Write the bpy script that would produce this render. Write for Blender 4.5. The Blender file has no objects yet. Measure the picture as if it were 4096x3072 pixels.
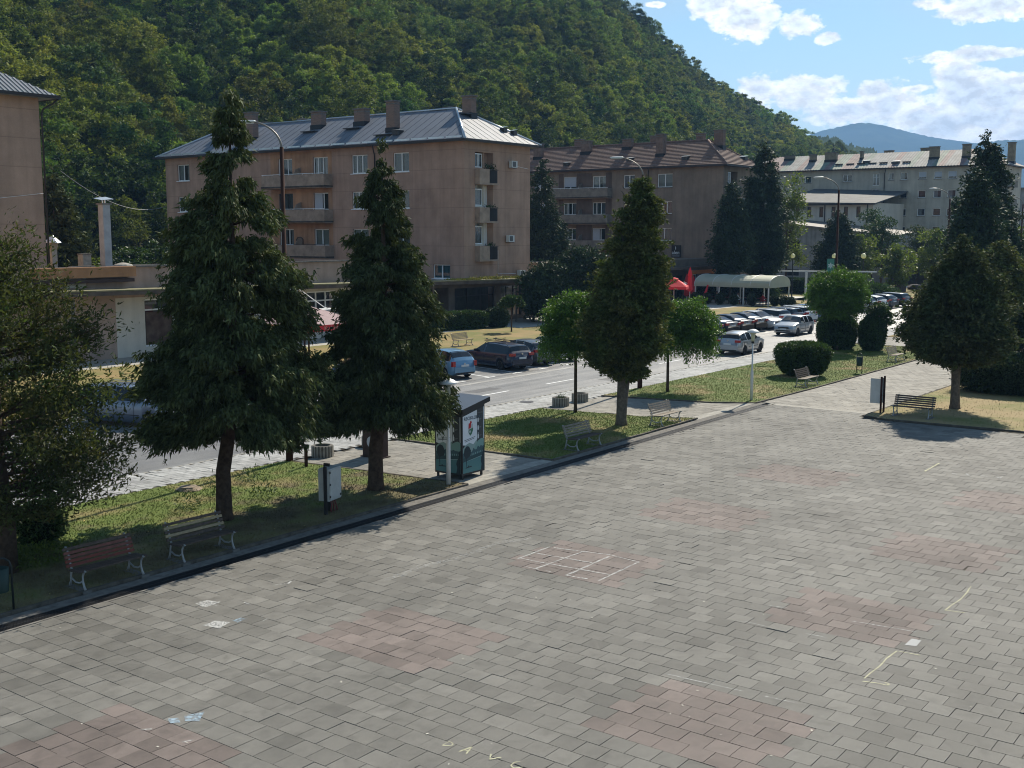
import bpy, math, random
import numpy as np
from mathutils import Vector, Matrix
random.seed(7)
RNG = np.random.default_rng(7)
R = math.radians
C = bpy.context.scene.collection
scn = bpy.context.scene
# ---------------------------------------------------------------- camera
# The world is laid out on the town's own grid: +X runs along the road, +Y towards the hill, Z up.
CAM_H = 7.8; FPX = 4600.0; HOR = 930.0
PITCH = math.atan((1536 - HOR) / FPX); YAW = R(37)
cam_data = bpy.data.cameras.new("camera"); cam = bpy.data.objects.new("camera", cam_data); C.objects.link(cam)
cam_data.sensor_width = 36; cam_data.lens = FPX / 4096 * 36
cam_data.clip_start = 0.1; cam_data.clip_end = 20000
cam.location = (0, 0, CAM_H)
fwd = Vector((math.cos(YAW) * math.cos(PITCH), math.sin(YAW) * math.cos(PITCH), -math.sin(PITCH)))
cam.rotation_euler = fwd.to_track_quat('-Z', 'Y').to_euler()
scn.camera = cam
SUN_AZ = R(9.5); SUN_EL = R(41)
sun_dir = Vector((math.cos(SUN_AZ) * math.cos(SUN_EL), math.sin(SUN_AZ) * math.cos(SUN_EL), math.sin(SUN_EL)))
scn.view_settings.view_transform = 'Standard'; scn.view_settings.look = 'None'
scn.view_settings.gamma = 1; scn.view_settings.use_curve_mapping = False
scn.view_settings.exposure = 0.55
scn.render.engine = 'CYCLES'
scn.cycles.max_bounces = 6; scn.cycles.transparent_max_bounces = 8
scn.cycles.use_denoising = True
scn.cycles.sample_clamp_indirect = 4.0
scn.cycles.volume_bounces = 0
scn.cycles.pixel_filter_type = 'BLACKMAN_HARRIS'; scn.cycles.filter_width = 1.05

def pray(u, v):
    """direction in the world seen at pixel (u, v) of the 4096 x 3072 photograph"""
    x = (u - 2048) / FPX; y = (1536 - v) / FPX
    cp, sp = math.cos(PITCH), math.sin(PITCH)
    X, Y, Z = x, cp + y * sp, -sp + y * cp
    return Vector((X * math.sin(YAW) + Y * math.cos(YAW), -X * math.cos(YAW) + Y * math.sin(YAW), Z))
def gp(u, v, z=0.0):
    r = pray(u, v); k = (z - CAM_H) / r.z
    return (r.x * k, r.y * k)
def at_depth(u, Y):
    """ground point Y metres in front of the camera in the direction of column u"""
    X = (u - 2048) / FPX * Y
    return (X * math.sin(YAW) + Y * math.cos(YAW), -X * math.cos(YAW) + Y * math.sin(YAW))

# ---------------------------------------------------------------- node helpers
def nn(nt, t, **k):
    n = nt.nodes.new(t)
    for a, b in k.items():
        if a in n.inputs: n.inputs[a].default_value = b
        else: setattr(n, a, b)
    return n
def lk(nt, a, b): nt.links.new(a, b)
def mth(nt, op, a, b=None, c=None, clamp=False):
    n = nt.nodes.new('ShaderNodeMath'); n.operation = op; n.use_clamp = clamp
    for i, x in enumerate((a, b, c)):
        if x is None: continue
        if isinstance(x, (int, float)): n.inputs[i].default_value = x
        else: lk(nt, x, n.inputs[i])
    return n.outputs[0]
def mixc(nt, f, a, b, mode='MIX'):
    n = nt.nodes.new('ShaderNodeMix'); n.data_type = 'RGBA'; n.blend_type = mode
    for i, x in ((0, f), (6, a), (7, b)):
        if isinstance(x, (int, float)): n.inputs[i].default_value = x
        elif isinstance(x, (tuple, list)): n.inputs[i].default_value = (*x[:3], 1)
        else: lk(nt, x, n.inputs[i])
    return n.outputs[2]
def ramp(nt, f, stops):
    n = nt.nodes.new('ShaderNodeValToRGB'); e = n.color_ramp.elements
    while len(e) < len(stops): e.new(.5)
    for el, (p, c) in zip(e, stops):
        el.position = p; el.color = (*c, 1) if isinstance(c, (tuple, list)) else (c, c, c, 1)
    lk(nt, f, n.inputs[0]); return n.outputs[0]

# ---------------------------------------------------------------- world
w = bpy.data.worlds.new("World"); scn.world = w; w.use_nodes = True
nt = w.node_tree; nt.nodes.clear()
sky = nn(nt, 'ShaderNodeTexSky'); sky.sky_type = 'NISHITA'; sky.sun_disc = False
sky.sun_elevation = SUN_EL; sky.sun_rotation = math.pi / 2 - SUN_AZ
sky.air_density = 1.0; sky.dust_density = 0.3; sky.ozone_density = 1.8; sky.altitude = 400
tc = nn(nt, 'ShaderNodeTexCoord')
sep = nn(nt, 'ShaderNodeSeparateXYZ'); lk(nt, tc.outputs['Generated'], sep.inputs[0])
az = mth(nt, 'ARCTAN2', sep.outputs[1], sep.outputs[0])
el = mth(nt, 'ARCSINE', sep.outputs[2])
n1 = nn(nt, 'ShaderNodeTexNoise'); n1.inputs['Scale'].default_value = 17; n1.inputs['Detail'].default_value = 9; n1.inputs['Roughness'].default_value = .62
n1.inputs['Distortion'].default_value = .35
mp = nn(nt, 'ShaderNodeMapping'); mp.inputs['Scale'].default_value = (1, 1, 1.7); lk(nt, tc.outputs['Generated'], mp.inputs[0]); lk(nt, mp.outputs[0], n1.inputs[0])
def cloud_blob(x, y, rx, ry, amp=1.0):
    d = pray(2600 + x / 1.4786, y / 1.4786).normalized()
    a0 = math.atan2(d.y, d.x); e0 = math.asin(d.z); k = 1 / 1.4786 / FPX
    # heads of cloud: a soft ellipse round this direction
    qa = mth(nt, 'MULTIPLY', mth(nt, 'SUBTRACT', az, a0), 1 / (rx * k)); qe = mth(nt, 'MULTIPLY', mth(nt, 'SUBTRACT', el, e0), 1 / (ry * k))
    r2 = mth(nt, 'ADD', mth(nt, 'MULTIPLY', qa, qa), mth(nt, 'MULTIPLY', qe, qe))
    return mth(nt, 'MULTIPLY', mth(nt, 'SUBTRACT', 1.0, mth(nt, 'SQRT', r2)), amp)
blobs = [(560, 120, 190, 130), (350, 30, 130, 80), (710, 85, 70, 55), (880, 150, 130, 80), (1050, 225, 80, 35),
         (640, 540, 120, 80), (940, 560, 230, 110), (1150, 640, 280, 80), (1420, 600, 200, 100), (1570, 690, 140, 70), (1760, 750, 170, 80),
         (1800, 450, 90, 100), (1880, 560, 150, 130), (2080, 560, 200, 120), (2020, 700, 230, 100), (2250, 800, 260, 90), (1640, 20, 100, 35), (2020, 40, 260, 75), (1560, 525, 100, 24), (2600, 600, 400, 180), (2900, 200, 300, 90), (1330, 545, 120, 60), (1000, 500, 120, 50), (1930, 720, 200, 90), (30, 25, 60, 20), (1960, 320, 330, 34)]
acc = None
for b in blobs:
    v_ = cloud_blob(*b)
    acc = v_ if acc is None else mth(nt, 'MAXIMUM', acc, v_)
n0 = nn(nt, 'ShaderNodeTexNoise'); n0.inputs['Scale'].default_value = 4.2; n0.inputs['Detail'].default_value = 3; lk(nt, mp.outputs[0], n0.inputs[0])
general = mth(nt, 'MULTIPLY', mth(nt, 'SUBTRACT', n0.outputs[0], .66), 5.0)   # scattered cumulus over the rest of the sky
# keep the wide open blue of this part of the sky free of the scattered ones
ccd = pray(3300, 450).normalized()
dn = nn(nt, 'ShaderNodeVectorMath'); dn.operation = 'DOT_PRODUCT'; lk(nt, tc.outputs['Generated'], dn.inputs[0]); dn.inputs[1].default_value = ccd
near = ramp(nt, dn.outputs['Value'], [(.9, 0.0), (.96, 1.0)])
general = mth(nt, 'SUBTRACT', general, mth(nt, 'MULTIPLY', near, 3.0))
acc = mth(nt, "MAXIMUM", acc, general)
n1b = nn(nt, 'ShaderNodeTexNoise'); n1b.inputs['Scale'].default_value = 62; n1b.inputs['Detail'].default_value = 7; n1b.inputs['Roughness'].default_value = .6; lk(nt, mp.outputs[0], n1b.inputs[0])
mpo = nn(nt, 'ShaderNodeMapping'); mpo.inputs['Scale'].default_value = (1, 1, 1.7); mpo.inputs['Location'].default_value = (.003, .0, .006); lk(nt, tc.outputs['Generated'], mpo.inputs[0])
def offset_noise(scale, detail, rough_):
    q = nn(nt, 'ShaderNodeTexNoise'); q.inputs['Scale'].default_value = scale; q.inputs['Detail'].default_value = detail; q.inputs['Roughness'].default_value = rough_; lk(nt, mpo.outputs[0], q.inputs[0]); return q.outputs[0]
relief = mth(nt, 'SUBTRACT', n1b.outputs[0], offset_noise(62, 7, .6))
fb = mth(nt, 'ADD', mth(nt, 'MULTIPLY', mth(nt, 'SUBTRACT', n1.outputs[0], .5), 2.6), mth(nt, 'MULTIPLY', mth(nt, 'SUBTRACT', n1b.outputs[0], .5), 1.9))
dens = mth(nt, 'ADD', mth(nt, 'MULTIPLY', acc, 1.15), fb)
cov = ramp(nt, mth(nt, 'ADD', dens, .15), [(.0, 0.0), (.16, .6), (.45, 1.0)])
# thin veil and wisps
n2 = nn(nt, 'ShaderNodeTexNoise'); n2.inputs['Scale'].default_value = 5; n2.inputs['Detail'].default_value = 6
mp2 = nn(nt, 'ShaderNodeMapping'); mp2.inputs['Scale'].default_value = (1, 1, 5); lk(nt, tc.outputs['Generated'], mp2.inputs[0]); lk(nt, mp2.outputs[0], n2.inputs[0])
veil = ramp(nt, n2.outputs[0], [(.45, 0.0), (.8, .38)])
low = ramp(nt, el, [(0.0, .55), (.14, .12), (.3, 0.0)])
hs = nn(nt, 'ShaderNodeHueSaturation'); hs.inputs['Saturation'].default_value = 1.15; hs.inputs['Value'].default_value = 1.18; hs.inputs['Hue'].default_value = .485; lk(nt, sky.outputs[0], hs.inputs['Color'])
skyc = mixc(nt, veil, hs.outputs[0], (6.6, 7.6, 8.6))
skyc = mixc(nt, low, skyc, (8.4, 9.6, 10.2))
inner = ramp(nt, mth(nt, 'ADD', dens, .1), [(.25, (15.5, 15.4, 15.0)), (.7, (13.5, 13.6, 13.6)), (1.0, (10.2, 11.0, 12.0))])
n3 = nn(nt, 'ShaderNodeTexNoise'); n3.inputs['Scale'].default_value = 24; n3.inputs['Detail'].default_value = 5; lk(nt, mp.outputs[0], n3.inputs[0])
inner = mixc(nt, ramp(nt, n3.outputs[0], [(.4, .55), (.62, 0.0)]), inner, (9.6, 10.6, 11.8))
inner = mixc(nt, 1.0, inner, ramp(nt, mth(nt, 'MULTIPLY_ADD', relief, 2.6, .5), [(.2, .80), (.5, .98), (.8, 1.12)]), 'MULTIPLY')
skyc = mixc(nt, cov, skyc, inner)
bg = nn(nt, 'ShaderNodeBackground'); bg.inputs['Strength'].default_value = 0.07; lk(nt, skyc, bg.inputs[0])
wo = nn(nt, 'ShaderNodeOutputWorld'); lk(nt, bg.outputs[0], wo.inputs[0])
sd = bpy.data.lights.new("sun", 'SUN'); sd.energy = 4.9; sd.angle = R(.55); sd.color = (1.0, .92, .78)
so = bpy.data.objects.new("sun", sd); C.objects.link(so); so.rotation_euler = sun_dir.to_track_quat('Z', 'Y').to_euler(); so.location = (0, 0, 60)

# ---------------------------------------------------------------- materials
MATS = {}
def mat(name, col=(.5, .5, .5), rough=.7, spec=.4, metal=0, var=0.0, vscale=3.0, bump=0.0, bscale=30.0, col2=None, coat=0, trans=0, island=0.0, objrand=0.0, alpha=None, detail=6, space='Object'):
    """principled material; var/col2: noise mottling, island: per-leaf variation, objrand: per-object variation, trans: translucency"""
    if name in MATS: return MATS[name]
    m = bpy.data.materials.new(name); m.use_nodes = True; MATS[name] = m
    t = m.node_tree; p = t.nodes['Principled BSDF']; out = t.nodes['Material Output']
    p.inputs['Base Color'].default_value = (*col, 1); p.inputs['Roughness'].default_value = rough
    p.inputs['Specular IOR Level'].default_value = spec; p.inputs['Metallic'].default_value = metal
    p.inputs['Coat Weight'].default_value = coat; p.inputs['Coat Roughness'].default_value = .05
    c = None
    tcn = nn(t, 'ShaderNodeTexCoord'); src = tcn.outputs['Object']
    if space == 'World':
        src = nn(t, 'ShaderNodeNewGeometry').outputs['Position']
    if var or col2:
        no = nn(t, 'ShaderNodeTexNoise'); no.inputs['Scale'].default_value = vscale; no.inputs['Detail'].default_value = detail; no.inputs['Roughness'].default_value = .6
        lk(t, src, no.inputs[0])
        f = ramp(t, no.outputs[0], [(.33, 0.0), (.67, 1.0)])
        b = col2 if col2 else tuple(min(1, x * (1 + var)) for x in col)
        a = col if col2 else tuple(x * (1 - var) for x in col)
        c = mixc(t, f, a, b)
    if island:
        g = nn(t, 'ShaderNodeNewGeometry')
        k = mth(t, 'MULTIPLY_ADD', g.outputs['Random Per Island'], 2 * island, 1 - island)
        hsv = nn(t, 'ShaderNodeHueSaturation'); lk(t, k, hsv.inputs['Value'])
        if c is not None: lk(t, c, hsv.inputs['Color'])
        else: hsv.inputs['Color'].default_value = (*col, 1)
        c = hsv.outputs[0]
    if objrand:
        g = nn(t, 'ShaderNodeObjectInfo')
        wn = nn(t, 'ShaderNodeTexWhiteNoise'); wn.noise_dimensions = '1D'; lk(t, g.outputs['Random'], wn.inputs['W'])
        hsv = nn(t, 'ShaderNodeHueSaturation'); lk(t, mth(t, 'MULTIPLY_ADD', g.outputs['Random'], 2 * objrand, 1 - objrand), hsv.inputs['Value'])
        lk(t, mth(t, 'MULTIPLY_ADD', wn.outputs['Value'], .07, .465), hsv.inputs['Hue'])
        if c is not None: lk(t, c, hsv.inputs['Color'])
        else: hsv.inputs['Color'].default_value = (*col, 1)
        c = hsv.outputs[0]
    if c is not None: lk(t, c, p.inputs['Base Color'])
    if bump:
        no = nn(t, 'ShaderNodeTexNoise'); no.inputs['Scale'].default_value = bscale; no.inputs['Detail'].default_value = 5; lk(t, src, no.inputs[0])
        bn = nn(t, 'ShaderNodeBump'); bn.inputs['Strength'].default_value = bump; bn.inputs['Distance'].default_value = .02
        lk(t, no.outputs[0], bn.inputs['Height']); lk(t, bn.outputs[0], p.inputs['Normal'])
    last = p.outputs[0]
    if trans:
        tr = nn(t, 'ShaderNodeBsdfTranslucent')
        tcol = mixc(t, 1.0, c if c is not None else col, (1.25, 1.25, .55), 'MULTIPLY'); lk(t, tcol, tr.inputs[0])
        mx = nn(t, 'ShaderNodeMixShader'); mx.inputs[0].default_value = trans; lk(t, last, mx.inputs[1]); lk(t, tr.outputs[0], mx.inputs[2]); last = mx.outputs[0]
    if alpha:
        no = nn(t, 'ShaderNodeTexNoise'); no.inputs['Scale'].default_value = alpha[0]; no.inputs['Detail'].default_value = 8; no.inputs['Roughness'].default_value = .75; lk(t, src, no.inputs[0])
        f = ramp(t, no.outputs[0], [(alpha[1], 0.0), (alpha[2], alpha[3])])
        tp = nn(t, 'ShaderNodeBsdfTransparent'); mx = nn(t, 'ShaderNodeMixShader'); lk(t, f, mx.inputs[0]); lk(t, tp.outputs[0], mx.inputs[1]); lk(t, last, mx.inputs[2]); last = mx.outputs[0]
    lk(t, last, out.inputs[0])
    return m
def glass_mat(name, tint=(.75, .8, .8)):
    m = bpy.data.materials.new(name); m.use_nodes = True; t = m.node_tree; t.nodes.clear()
    o = nn(t, 'ShaderNodeOutputMaterial'); tp = nn(t, 'ShaderNodeBsdfTransparent'); tp.inputs[0].default_value = (*tint, 1)
    gl = nn(t, 'ShaderNodeBsdfGlossy'); gl.inputs['Roughness'].default_value = .03
    fr = nn(t, 'ShaderNodeLayerWeight'); fr.inputs[0].default_value = .5
    mx = nn(t, 'ShaderNodeMixShader'); lk(t, mth(t, 'MULTIPLY_ADD', mth(t, 'POWER', fr.outputs['Facing'], 4.0), .8, .07), mx.inputs[0]); lk(t, tp.outputs[0], mx.inputs[1]); lk(t, gl.outputs[0], mx.inputs[2]); lk(t, mx.outputs[0], o.inputs[0])
    return m
GLASS = glass_mat('window_glass')

# ---------------------------------------------------------------- mesh helpers
class MB:
    """collects geometry; build() links it as one object"""
    def __init__(s): s.v = []; s.f = []; s.m = []; s.smooth = False
    def quad(s, a, b, c, d, m=0):
        n = len(s.v); s.v += [tuple(a), tuple(b), tuple(c), tuple(d)]; s.f.append((n, n + 1, n + 2, n + 3)); s.m.append(m); return s
    def poly(s, pts, m=0):
        n = len(s.v); s.v += [tuple(p) for p in pts]; s.f.append(tuple(range(n, n + len(pts)))); s.m.append(m); return s
    def box(s, x0, x1, y0, y1, z0, z1, m=0):
        if x0 > x1: x0, x1 = x1, x0
        if y0 > y1: y0, y1 = y1, y0
        n = len(s.v)
        s.v += [(x0, y0, z0), (x1, y0, z0), (x1, y1, z0), (x0, y1, z0), (x0, y0, z1), (x1, y0, z1), (x1, y1, z1), (x0, y1, z1)]
        s.f += [(n, n + 3, n + 2, n + 1), (n + 4, n + 5, n + 6, n + 7), (n, n + 1, n + 5, n + 4), (n + 1, n + 2, n + 6, n + 5), (n + 2, n + 3, n + 7, n + 6), (n + 3, n, n + 4, n + 7)]
        s.m += [m] * 6; return s
    def prism(s, pts, z0, z1, m=0):
        """vertical prism over a ccw outline"""
        n = len(s.v); k = len(pts)
        s.v += [(p[0], p[1], z0) for p in pts] + [(p[0], p[1], z1) for p in pts]
        s.f += [tuple(range(n + k - 1, n - 1, -1)), tuple(range(n + k, n + 2 * k))]; s.m += [m, m]
        for i in range(k):
            j = (i + 1) % k; s.f.append((n + i, n + j, n + k + j, n + k + i)); s.m.append(m)
        return s
    def tube(s, pts, rad, seg=8, m=0, cap=True):
        """round tube along points; rad a number or one per point"""
        pts = [Vector(p) for p in pts]; k = len(pts)
        if isinstance(rad, (int, float)): rad = [rad] * k
        n = len(s.v); up = Vector((0, 0, 1)); prev = None
        for i, p in enumerate(pts):
            d = (pts[min(i + 1, k - 1)] - pts[max(i - 1, 0)]).normalized()
            a = prev - d * prev.dot(d) if prev is not None else d.cross(up if abs(d.z) < .95 else Vector((1, 0, 0)))
            if a.length < 1e-6: a = d.orthogonal()
            a.normalize(); prev = a; b = d.cross(a)
            for q in range(seg):
                t = 2 * math.pi * q / seg; s.v.append(tuple(p + (a * math.cos(t) + b * math.sin(t)) * rad[i]))
        for i in range(k - 1):
            for q in range(seg):
                r = (q + 1) % seg
                s.f.append((n + i * seg + q, n + i * seg + r, n + (i + 1) * seg + r, n + (i + 1) * seg + q)); s.m.append(m)
        if cap:
            s.f.append(tuple(n + q for q in range(seg - 1, -1, -1))); s.f.append(tuple(n + (k - 1) * seg + q for q in range(seg))); s.m += [m, m]
        return s
    def lathe(s, prof, seg=16, m=0, c=(0, 0, 0)):
        n = len(s.v); k = len(prof)
        for r, z in prof:
            for q in range(seg):
                t = 2 * math.pi * q / seg; s.v.append((c[0] + r * math.cos(t), c[1] + r * math.sin(t), c[2] + z))
        for i in range(k - 1):
            for q in range(seg):
                r = (q + 1) % seg; s.f.append((n + i * seg + q, n + i * seg + r, n + (i + 1) * seg + r, n + (i + 1) * seg + q)); s.m.append(m)
        s.f.append(tuple(n + q for q in range(seg - 1, -1, -1))); s.f.append(tuple(n + (k - 1) * seg + q for q in range(seg))); s.m += [m, m]
        return s
    def xform(s, M, start=0):
        s.v[start:] = [tuple(M @ Vector(p)) for p in s.v[start:]]; return s
    def build(s, name, mats, parent=None, loc=None, smooth=None):
        me = bpy.data.meshes.new(name); me.from_pydata(s.v, [], s.f)
        if not isinstance(mats, (list, tuple)): mats = [mats]
        for x in mats: me.materials.append(x)
        if len(mats) > 1: me.polygons.foreach_set('material_index', s.m)
        if smooth or (smooth is None and s.smooth): me.polygons.foreach_set('use_smooth', [True] * len(s.f))
        me.update()
        return link(name, me, parent, loc)
def link(name, me, parent=None, loc=None):
    o = bpy.data.objects.new(name, me); C.objects.link(o)
    if parent is not None: o.parent = parent
    if loc is not None: o.location = loc
    return o
def npmesh(name, V, F, mats, parent=None, loc=None, smooth=False):
    """mesh from numpy arrays: V n x 3, F m x k (all faces alike)"""
    me = bpy.data.meshes.new(name); n, m, k = len(V), len(F), F.shape[1]
    me.vertices.add(n); me.vertices.foreach_set('co', np.ascontiguousarray(V, dtype=np.float32).ravel())
    me.loops.add(m * k); me.loops.foreach_set('vertex_index', np.ascontiguousarray(F, dtype=np.int32).ravel())
    me.polygons.add(m); me.polygons.foreach_set('loop_start', np.arange(0, m * k, k, dtype=np.int32))
    if smooth: me.polygons.foreach_set('use_smooth', np.ones(m, dtype=bool))
    me.materials.append(mats); me.update(calc_edges=True)
    return me if name.startswith('_') else link(name, me, parent, loc)
def tag(o, label=None, cat=None, group=None, kind=None):
    if label: o['label'] = label
    if cat: o['category'] = cat
    if group: o['group'] = group
    if kind: o['kind'] = kind
    return o
def thing(name, label, cat, loc=(0, 0, 0), rz=0, group=None):
    o = bpy.data.objects.new(name, None); C.objects.link(o); o.location = loc; o.rotation_euler = (0, 0, rz); o.empty_display_size = .2
    return tag(o, label, cat, group)
CH = {}
def copy_tree(o, parent=None):
    c = o.copy(); C.objects.link(c)
    if parent is not None: c.parent = parent
    for ch in [x for x in o.children]: copy_tree(ch, c)
    return c
def struct(o): o['kind'] = 'structure'; return o
# ================================================================ GROUND
def tile_material(name, base, red=None, px=.43, py=.44, rough=.78):
    """concrete tile: each tile of the grid gets its own tone from its place, grain and stains on top"""
    m = bpy.data.materials.new(name); m.use_nodes = True; t = m.node_tree; p = t.nodes['Principled BSDF']
    pos = nn(t, 'ShaderNodeNewGeometry').outputs['Position']; sp = nn(t, 'ShaderNodeSeparateXYZ'); lk(t, pos, sp.inputs[0])
    row = mth(t, 'FLOOR', mth(t, 'DIVIDE', sp.outputs[0], px))
    odd = mth(t, 'MODULO', mth(t, 'ABSOLUTE', row), 2)
    col = mth(t, 'FLOOR', mth(t, 'ADD', mth(t, 'DIVIDE', sp.outputs[1], py), mth(t, 'MULTIPLY', odd, .5)))
    cmb = nn(t, 'ShaderNodeCombineXYZ'); lk(t, row, cmb.inputs[0]); lk(t, col, cmb.inputs[1])
    wn = nn(t, 'ShaderNodeTexWhiteNoise'); wn.noise_dimensions = '2D'; lk(t, cmb.outputs[0], wn.inputs['Vector'])
    big = nn(t, 'ShaderNodeTexNoise'); big.inputs['Scale'].default_value = .35; big.inputs['Detail'].default_value = 3; lk(t, pos, big.inputs[0])
    mid = nn(t, 'ShaderNodeTexNoise'); mid.inputs['Scale'].default_value = 3.2; mid.inputs['Detail'].default_value = 7; mid.inputs['Roughness'].default_value = .65; lk(t, pos, mid.inputs[0])
    fine = nn(t, 'ShaderNodeTexNoise'); fine.inputs['Scale'].default_value = 60; fine.inputs['Detail'].default_value = 3; lk(t, pos, fine.inputs[0])
    v = ramp(t, wn.outputs['Value'], [(0.0, .74), (.2, .90), (.8, 1.04), (1.0, 1.18)])
    c = mixc(t, 1.0, base, v, 'MULTIPLY')
    c = mixc(t, 1.0, c, ramp(t, big.outputs[0], [(.3, .80), (.7, 1.12)]), 'MULTIPLY')
    c = mixc(t, 1.0, c, ramp(t, mid.outputs[0], [(.28, .74), (.5, 1.0), (.75, 1.18)]), 'MULTIPLY')
    c = mixc(t, 1.0, c, ramp(t, fine.outputs[0], [(.3, .74), (.7, 1.22)]), 'MULTIPLY')
    st_ = nn(t, 'ShaderNodeTexNoise'); st_.inputs['Scale'].default_value = 1.1; st_.inputs['Detail'].default_value = 9; st_.inputs['Roughness'].default_value = .7; st_.inputs['Distortion'].default_value = .6; lk(t, pos, st_.inputs[0])
    c = mixc(t, ramp(t, st_.outputs[0], [(.54, 0.0), (.72, .6)]), c, tuple(x * .45 for x in base))      # trodden dirt
    c = mixc(t, ramp(t, st_.outputs[0], [(.26, .35), (.38, 0.0)]), c, (.30, .28, .24))                    # bleached and scuffed places
    sp_ = nn(t, 'ShaderNodeTexVoronoi'); sp_.inputs['Scale'].default_value = 2.6; lk(t, pos, sp_.inputs[0])
    c = mixc(t, ramp(t, sp_.outputs['Distance'], [(.018, .8), (.035, 0.0)]), c, (.04, .036, .03))         # old gum spots
    if red:
        c = mixc(t, ramp(t, big.outputs[0], [(.4, 0.0), (.6, .25)]), c, tuple(x * .9 for x in (.26, .215, .18)))
    lk(t, c, p.inputs['Base Color'])
    p.inputs['Specular IOR Level'].default_value = .28
    lk(t, ramp(t, mid.outputs[0], [(.3, rough - .08), (.7, rough + .12)]), p.inputs['Roughness'])
    b = nn(t, 'ShaderNodeBump'); b.inputs['Strength'].default_value = .5; b.inputs['Distance'].default_value = .01
    lk(t, mth(t, 'ADD', fine.outputs[0], mid.outputs[0]), b.inputs['Height']); lk(t, b.outputs[0], p.inputs['Normal'])
    return m
TGREY = tile_material('plaza_tile_grey', (.164, .158, .142))
TRED = tile_material('plaza_tile_red', (.172, .142, .128))
TLIGHT = tile_material('path_tile_light', (.245, .23, .20))
TPAVE = tile_material('pavement_block', (.36, .36, .35), px=.22, py=.42)
JOINT = mat('joint_dirt', (.06, .052, .040), rough=.95, spec=.1, var=.3, vscale=8)
CONC = mat('concrete', (.30, .285, .25), rough=.85, spec=.3, var=.22, vscale=4, bump=.4, bscale=60)
CONCD = mat('concrete_dark', (.16, .15, .135), rough=.9, spec=.2, var=.3, vscale=5, bump=.4, bscale=60)
def grass_material(name, g1, g2, dry, dscale=.35, lo=.42, hi=.62):
    m = bpy.data.materials.new(name); m.use_nodes = True; t = m.node_tree; p = t.nodes['Principled BSDF']
    pos = nn(t, 'ShaderNodeNewGeometry').outputs['Position']
    a = nn(t, 'ShaderNodeTexNoise'); a.inputs['Scale'].default_value = dscale; a.inputs['Detail'].default_value = 8; a.inputs['Roughness'].default_value = .6; lk(t, pos, a.inputs[0])
    b = nn(t, 'ShaderNodeTexNoise'); b.inputs['Scale'].default_value = 6; b.inputs['Detail'].default_value = 8; b.inputs['Roughness'].default_value = .7; lk(t, pos, b.inputs[0])
    g = mixc(t, ramp(t, b.outputs[0], [(.35, 0.0), (.65, 1.0)]), g1, g2)
    c = mixc(t, ramp(t, a.outputs[0], [(lo, 0.0), (hi, 1.0)]), g, dry)
    isl = nn(t, 'ShaderNodeNewGeometry').outputs['Random Per Island']
    c = mixc(t, 1.0, c, ramp(t, isl, [(0.0, .7), (1.0, 1.35)]), 'MULTIPLY')
    lk(t, c, p.inputs['Base Color']); p.inputs['Roughness'].default_value = .85; p.inputs['Specular IOR Level'].default_value = .15
    bn = nn(t, 'ShaderNodeBump'); bn.inputs['Strength'].default_value = .7; bn.inputs['Distance'].default_value = .03; lk(t, b.outputs[0], bn.inputs['Height']); lk(t, bn.outputs[0], p.inputs['Normal'])
    return m
GRASS = grass_material('lawn_grass', (.080, .118, .024), (.125, .155, .036), (.25, .195, .09), .4, .49, .66)
GRASSR = grass_material('dry_lawn_grass', (.11, .13, .035), (.17, .16, .05), (.26, .20, .10), .3, .40, .58)
GFAR = grass_material('far_lawn_grass', (.11, .125, .035), (.17, .155, .05), (.25, .18, .08), .35, .38, .62)
SOIL = mat('field_ground', (.13, .12, .06), rough=.95, spec=.1, col2=(.07, .09, .03), vscale=.05)

g = MB(); g.quad((-3000, -3000, -.16), (9000, -3000, -.16), (9000, 9000, -.16), (-3000, 9000, -.16))
tag(g.build('ground', SOIL), 'flat valley ground under the town', kind='structure')

# ---- plaza: slab with single tiles
TS, TT = .43, .44      # row depth along the road axis, tile length across it
plaza = struct(MB().box(-8, 49.05, -24, 21.1, -.15, -.012).build('plaza', JOINT))
def edge_t(s): return 21.08 + .018 * max(0, s - 11)      # line of the drain along the plaza
def is_red(s, t):
    for s0 in (1.7, 8.1, 14.5, 20.9, 27.3, 33.5):
        if s0 <= s < s0 + 2.58:
            for t0 in (-12.65, -6.2, .25, 6.7, 13.15):
                if t0 <= t < t0 + 2.95: return True
    return False
FW = Vector((math.cos(YAW), math.sin(YAW)))
def in_view(x, y, margin=1.05):
    d = x * FW.x + y * FW.y
    if d < 3: return False
    r = (x * FW.y - y * FW.x) / d
    return abs(r) < .4452 * margin and (d > 17.0)
tiles = []
row = 0
for i in range(-4, 114):
    s0 = i * TS; off = (i % 2) * -.5
    j = -52
    while True:
        t0 = (j + off) * TT; j += 1
        if t0 > 22: break
        s1 = s0 + TS; t1 = t0 + TT
        if s1 > 49.0: continue
        te0, te1 = edge_t(s0), edge_t(s1)
        if t0 > min(te0, te1) - .05: break
        # right lawn stands in the corner beyond s = 47.6
        if s1 > 47.55 and t0 < 17.1: continue
        tiles.append((s0, s1, t0, t1, te0, te1))
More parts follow.
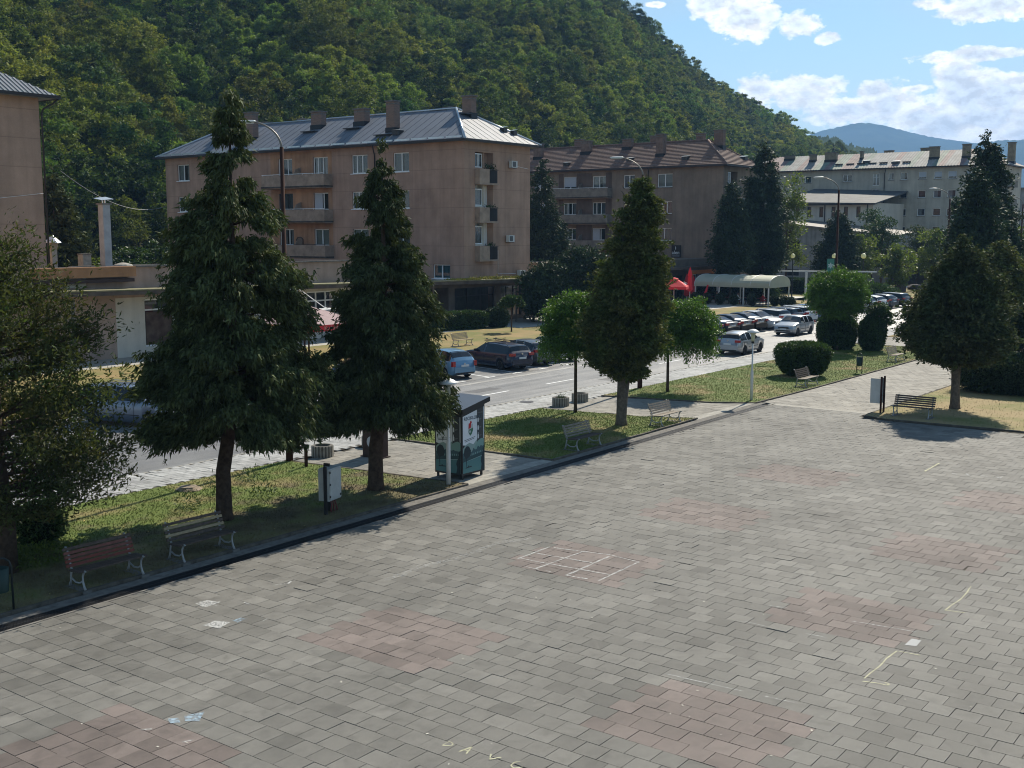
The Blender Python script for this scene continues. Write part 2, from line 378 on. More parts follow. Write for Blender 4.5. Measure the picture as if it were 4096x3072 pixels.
def tile_verts(T):
    s0, s1, t0, t1, te0, te1 = T; gpx = .005; rr = random.Random(int(s0 * 1000) * 7919 + int(t0 * 1000))
    dz = rr.gauss(0, .0018); ax = rr.gauss(0, .003); ay = rr.gauss(0, .003)
    if rr.random() < .02: ax += rr.choice((-1, 1)) * rr.uniform(.02, .055); dz += .004      # heaved slabs
    elif rr.random() < .02: ay += rr.choice((-1, 1)) * rr.uniform(.02, .05); dz -= .002
    a = [(s0 + gpx, t0 + gpx), (s1 - gpx, t0 + gpx), (s1 - gpx, min(t1, te1) - gpx), (s0 + gpx, min(t1, te0) - gpx)]
    cx, cy = (s0 + s1) / 2, (t0 + t1) / 2
    return [(x, y, dz + (x - cx) * ax + (y - cy) * ay) for x, y in a]
def tile_mb(T, mb, loc=(0, 0)):
    top = [(x - loc[0], y - loc[1], z) for x, y, z in tile_verts(T)]; n = len(mb.v)
    mb.v += top + [(x, y, -.03) for x, y, z in top]
    mb.f += [(n, n + 1, n + 2, n + 3)] + [(n + k, n + 4 + k, n + 4 + (k + 1) % 4, n + (k + 1) % 4) for k in range(4)]; mb.m += [0] * 5
def lay(tiles, name, parent, grey, red=None, singles=300, redf=None):
    ct = sorted(tiles, key=lambda T: (0 if in_view((T[0] + T[1]) / 2, (T[2] + T[3]) / 2, .98) else 1, (T[0] + T[1]) ** 2 + (T[2] + T[3]) ** 2))
    cache = {}
    for T in ct[:singles]:
        r_ = redf and redf((T[0] + T[1]) / 2, (T[2] + T[3]) / 2)
        loc = (T[0], T[2]); rr = random.Random(int(T[0] * 997 + T[2] * 131)); k = (bool(r_), rr.randrange(12)) if T[3] < T[4] - .05 else None
        if k and k in cache: me = cache[k]
        else:
            mb = MB(); tile_mb(T, mb, loc); me = bpy.data.meshes.new(name); me.from_pydata(mb.v, [], mb.f); me.materials.append(red if r_ else grey)
            if k: cache[k] = me
        link(name, me, parent, (loc[0], loc[1], 0))
    for want, m_ in ((False, grey), (True, red)):
        mb = MB()
        for T in ct[singles:]:
            if bool(redf and redf((T[0] + T[1]) / 2, (T[2] + T[3]) / 2)) == want: tile_mb(T, mb)
        if mb.f: mb.build(name, m_, parent)['kind'] = 'stuff'
lay(tiles, 'tile', plaza, TGREY, TRED, 300, is_red)

def poly_tiles(poly, px, py, holes=()):
    """tiles of a grid whose centre lies in a polygon"""
    def inside(x, y):
        c = False; n = len(poly)
        for i in range(n):
            x0, y0 = poly[i]; x1, y1 = poly[(i + 1) % n]
            if (y0 > y) != (y1 > y) and x < (x1 - x0) * (y - y0) / (y1 - y0) + x0: c = not c
        return c
    out = []
    xs = [p[0] for p in poly]; ys = [p[1] for p in poly]
    for i in range(int(min(xs) / px) - 1, int(max(xs) / px) + 1):
        off = (i % 2) * -.5
        for j in range(int(min(ys) / py) - 1, int(max(ys) / py) + 2):
            s0, t0 = i * px, (j + off) * py
            if inside(s0 + px / 2, t0 + py / 2): out.append((s0, s0 + px, t0, t0 + py, 1e9, 1e9))
    return out
def paved(name, poly, px, py, tmat, zbase, singles=0, tname='tile'):
    base = struct(MB().prism(poly, -.15, zbase - .012).build(name, JOINT))
    base.location.z = 0
    e = base
    n0 = len(bpy.data.objects)
    lay(poly_tiles(poly, px, py), tname, e, tmat, None, singles)
    return base
walk = paved('walkway', [(49.05, 17.25), (130, 16.5), (130, 22.5), (49.05, 22.45)], TS, TT, TLIGHT, 0)
paved('crossing_path', [(26.35, 29.45), (27.2, 22.4), (31.95, 22.4), (31.8, 29.45)], TS, TT, TLIGHT, 0, 60)
paved('crossing_path', [(41.3, 29.45), (42.8, 22.75), (48.6, 22.75), (46.2, 29.45)], TS, TT, TLIGHT, 0)
paved('crossing_path', [(79.0, 29.45), (79.0, 22.5), (85, 22.5), (86, 29.45)], TS, TT, TLIGHT, 0)
paved('pavement', [(-5, 29.65), (110, 29.55), (110, 31.8), (-5, 31.8)], .22, .42, TPAVE, 0, 240, 'paving_block')
# joint line between plaza and walkway
struct(MB().box(48.62, 49.06, 17.3, 22.0, -.05, .002).build('joint_strip', CONC))

# ---- drain along the plaza: stone strips and an iron grate
IRON = mat('grate_iron', (.035, .036, .04), rough=.55, spec=.5, metal=.6, var=.3, vscale=8)
drain = thing('drain_channel', 'long cast iron drain grate sunk between the plaza tiles and the kerb', 'drain')
def strip(mb, s0, s1, f0, f1, z0, z1, n=1):
    for k in range(n):
        a = s0 + (s1 - s0) * k / n; b = s0 + (s1 - s0) * (k + 1) / n
        mb.prism([(a, f0(a)), (b, f0(b)), (b, f1(b)), (a, f1(a))], z0, z1)
st_mb = MB(); e = lambda o: (lambda s: edge_t(s) + o)
strip(st_mb, -5, 49, e(0.0), e(.07), -.1, .002, 8); strip(st_mb, -5, 49, e(.47), e(.82), -.1, .002, 8)
st_mb.build('channel_edge', CONCD, drain)
ch = MB(); strip(ch, -5, 49, e(.07), e(.47), -.1, -.06, 8); ch.build('channel_floor', JOINT, drain)
# grate panels of half a metre; bars joined per panel
k = 0; gmesh = None
gb = MB()
for q in range(14): gb.box(q * .0357 + .002, q * .0357 + .016, .01, .39, -.035, -.006)
gb.box(0, .5, 0, .015, -.035, -.004); gb.box(0, .5, .385, .4, -.035, -.004); gb.box(0, .5, .19, .206, -.035, -.004)
gm = bpy.data.meshes.new('grate_panel'); gm.from_pydata(gb.v, [], gb.f); gm.materials.append(IRON)
s = 2.0
while s < 48.3:
    o = link('grate_panel', gm, drain, (s, edge_t(s) + .07, 0)); o.rotation_euler.z = .018 if s > 11 else 0; s += .505
# ---- kerbs
KERBM = mat('kerb_stone_dirty', (.105, .092, .075), rough=.9, spec=.15, var=.35, vscale=4, bump=.5, bscale=40)
def kerb(name, pts, wdt=.09, z1=.055, step=1.0, m=KERBM, parent=None):
    """kerb stones laid along a polyline: each a stone of its own"""
    root = struct(MB().poly([(0, 0, -.14), (.01, 0, -.14), (0, .01, -.14)]).build(name, JOINT)) if parent is None else parent
    for (x0, y0), (x1, y1) in zip(pts[:-1], pts[1:]):
        L = math.hypot(x1 - x0, y1 - y0); n = max(1, round(L / step)); ang = math.atan2(y1 - y0, x1 - x0); l = L / n
        b = MB().box(.004, l - .004, -wdt / 2, wdt / 2, -.14, z1); me = bpy.data.meshes.new('kerb_stone'); me.from_pydata(b.v, [], b.f); me.materials.append(m)
        for q in range(n):
            o = link('kerb_stone', me, root, (x0 + (x1 - x0) * q / n, y0 + (y1 - y0) * q / n, random.gauss(0, .004))); o.rotation_euler.z = ang + random.gauss(0, .003)
    return root
kl = lambda s: edge_t(s) + .86
kerb('kerb', [(2, kl(2)), (27.2, kl(27.2)), (26.35, 29.5)])
kerb('kerb', [(31.7, 29.5), (31.95, kl(32)), (43.0, kl(43) + .1)])
kerb('kerb', [(46.3, 29.5), (47.5, 24.2), (48.6, 22.55), (55, 22.42), (79, 22.5), (79, 29.5)])
kerb('kerb', [(47.6, -12), (47.75, 10.9), (47.45, 16.1), (47.9, 17.25), (62, 17.15), (100, 16.9)])
kerb('kerb', [(2, 29.56), (26.3, 29.56)], .08, .02); kerb('kerb', [(31.8, 29.56), (41.6, 29.56)], .08, .02); kerb('kerb', [(46.3, 29.52), (79, 29.5)], .08, .02)
kerb('kerb', [(-5, 31.86), (110, 31.86)], .12, .0, 2.0, CONC)
# ---- lawns
def lawn(name, poly, m, z=.045, blades=0, label=None, dens_box=None, h=.05, leafmat=None):
    o = struct(MB().prism(poly, -.15, z).build(name, m))
    if blades:
        xs = np.array([p[0] for p in poly]); ys = np.array([p[1] for p in poly])
        P = np.stack([RNG.uniform(xs.min(), xs.max(), blades * 2), RNG.uniform(ys.min(), ys.max(), blades * 2)], 1)
        ins = np.zeros(len(P), bool)
        for i in range(len(poly)):
            x0, y0 = poly[i]; x1, y1 = poly[(i + 1) % len(poly)]
            if y0 == y1: continue
            ins ^= ((y0 > P[:, 1]) != (y1 > P[:, 1])) & (P[:, 0] < (x1 - x0) * (P[:, 1] - y0) / (y1 - y0) + x0)
        P = P[ins][:blades]; n = len(P)
        a = RNG.uniform(0, 2 * np.pi, n); ln = RNG.uniform(.5, 1.3, n) * h; wd = .012
        lean = RNG.normal(0, .5, (n, 2)) * ln[:, None]
        V = np.zeros((n, 3, 3)); V[:, :, :2] = P[:, None, :]; V[:, :, 2] = z - .005
        V[:, 0, 0] -= np.cos(a) * wd; V[:, 0, 1] -= np.sin(a) * wd; V[:, 1, 0] += np.cos(a) * wd; V[:, 1, 1] += np.sin(a) * wd
        V[:, 2, :2] += lean; V[:, 2, 2] += ln
        b = npmesh('grass', V.reshape(-1, 3), np.arange(n * 3).reshape(-1, 3), m); tag(b, label or 'short mown grass blades covering the lawn', 'grass', kind='stuff')
    return o
strip_ap = MB(); strip(strip_ap, 27.15, 32, lambda s_: edge_t(s_) + .82, lambda s_: 22.75, -.1, .006, 2); strip(strip_ap, 42.8, 48.9, lambda s_: edge_t(s_) + .82, lambda s_: 22.95, -.1, .006, 2)
struct(strip_ap.build('path_apron', CONC))
LA = [(0, kl(0) + .05), (27.1, kl(27.1) + .05), (26.3, 29.5), (0, 29.5)]
LB = [(31.75, 29.5), (32.0, kl(32) + .05), (42.95, kl(43) + .12), (41.9, 24.7), (41.2, 29.5)]
LC = [(46.4, 29.5), (47.55, 24.25), (48.65, 22.6), (55, 22.47), (78.95, 22.55), (78.95, 29.45)]
LR = [(47.65, -12), (47.8, 10.9), (47.5, 16.1), (47.95, 17.2), (62, 17.1), (100, 16.8), (100, -12)]
GRASSA = GRASS.copy(); GRASSA.name = 'worn_lawn_grass'
def worn():
    t = GRASSA.node_tree; p = t.nodes['Principled BSDF']; c0 = p.inputs['Base Color'].links[0].from_socket
    pos = nn(t, 'ShaderNodeNewGeometry').outputs['Position']; sp = nn(t, 'ShaderNodeSeparateXYZ'); lk(t, pos, sp.inputs[0])
    a = nn(t, 'ShaderNodeTexNoise'); a.inputs['Scale'].default_value = .9; a.inputs['Detail'].default_value = 8; lk(t, pos, a.inputs[0])
    # worn earth on the trodden side next to the benches
    f = mth(t, 'ADD', mth(t, 'MULTIPLY', mth(t, 'SUBTRACT', 27.4, sp.outputs[1]), .20), mth(t, 'MULTIPLY', mth(t, 'SUBTRACT', a.outputs[0], .5), 2.6))
    c = mixc(t, ramp(t, f, [(.2, 0.0), (.75, .8)]), c0, mixc(t, ramp(t, a.outputs[0], [(.4, 0.0), (.6, 1.0)]), (.20, .165, .09), (.12, .088, .058))); lk(t, c, p.inputs['Base Color'])
worn()
lawn('lawn', LA, GRASSA, blades=60000, label='patchy short grass and bare soil under the two dark cypresses')
lawn('lawn', LB, GRASS, blades=30000, label='short grass on the middle lawn round the forked tree')
lawn('lawn', LC, GRASS, blades=50000, label='green grass on the long lawn between walkway and road')
lawn('lawn', LR, GRASSR, blades=40000, label='dry brownish grass under the right hand tree')
lawn('lawn', [(86, 29.45), (87, 22.55), (130, 22.6), (130, 29.4)], GFAR)
# ---- road, parking, markings
ASPH = mat('asphalt', (.155, .153, .150), rough=.5, spec=.5, var=.16, vscale=.6, bump=.5, bscale=120, space='World')
def asphalt_streaks():
    t = ASPH.node_tree; p = t.nodes['Principled BSDF']; c0 = p.inputs['Base Color'].links[0].from_socket
    g_ = nn(t, 'ShaderNodeNewGeometry'); mp_ = nn(t, 'ShaderNodeMapping'); mp_.inputs['Scale'].default_value = (.04, 1.6, 1); lk(t, g_.outputs['Position'], mp_.inputs[0])
    no = nn(t, 'ShaderNodeTexNoise'); no.inputs['Scale'].default_value = 1; no.inputs['Detail'].default_value = 4; lk(t, mp_.outputs[0], no.inputs[0])
    c = mixc(t, 1.0, c0, ramp(t, no.outputs[0], [(.32, .68), (.5, 1.0), (.7, 1.3)]), 'MULTIPLY'); lk(t, c, p.inputs['Base Color'])
    lk(t, ramp(t, no.outputs[0], [(.3, .42), (.7, .62)]), p.inputs['Roughness'])
asphalt_streaks()
road = struct(MB().box(-120, 420, 31.92, 45.0, -.15, -.08).build('road', ASPH))
PAINT = mat('road_paint', (.72, .72, .70), rough=.6, var=.12, vscale=10, alpha=(9, .25, .42, 1.0), space='World')
gut = MB().box(-60, 250, 37.55, 37.9, -.1, -.074).build('gutter_band', mat('gutter_concrete', (.27, .26, .24), rough=.6, var=.2, vscale=2), road)
s = 36.95
while s < 130:
    MB().box(s, s + 2.7, 34.49, 34.61, -.079, -.076).build('lane_dash', PAINT, road); s += 5.93
for k in range(-6, 36):
    sx = 49.3 + 2.55 * k
    if sx > 128: break
    b = MB(); b.box(sx - .45, sx + .45, 38.62, 38.74, -.079, -.076)
    dx = .25; b.poly([(sx - .06, 38.74, -.076), (sx + .06, 38.74, -.076), (sx + .06 + dx * 5.2, 43.9, -.076), (sx - .06 + dx * 5.2, 43.9, -.076)])
    b.build('bay_line', PAINT, road)
# repair patches and cracks in the asphalt
for (a, b_, c_, d_) in ((52, 55.5, 32.6, 33.4), (61, 66, 35.2, 36.3), (44, 46, 35.3, 36.1)):
    MB().box(a, b_, c_, d_, -.0795, -.0775).build('asphalt_patch', mat('asphalt_patch', (.06, .06, .062), rough=.6, var=.2, vscale=3), road)
kerb('kerb', [(-30, 45.06), (126, 45.06)], .14, .05, 2.0, CONC)
mh = MB().lathe([(.34, 0), (.34, .008), (.30, .008), (.30, .004), (.24, .004), (.24, .008)], 20, c=(42.6, 31.25, 0.0)); tag(mh.build('manhole_cover', IRON), 'round iron manhole cover set in the pavement beside the road', 'manhole cover')
# ---- far side of the road
lawn('lawn', [(-30, 45.13), (75.8, 45.13), (75.8, 58.3), (-30, 59.2)], GFAR, z=.03)
lawn('lawn', [(75.8, 45.13), (112, 45.13), (112, 54), (76.0, 56.2)], GFAR, z=.03)
struct(MB().box(-40, 127, 54, 66, -.15, .015).build('shop_footpath', mat('shop_paving', (.36, .345, .31), rough=.75, var=.15, vscale=1.5)))
lawn('lawn', [(112, 45.13), (126, 45.13), (126, 64), (121, 64), (121, 51), (112, 51)], GFAR, z=.035)
struct(MB().box(127, 200, 38, 66, -.15, .0).build('park_ground', GFAR))
for a, b_, c_, d_ in ((127, 190, 53.4, 55.6), (127, 134, 45, 66), (140, 200, 66.5, 69)):
    struct(MB().box(a, b_, c_, d_, -.12, .02).build('park_path', mat('gravel_path', (.50, .48, .44), rough=.8, var=.1, vscale=1)))
struct(MB().box(126, 400, 8, 31.5, -.15, -.02).build('side_street', mat('pale_asphalt', (.30, .30, .30), rough=.5, var=.12, vscale=.5)))

# ================================================================ HILLS
FW3 = Vector((math.cos(YAW), math.sin(YAW))); RT3 = Vector((math.sin(YAW), -math.cos(YAW)))
prof = [(-3500, .36), (-1500, .33), (0, .30), (1000, .275), (2000, .235), (2500, .174), (2620, .151), (2740, .127), (2820, .112), (2930, .098), (3030, .086), (3150, .072), (3256, .057), (3380, .042), (3500, .031), (3700, .028), (4200, .018), (6000, .01)]
def crest(u): # slope of the wooded ridge seen from the town square
    return float(np.interp(u, [p[0] for p in prof], [p[1] for p in prof]))
def base_dist(u):
    k = -(u - 2048) / FPX * .7986 + .6018
    d = 112 / max(k, .12)
    return min(d, 560)
def terrain(u, D):
    """height of the wooded hillside at depth D in the direction of column u"""
    D0 = base_dist(u); D1 = D0 * 1.35 + 200
    f = (D - D0) / (D1 - D0)
    H1 = crest(u) * D1 + 6.0
    if f < 0: return -.16
    if f <= 1: h = H1 * (f ** .93)
    else: h = H1 * max(0.0, 1 - .35 * (f - 1) ** 1.3)
    n = math.sin(u * .0041 + D * .013) * 2.6 + math.sin(u * .0093 - D * .021) * 1.7 + math.sin(D * .05 + u * .002) * 1.2
    return h + n * min(1, max(0, f * 4)) * min(1, H1 / 25)
def upos(u, D):
    p = FW3 * D + RT3 * ((u - 2048) / FPX * D); return p.x, p.y
us = np.linspace(-3500, 5200, 150); V = []; F = []
fs = np.concatenate([np.linspace(-.03, 1, 46), np.linspace(1.06, 2.6, 16)])
for u in us:
    D0 = base_dist(u); D1 = D0 * 1.35 + 200
    for f in fs:
        D = D0 + f * (D1 - D0); x, y = upos(u, D); V.append((x, y, terrain(u, D) if f > 0 else -.4))
nf = len(fs)
for i in range(len(us) - 1):
    for j in range(nf - 1): F.append((i * nf + j, (i + 1) * nf + j, (i + 1) * nf + j + 1, i * nf + j + 1))
FLOOR = mat('forest_floor', (.03, .035, .015), rough=.95, spec=.1, var=.4, vscale=.2)
tag(npmesh('hillside', np.array(V), np.array(F), FLOOR, smooth=True), 'steep hillside rising behind the apartment blocks', kind='structure')
# far mountains
def far_ridge(name, pts, depth, thick, m, bump=12, seed=1):
    V = []; F = []; r = np.random.default_rng(seed); u0, u1 = pts[0][0], pts[-1][0]; N = 240; M = 14
    ph = r.uniform(0, 6, 12)
    for i in range(N):
        u = u0 + (u1 - u0) * i / (N - 1); v = float(np.interp(u, [p[0] for p in pts], [p[1] for p in pts]))
        Hc = (HOR - v) / FPX * depth + CAM_H
        for j in range(M):
            f = j / (M - 1); D = depth - thick * (1 - f) ; n = sum(math.sin(u * .006 * (k + 1) + f * 5 * (k % 3 + 1) + ph[k]) / (k + 1) for k in range(8)) * bump * (1 - f) * f * 3
            jit = sum(math.sin(u * .05 * (k + 1) + ph[k]) for k in range(4)) * .6 + r.normal(0, .8)
            x, y = upos(u, D); V.append((x, y, Hc * (f ** .8) + n + jit * f - (0 if f > 0 else 30)))
    for i in range(N - 1):
        for j in range(M - 1): F.append((i * M + j, (i + 1) * M + j, (i + 1) * M + j + 1, i * M + j + 1))
    return tag(npmesh(name, np.array(V), np.array(F), m, smooth=True), kind='structure')
WOOD = mat('distant_woods', (.035, .055, .02), rough=1, spec=0, col2=(.07, .09, .035), vscale=.012, bump=1, bscale=.05, detail=10)
far_ridge('mountain', [(2300, 760), (2900, 660), (3180, 560), (3270, 533), (3330, 520), (3380, 508), (3420, 504), (3480, 508), (3560, 528), (3680, 556), (3780, 572), (3880, 582), (4000, 586), (4300, 600), (4800, 560), (5600, 600)], 5200, 1800, WOOD, 20, 3)
far_ridge('mountain', [(3500, 700), (3850, 590), (3960, 572), (4030, 569), (4096, 573), (4300, 590), (4700, 640), (5600, 700)], 4300, 1300, WOOD, 16, 5)
far_ridge('wooded_spur', [(2900, 640), (3240, 560), (3290, 552), (3360, 582), (3420, 598), (3480, 610), (3600, 660), (3800, 730)], 1150, 260, mat('spur_woods', (.04, .06, .022), rough=1, spec=0, col2=(.09, .11, .04), vscale=.09, bump=1, bscale=.3, detail=8), 8, 9)
# ================================================================ TREES
BARK = mat('bark', (.075, .052, .038), rough=.9, spec=.1, var=.4, vscale=7, bump=1, bscale=25)
BARKG = mat('grey_bark', (.12, .10, .08), rough=.9, spec=.1, var=.35, vscale=7, bump=1, bscale=25)
L_CYP = mat('cypress_leaf', (.074, .092, .036), rough=.75, spec=.12, var=.35, vscale=1.3, island=.45, trans=.12)
L_CYP2 = mat('dark_cypress_leaf', (.058, .074, .030), rough=.75, spec=.12, var=.35, vscale=1.1, island=.4, trans=.12)
L_OLIVE = mat('thuja_leaf_browning', (.078, .115, .036), rough=.75, spec=.12, col2=(.100, .098, .036), vscale=.8, island=.45, trans=.18)
L_JUN = mat('juniper_leaf_browning', (.054, .086, .026), rough=.75, spec=.12, col2=(.082, .074, .032), vscale=1.1, island=.5, trans=.25)
L_DULL = mat('dull_thuja_leaf', (.060, .088, .036), rough=.75, spec=.1, col2=(.080, .086, .040), vscale=.9, island=.45, trans=.12)
L_DARK = mat('dark_evergreen_leaf', (.036, .058, .025), rough=.65, spec=.2, var=.3, vscale=.9, island=.4, trans=.08)
L_ACA = mat('acacia_leaf', (.075, .145, .022), rough=.5, spec=.3, var=.3, vscale=1.5, island=.4, trans=.27)
L_BUSH = mat('hedge_leaf', (.040, .075, .018), rough=.55, spec=.3, var=.3, vscale=2, island=.4, trans=.2)
L_LIME = mat('light_green_leaf', (.095, .13, .03), rough=.5, spec=.3, var=.3, vscale=.8, island=.35, trans=.45)  # light yellow-green foliage, its own leaf colour
CORE = mat('bush_inside_dark', (.012, .018, .008), rough=1, spec=0)  # near-black, paints the shaded inside of the bushes
def rand_unit(n):
    v = RNG.normal(size=(n, 3)); return v / np.linalg.norm(v, axis=1)[:, None]
def leaf_quads(P, D, ln, wd, twist=1.0):
    """rhombic leaf sprays: base P, direction D (unit), length, width"""
    n = len(P); side = np.cross(D, rand_unit(n)); side /= np.linalg.norm(side, axis=1)[:, None] + 1e-9
    ln = np.asarray(ln).reshape(-1, 1) * np.ones((n, 1)); wd = np.asarray(wd).reshape(-1, 1) * np.ones((n, 1))
    nrm = np.cross(D, side)
    V = np.stack([P, P + D * ln * .45 + side * wd * .5 + nrm * wd * .12, P + D * ln, P + D * ln * .45 - side * wd * .5 + nrm * wd * .12], 1)
    return V.reshape(-1, 3)
def leaf_tris(P, D, ln, wd):
    """needle sprays: one slender triangle each"""
    n = len(P); side = np.cross(D, rand_unit(n)); side /= np.linalg.norm(side, axis=1)[:, None] + 1e-9
    ln = np.asarray(ln).reshape(-1, 1) * np.ones((n, 1)); wd = np.asarray(wd).reshape(-1, 1) * np.ones((n, 1))
    return np.stack([P - side * wd * .5, P + side * wd * .5, P + D * ln], 1).reshape(-1, 3)
def foliage(name, V, m, parent=None, mesh_only=False, k=4):
    F = np.arange(len(V)).reshape(-1, k)
    return npmesh(('_' if mesh_only else '') + name, V, F, m, parent)
def conifer_points(prof, zb, H, nb, per, droop, spread=.16, rise=.15, inner=.18, lean=(0, 0), gaps=0.0):
    """prof: list of (height fraction, radius); returns spray bases, outward directions"""
    hz = np.array([p[0] for p in prof]); hr = np.array([p[1] for p in prof])
    # more branches where the crown is wide
    zz = np.linspace(0, 1, 400); rr = np.interp(zz, hz, hr); cdf = np.cumsum(rr ** 1.2 + .14); cdf /= cdf[-1]
    f = np.interp(RNG.uniform(0, 1, nb), cdf, zz); f.sort()
    az = RNG.uniform(0, 2 * np.pi, nb)
    lob = 1 + .12 * np.sin(az * 3 + f * 9) + .10 * np.sin(az * 5 - f * 17)
    L = np.interp(f, hz, hr) * lob * RNG.uniform(.72, 1.12, nb)
    P = []; D = []; B = []
    for i in range(nb):
        if gaps and RNG.random() < gaps: continue
        k = max(4, int(per * (L[i] / hr.max()) ** .8))
        q = inner + (1.0 - inner) * RNG.beta(2.2, 1.0, 7); q = np.clip(q[RNG.integers(0, 7, k)] + RNG.normal(0, .035, k), .05, 1.08)
        d = np.array([math.cos(az[i]), math.sin(az[i]), 0])
        z0 = zb + (H - zb) * f[i]
        x = d[None, :] * (q * L[i])[:, None]; x[:, 2] = z0 + L[i] * (rise * q * 2 - droop * q ** 2.0)
        s_ = spread * (0.35 + q[:, None]) * (.5 + .5 * L[i] / hr.max())
        x += RNG.normal(0, 1, (k, 3)) * s_ * np.array([1, 1, .55])
        x[:, 0] += lean[0] * f[i]; x[:, 1] += lean[1] * f[i]
        P.append(x); D.append(np.repeat(d[None, :], k, 0)); B.append((x[0], d, L[i], z0))
    return np.concatenate(P), np.concatenate(D), B
def conifer(name, label, x, y, H, zb, prof, nb, per, leaf, m, droop=.5, hang=.8, trunk=.2, group=None, bark=BARK, spread=.16, rise=.15, rz=0, lean=(0, 0), cat='tree', gaps=0.0, limbs=True, sub=3, shift=(0, 0)):
    t = thing(name, label, cat, (x, y, 0), rz, group)
    P, D, B = conifer_points(prof, zb, H, nb, per, droop, spread, rise, lean=lean, gaps=gaps)
    # every spray is a small fan of leaves
    P = np.repeat(P, sub, 0); D = np.repeat(D, sub, 0); n = len(P)
    dirs = D * RNG.uniform(.2, 1.0, (n, 1)) + RNG.normal(0, .38, (n, 3)); dirs[:, 2] += -hang * RNG.uniform(.3, 1.4, n)
    dirs /= np.linalg.norm(dirs, axis=1)[:, None]
    ln = RNG.uniform(.55, 1.3, n) * leaf[0]; V = leaf_tris(P + RNG.normal(0, leaf[0] * .25, (n, 3)), dirs, ln, leaf[1] * 1.45 * RNG.uniform(.7, 1.3, n))
    V[:, :2] += np.array(shift)
    foliage('crown', V, m, t, k=3)
    tb = MB(); hh = H * .93
    tb.tube([(0, 0, -.1), (0, 0, .25), (.03, .02, zb * .6), (shift[0] * .7, shift[1] * .7, zb + .6), (shift[0] + lean[0] * .5, shift[1] + lean[1] * .5, hh * .6), (shift[0] + lean[0] * .95, shift[1] + lean[1] * .95, hh)], [trunk * 1.45, trunk * 1.1, trunk * .95, trunk * .85, trunk * .45, .02], 10)
    if limbs:
        for (p0, d, L, z0) in B[::max(1, len(B) // 70)]:
            sh_ = np.array([shift[0], shift[1], 0]); tb.tube([(shift[0], shift[1], z0 - .05), tuple(sh_ + d * L * .45 + np.array([0, 0, z0 + L * (rise * .9 - droop * .2)])), tuple(sh_ + d * L * .9 + np.array([0, 0, z0 + L * (rise * 1.8 - droop * .81)]))], [.035, .02, .006], 4, cap=False)
    tb.build('trunk', bark, t, smooth=True)
    return t
conifer('cypress_tree', 'tallest dark weeping cypress on the near lawn, behind the dark slatted bench', 19.74, 24.7, 11.6, 2.3,
        [(0, 1.6), (.05, 2.2), (.12, 2.3), (.19, 2.15), (.32, 1.85), (.40, 1.6), (.52, 1.55), (.60, 1.28), (.67, 1.15), (.74, .62), (.84, .48), (.94, .24), (1, .05)], 360, 125, (.17, .042), L_CYP, droop=.42, hang=1.0, trunk=.21, spread=.13, sub=6, shift=(.24, -.32), lean=(.05, -.06))
conifer('cypress_tree', 'dark weeping cypress between the grey cabinet and the recycling kiosk', 24.91, 23.96, 10.5, 2.2,
        [(0, 1.75), (.05, 2.0), (.14, 1.75), (.28, 1.5), (.40, 1.4), (.50, 1.2), (.60, 1.0), (.70, .72), (.78, .66), (.84, .40), (.92, .2), (1, .04)], 360, 120, (.16, .04), L_CYP2, droop=.42, hang=1.0, trunk=.22, spread=.12, sub=6, shift=(.2, -.26))
conifer('thuja_tree', 'olive brown thuja with a forked trunk between two pale benches', 39.54, 24.23, 10.1, 1.75,
        [(0, .7), (.06, 1.25), (.18, 1.48), (.32, 1.42), (.45, 1.15), (.58, .98), (.72, .88), (.85, .6), (.95, .3), (1, .06)], 380, 120, (.13, .05), L_OLIVE, droop=.12, hang=.05, trunk=.2, spread=.15, rise=.3, bark=BARKG, sub=5, lean=(.5, -.66))
conifer('thuja_tree', 'broad dark thuja on a forked trunk behind the right hand bench', 52.27, 14.72, 7.6, 1.7,
        [(0, 1.2), (.06, 1.85), (.18, 2.0), (.35, 1.8), (.55, 1.42), (.72, 1.0), (.88, .5), (1, .06)], 430, 120, (.14, .055), L_DULL, droop=.15, hang=.1, trunk=.2, spread=.2, rise=.25, bark=BARKG, sub=5)
# forked second stems
for (x, y, dx, dy, h) in ((39.54, 24.23, .28, -.15, 2.6), (52.27, 14.72, .25, .2, 2.4)):
    host = [o for o in C.objects if o.type == 'EMPTY' and abs(o.location.x - x) < .01][0]
    MB().tube([(.0, 0, -.05), (dx * .25, dy * .25, .8), (dx, dy, h)], [.2, .16, .12], 9).build('stem', BARKG, host, smooth=True)
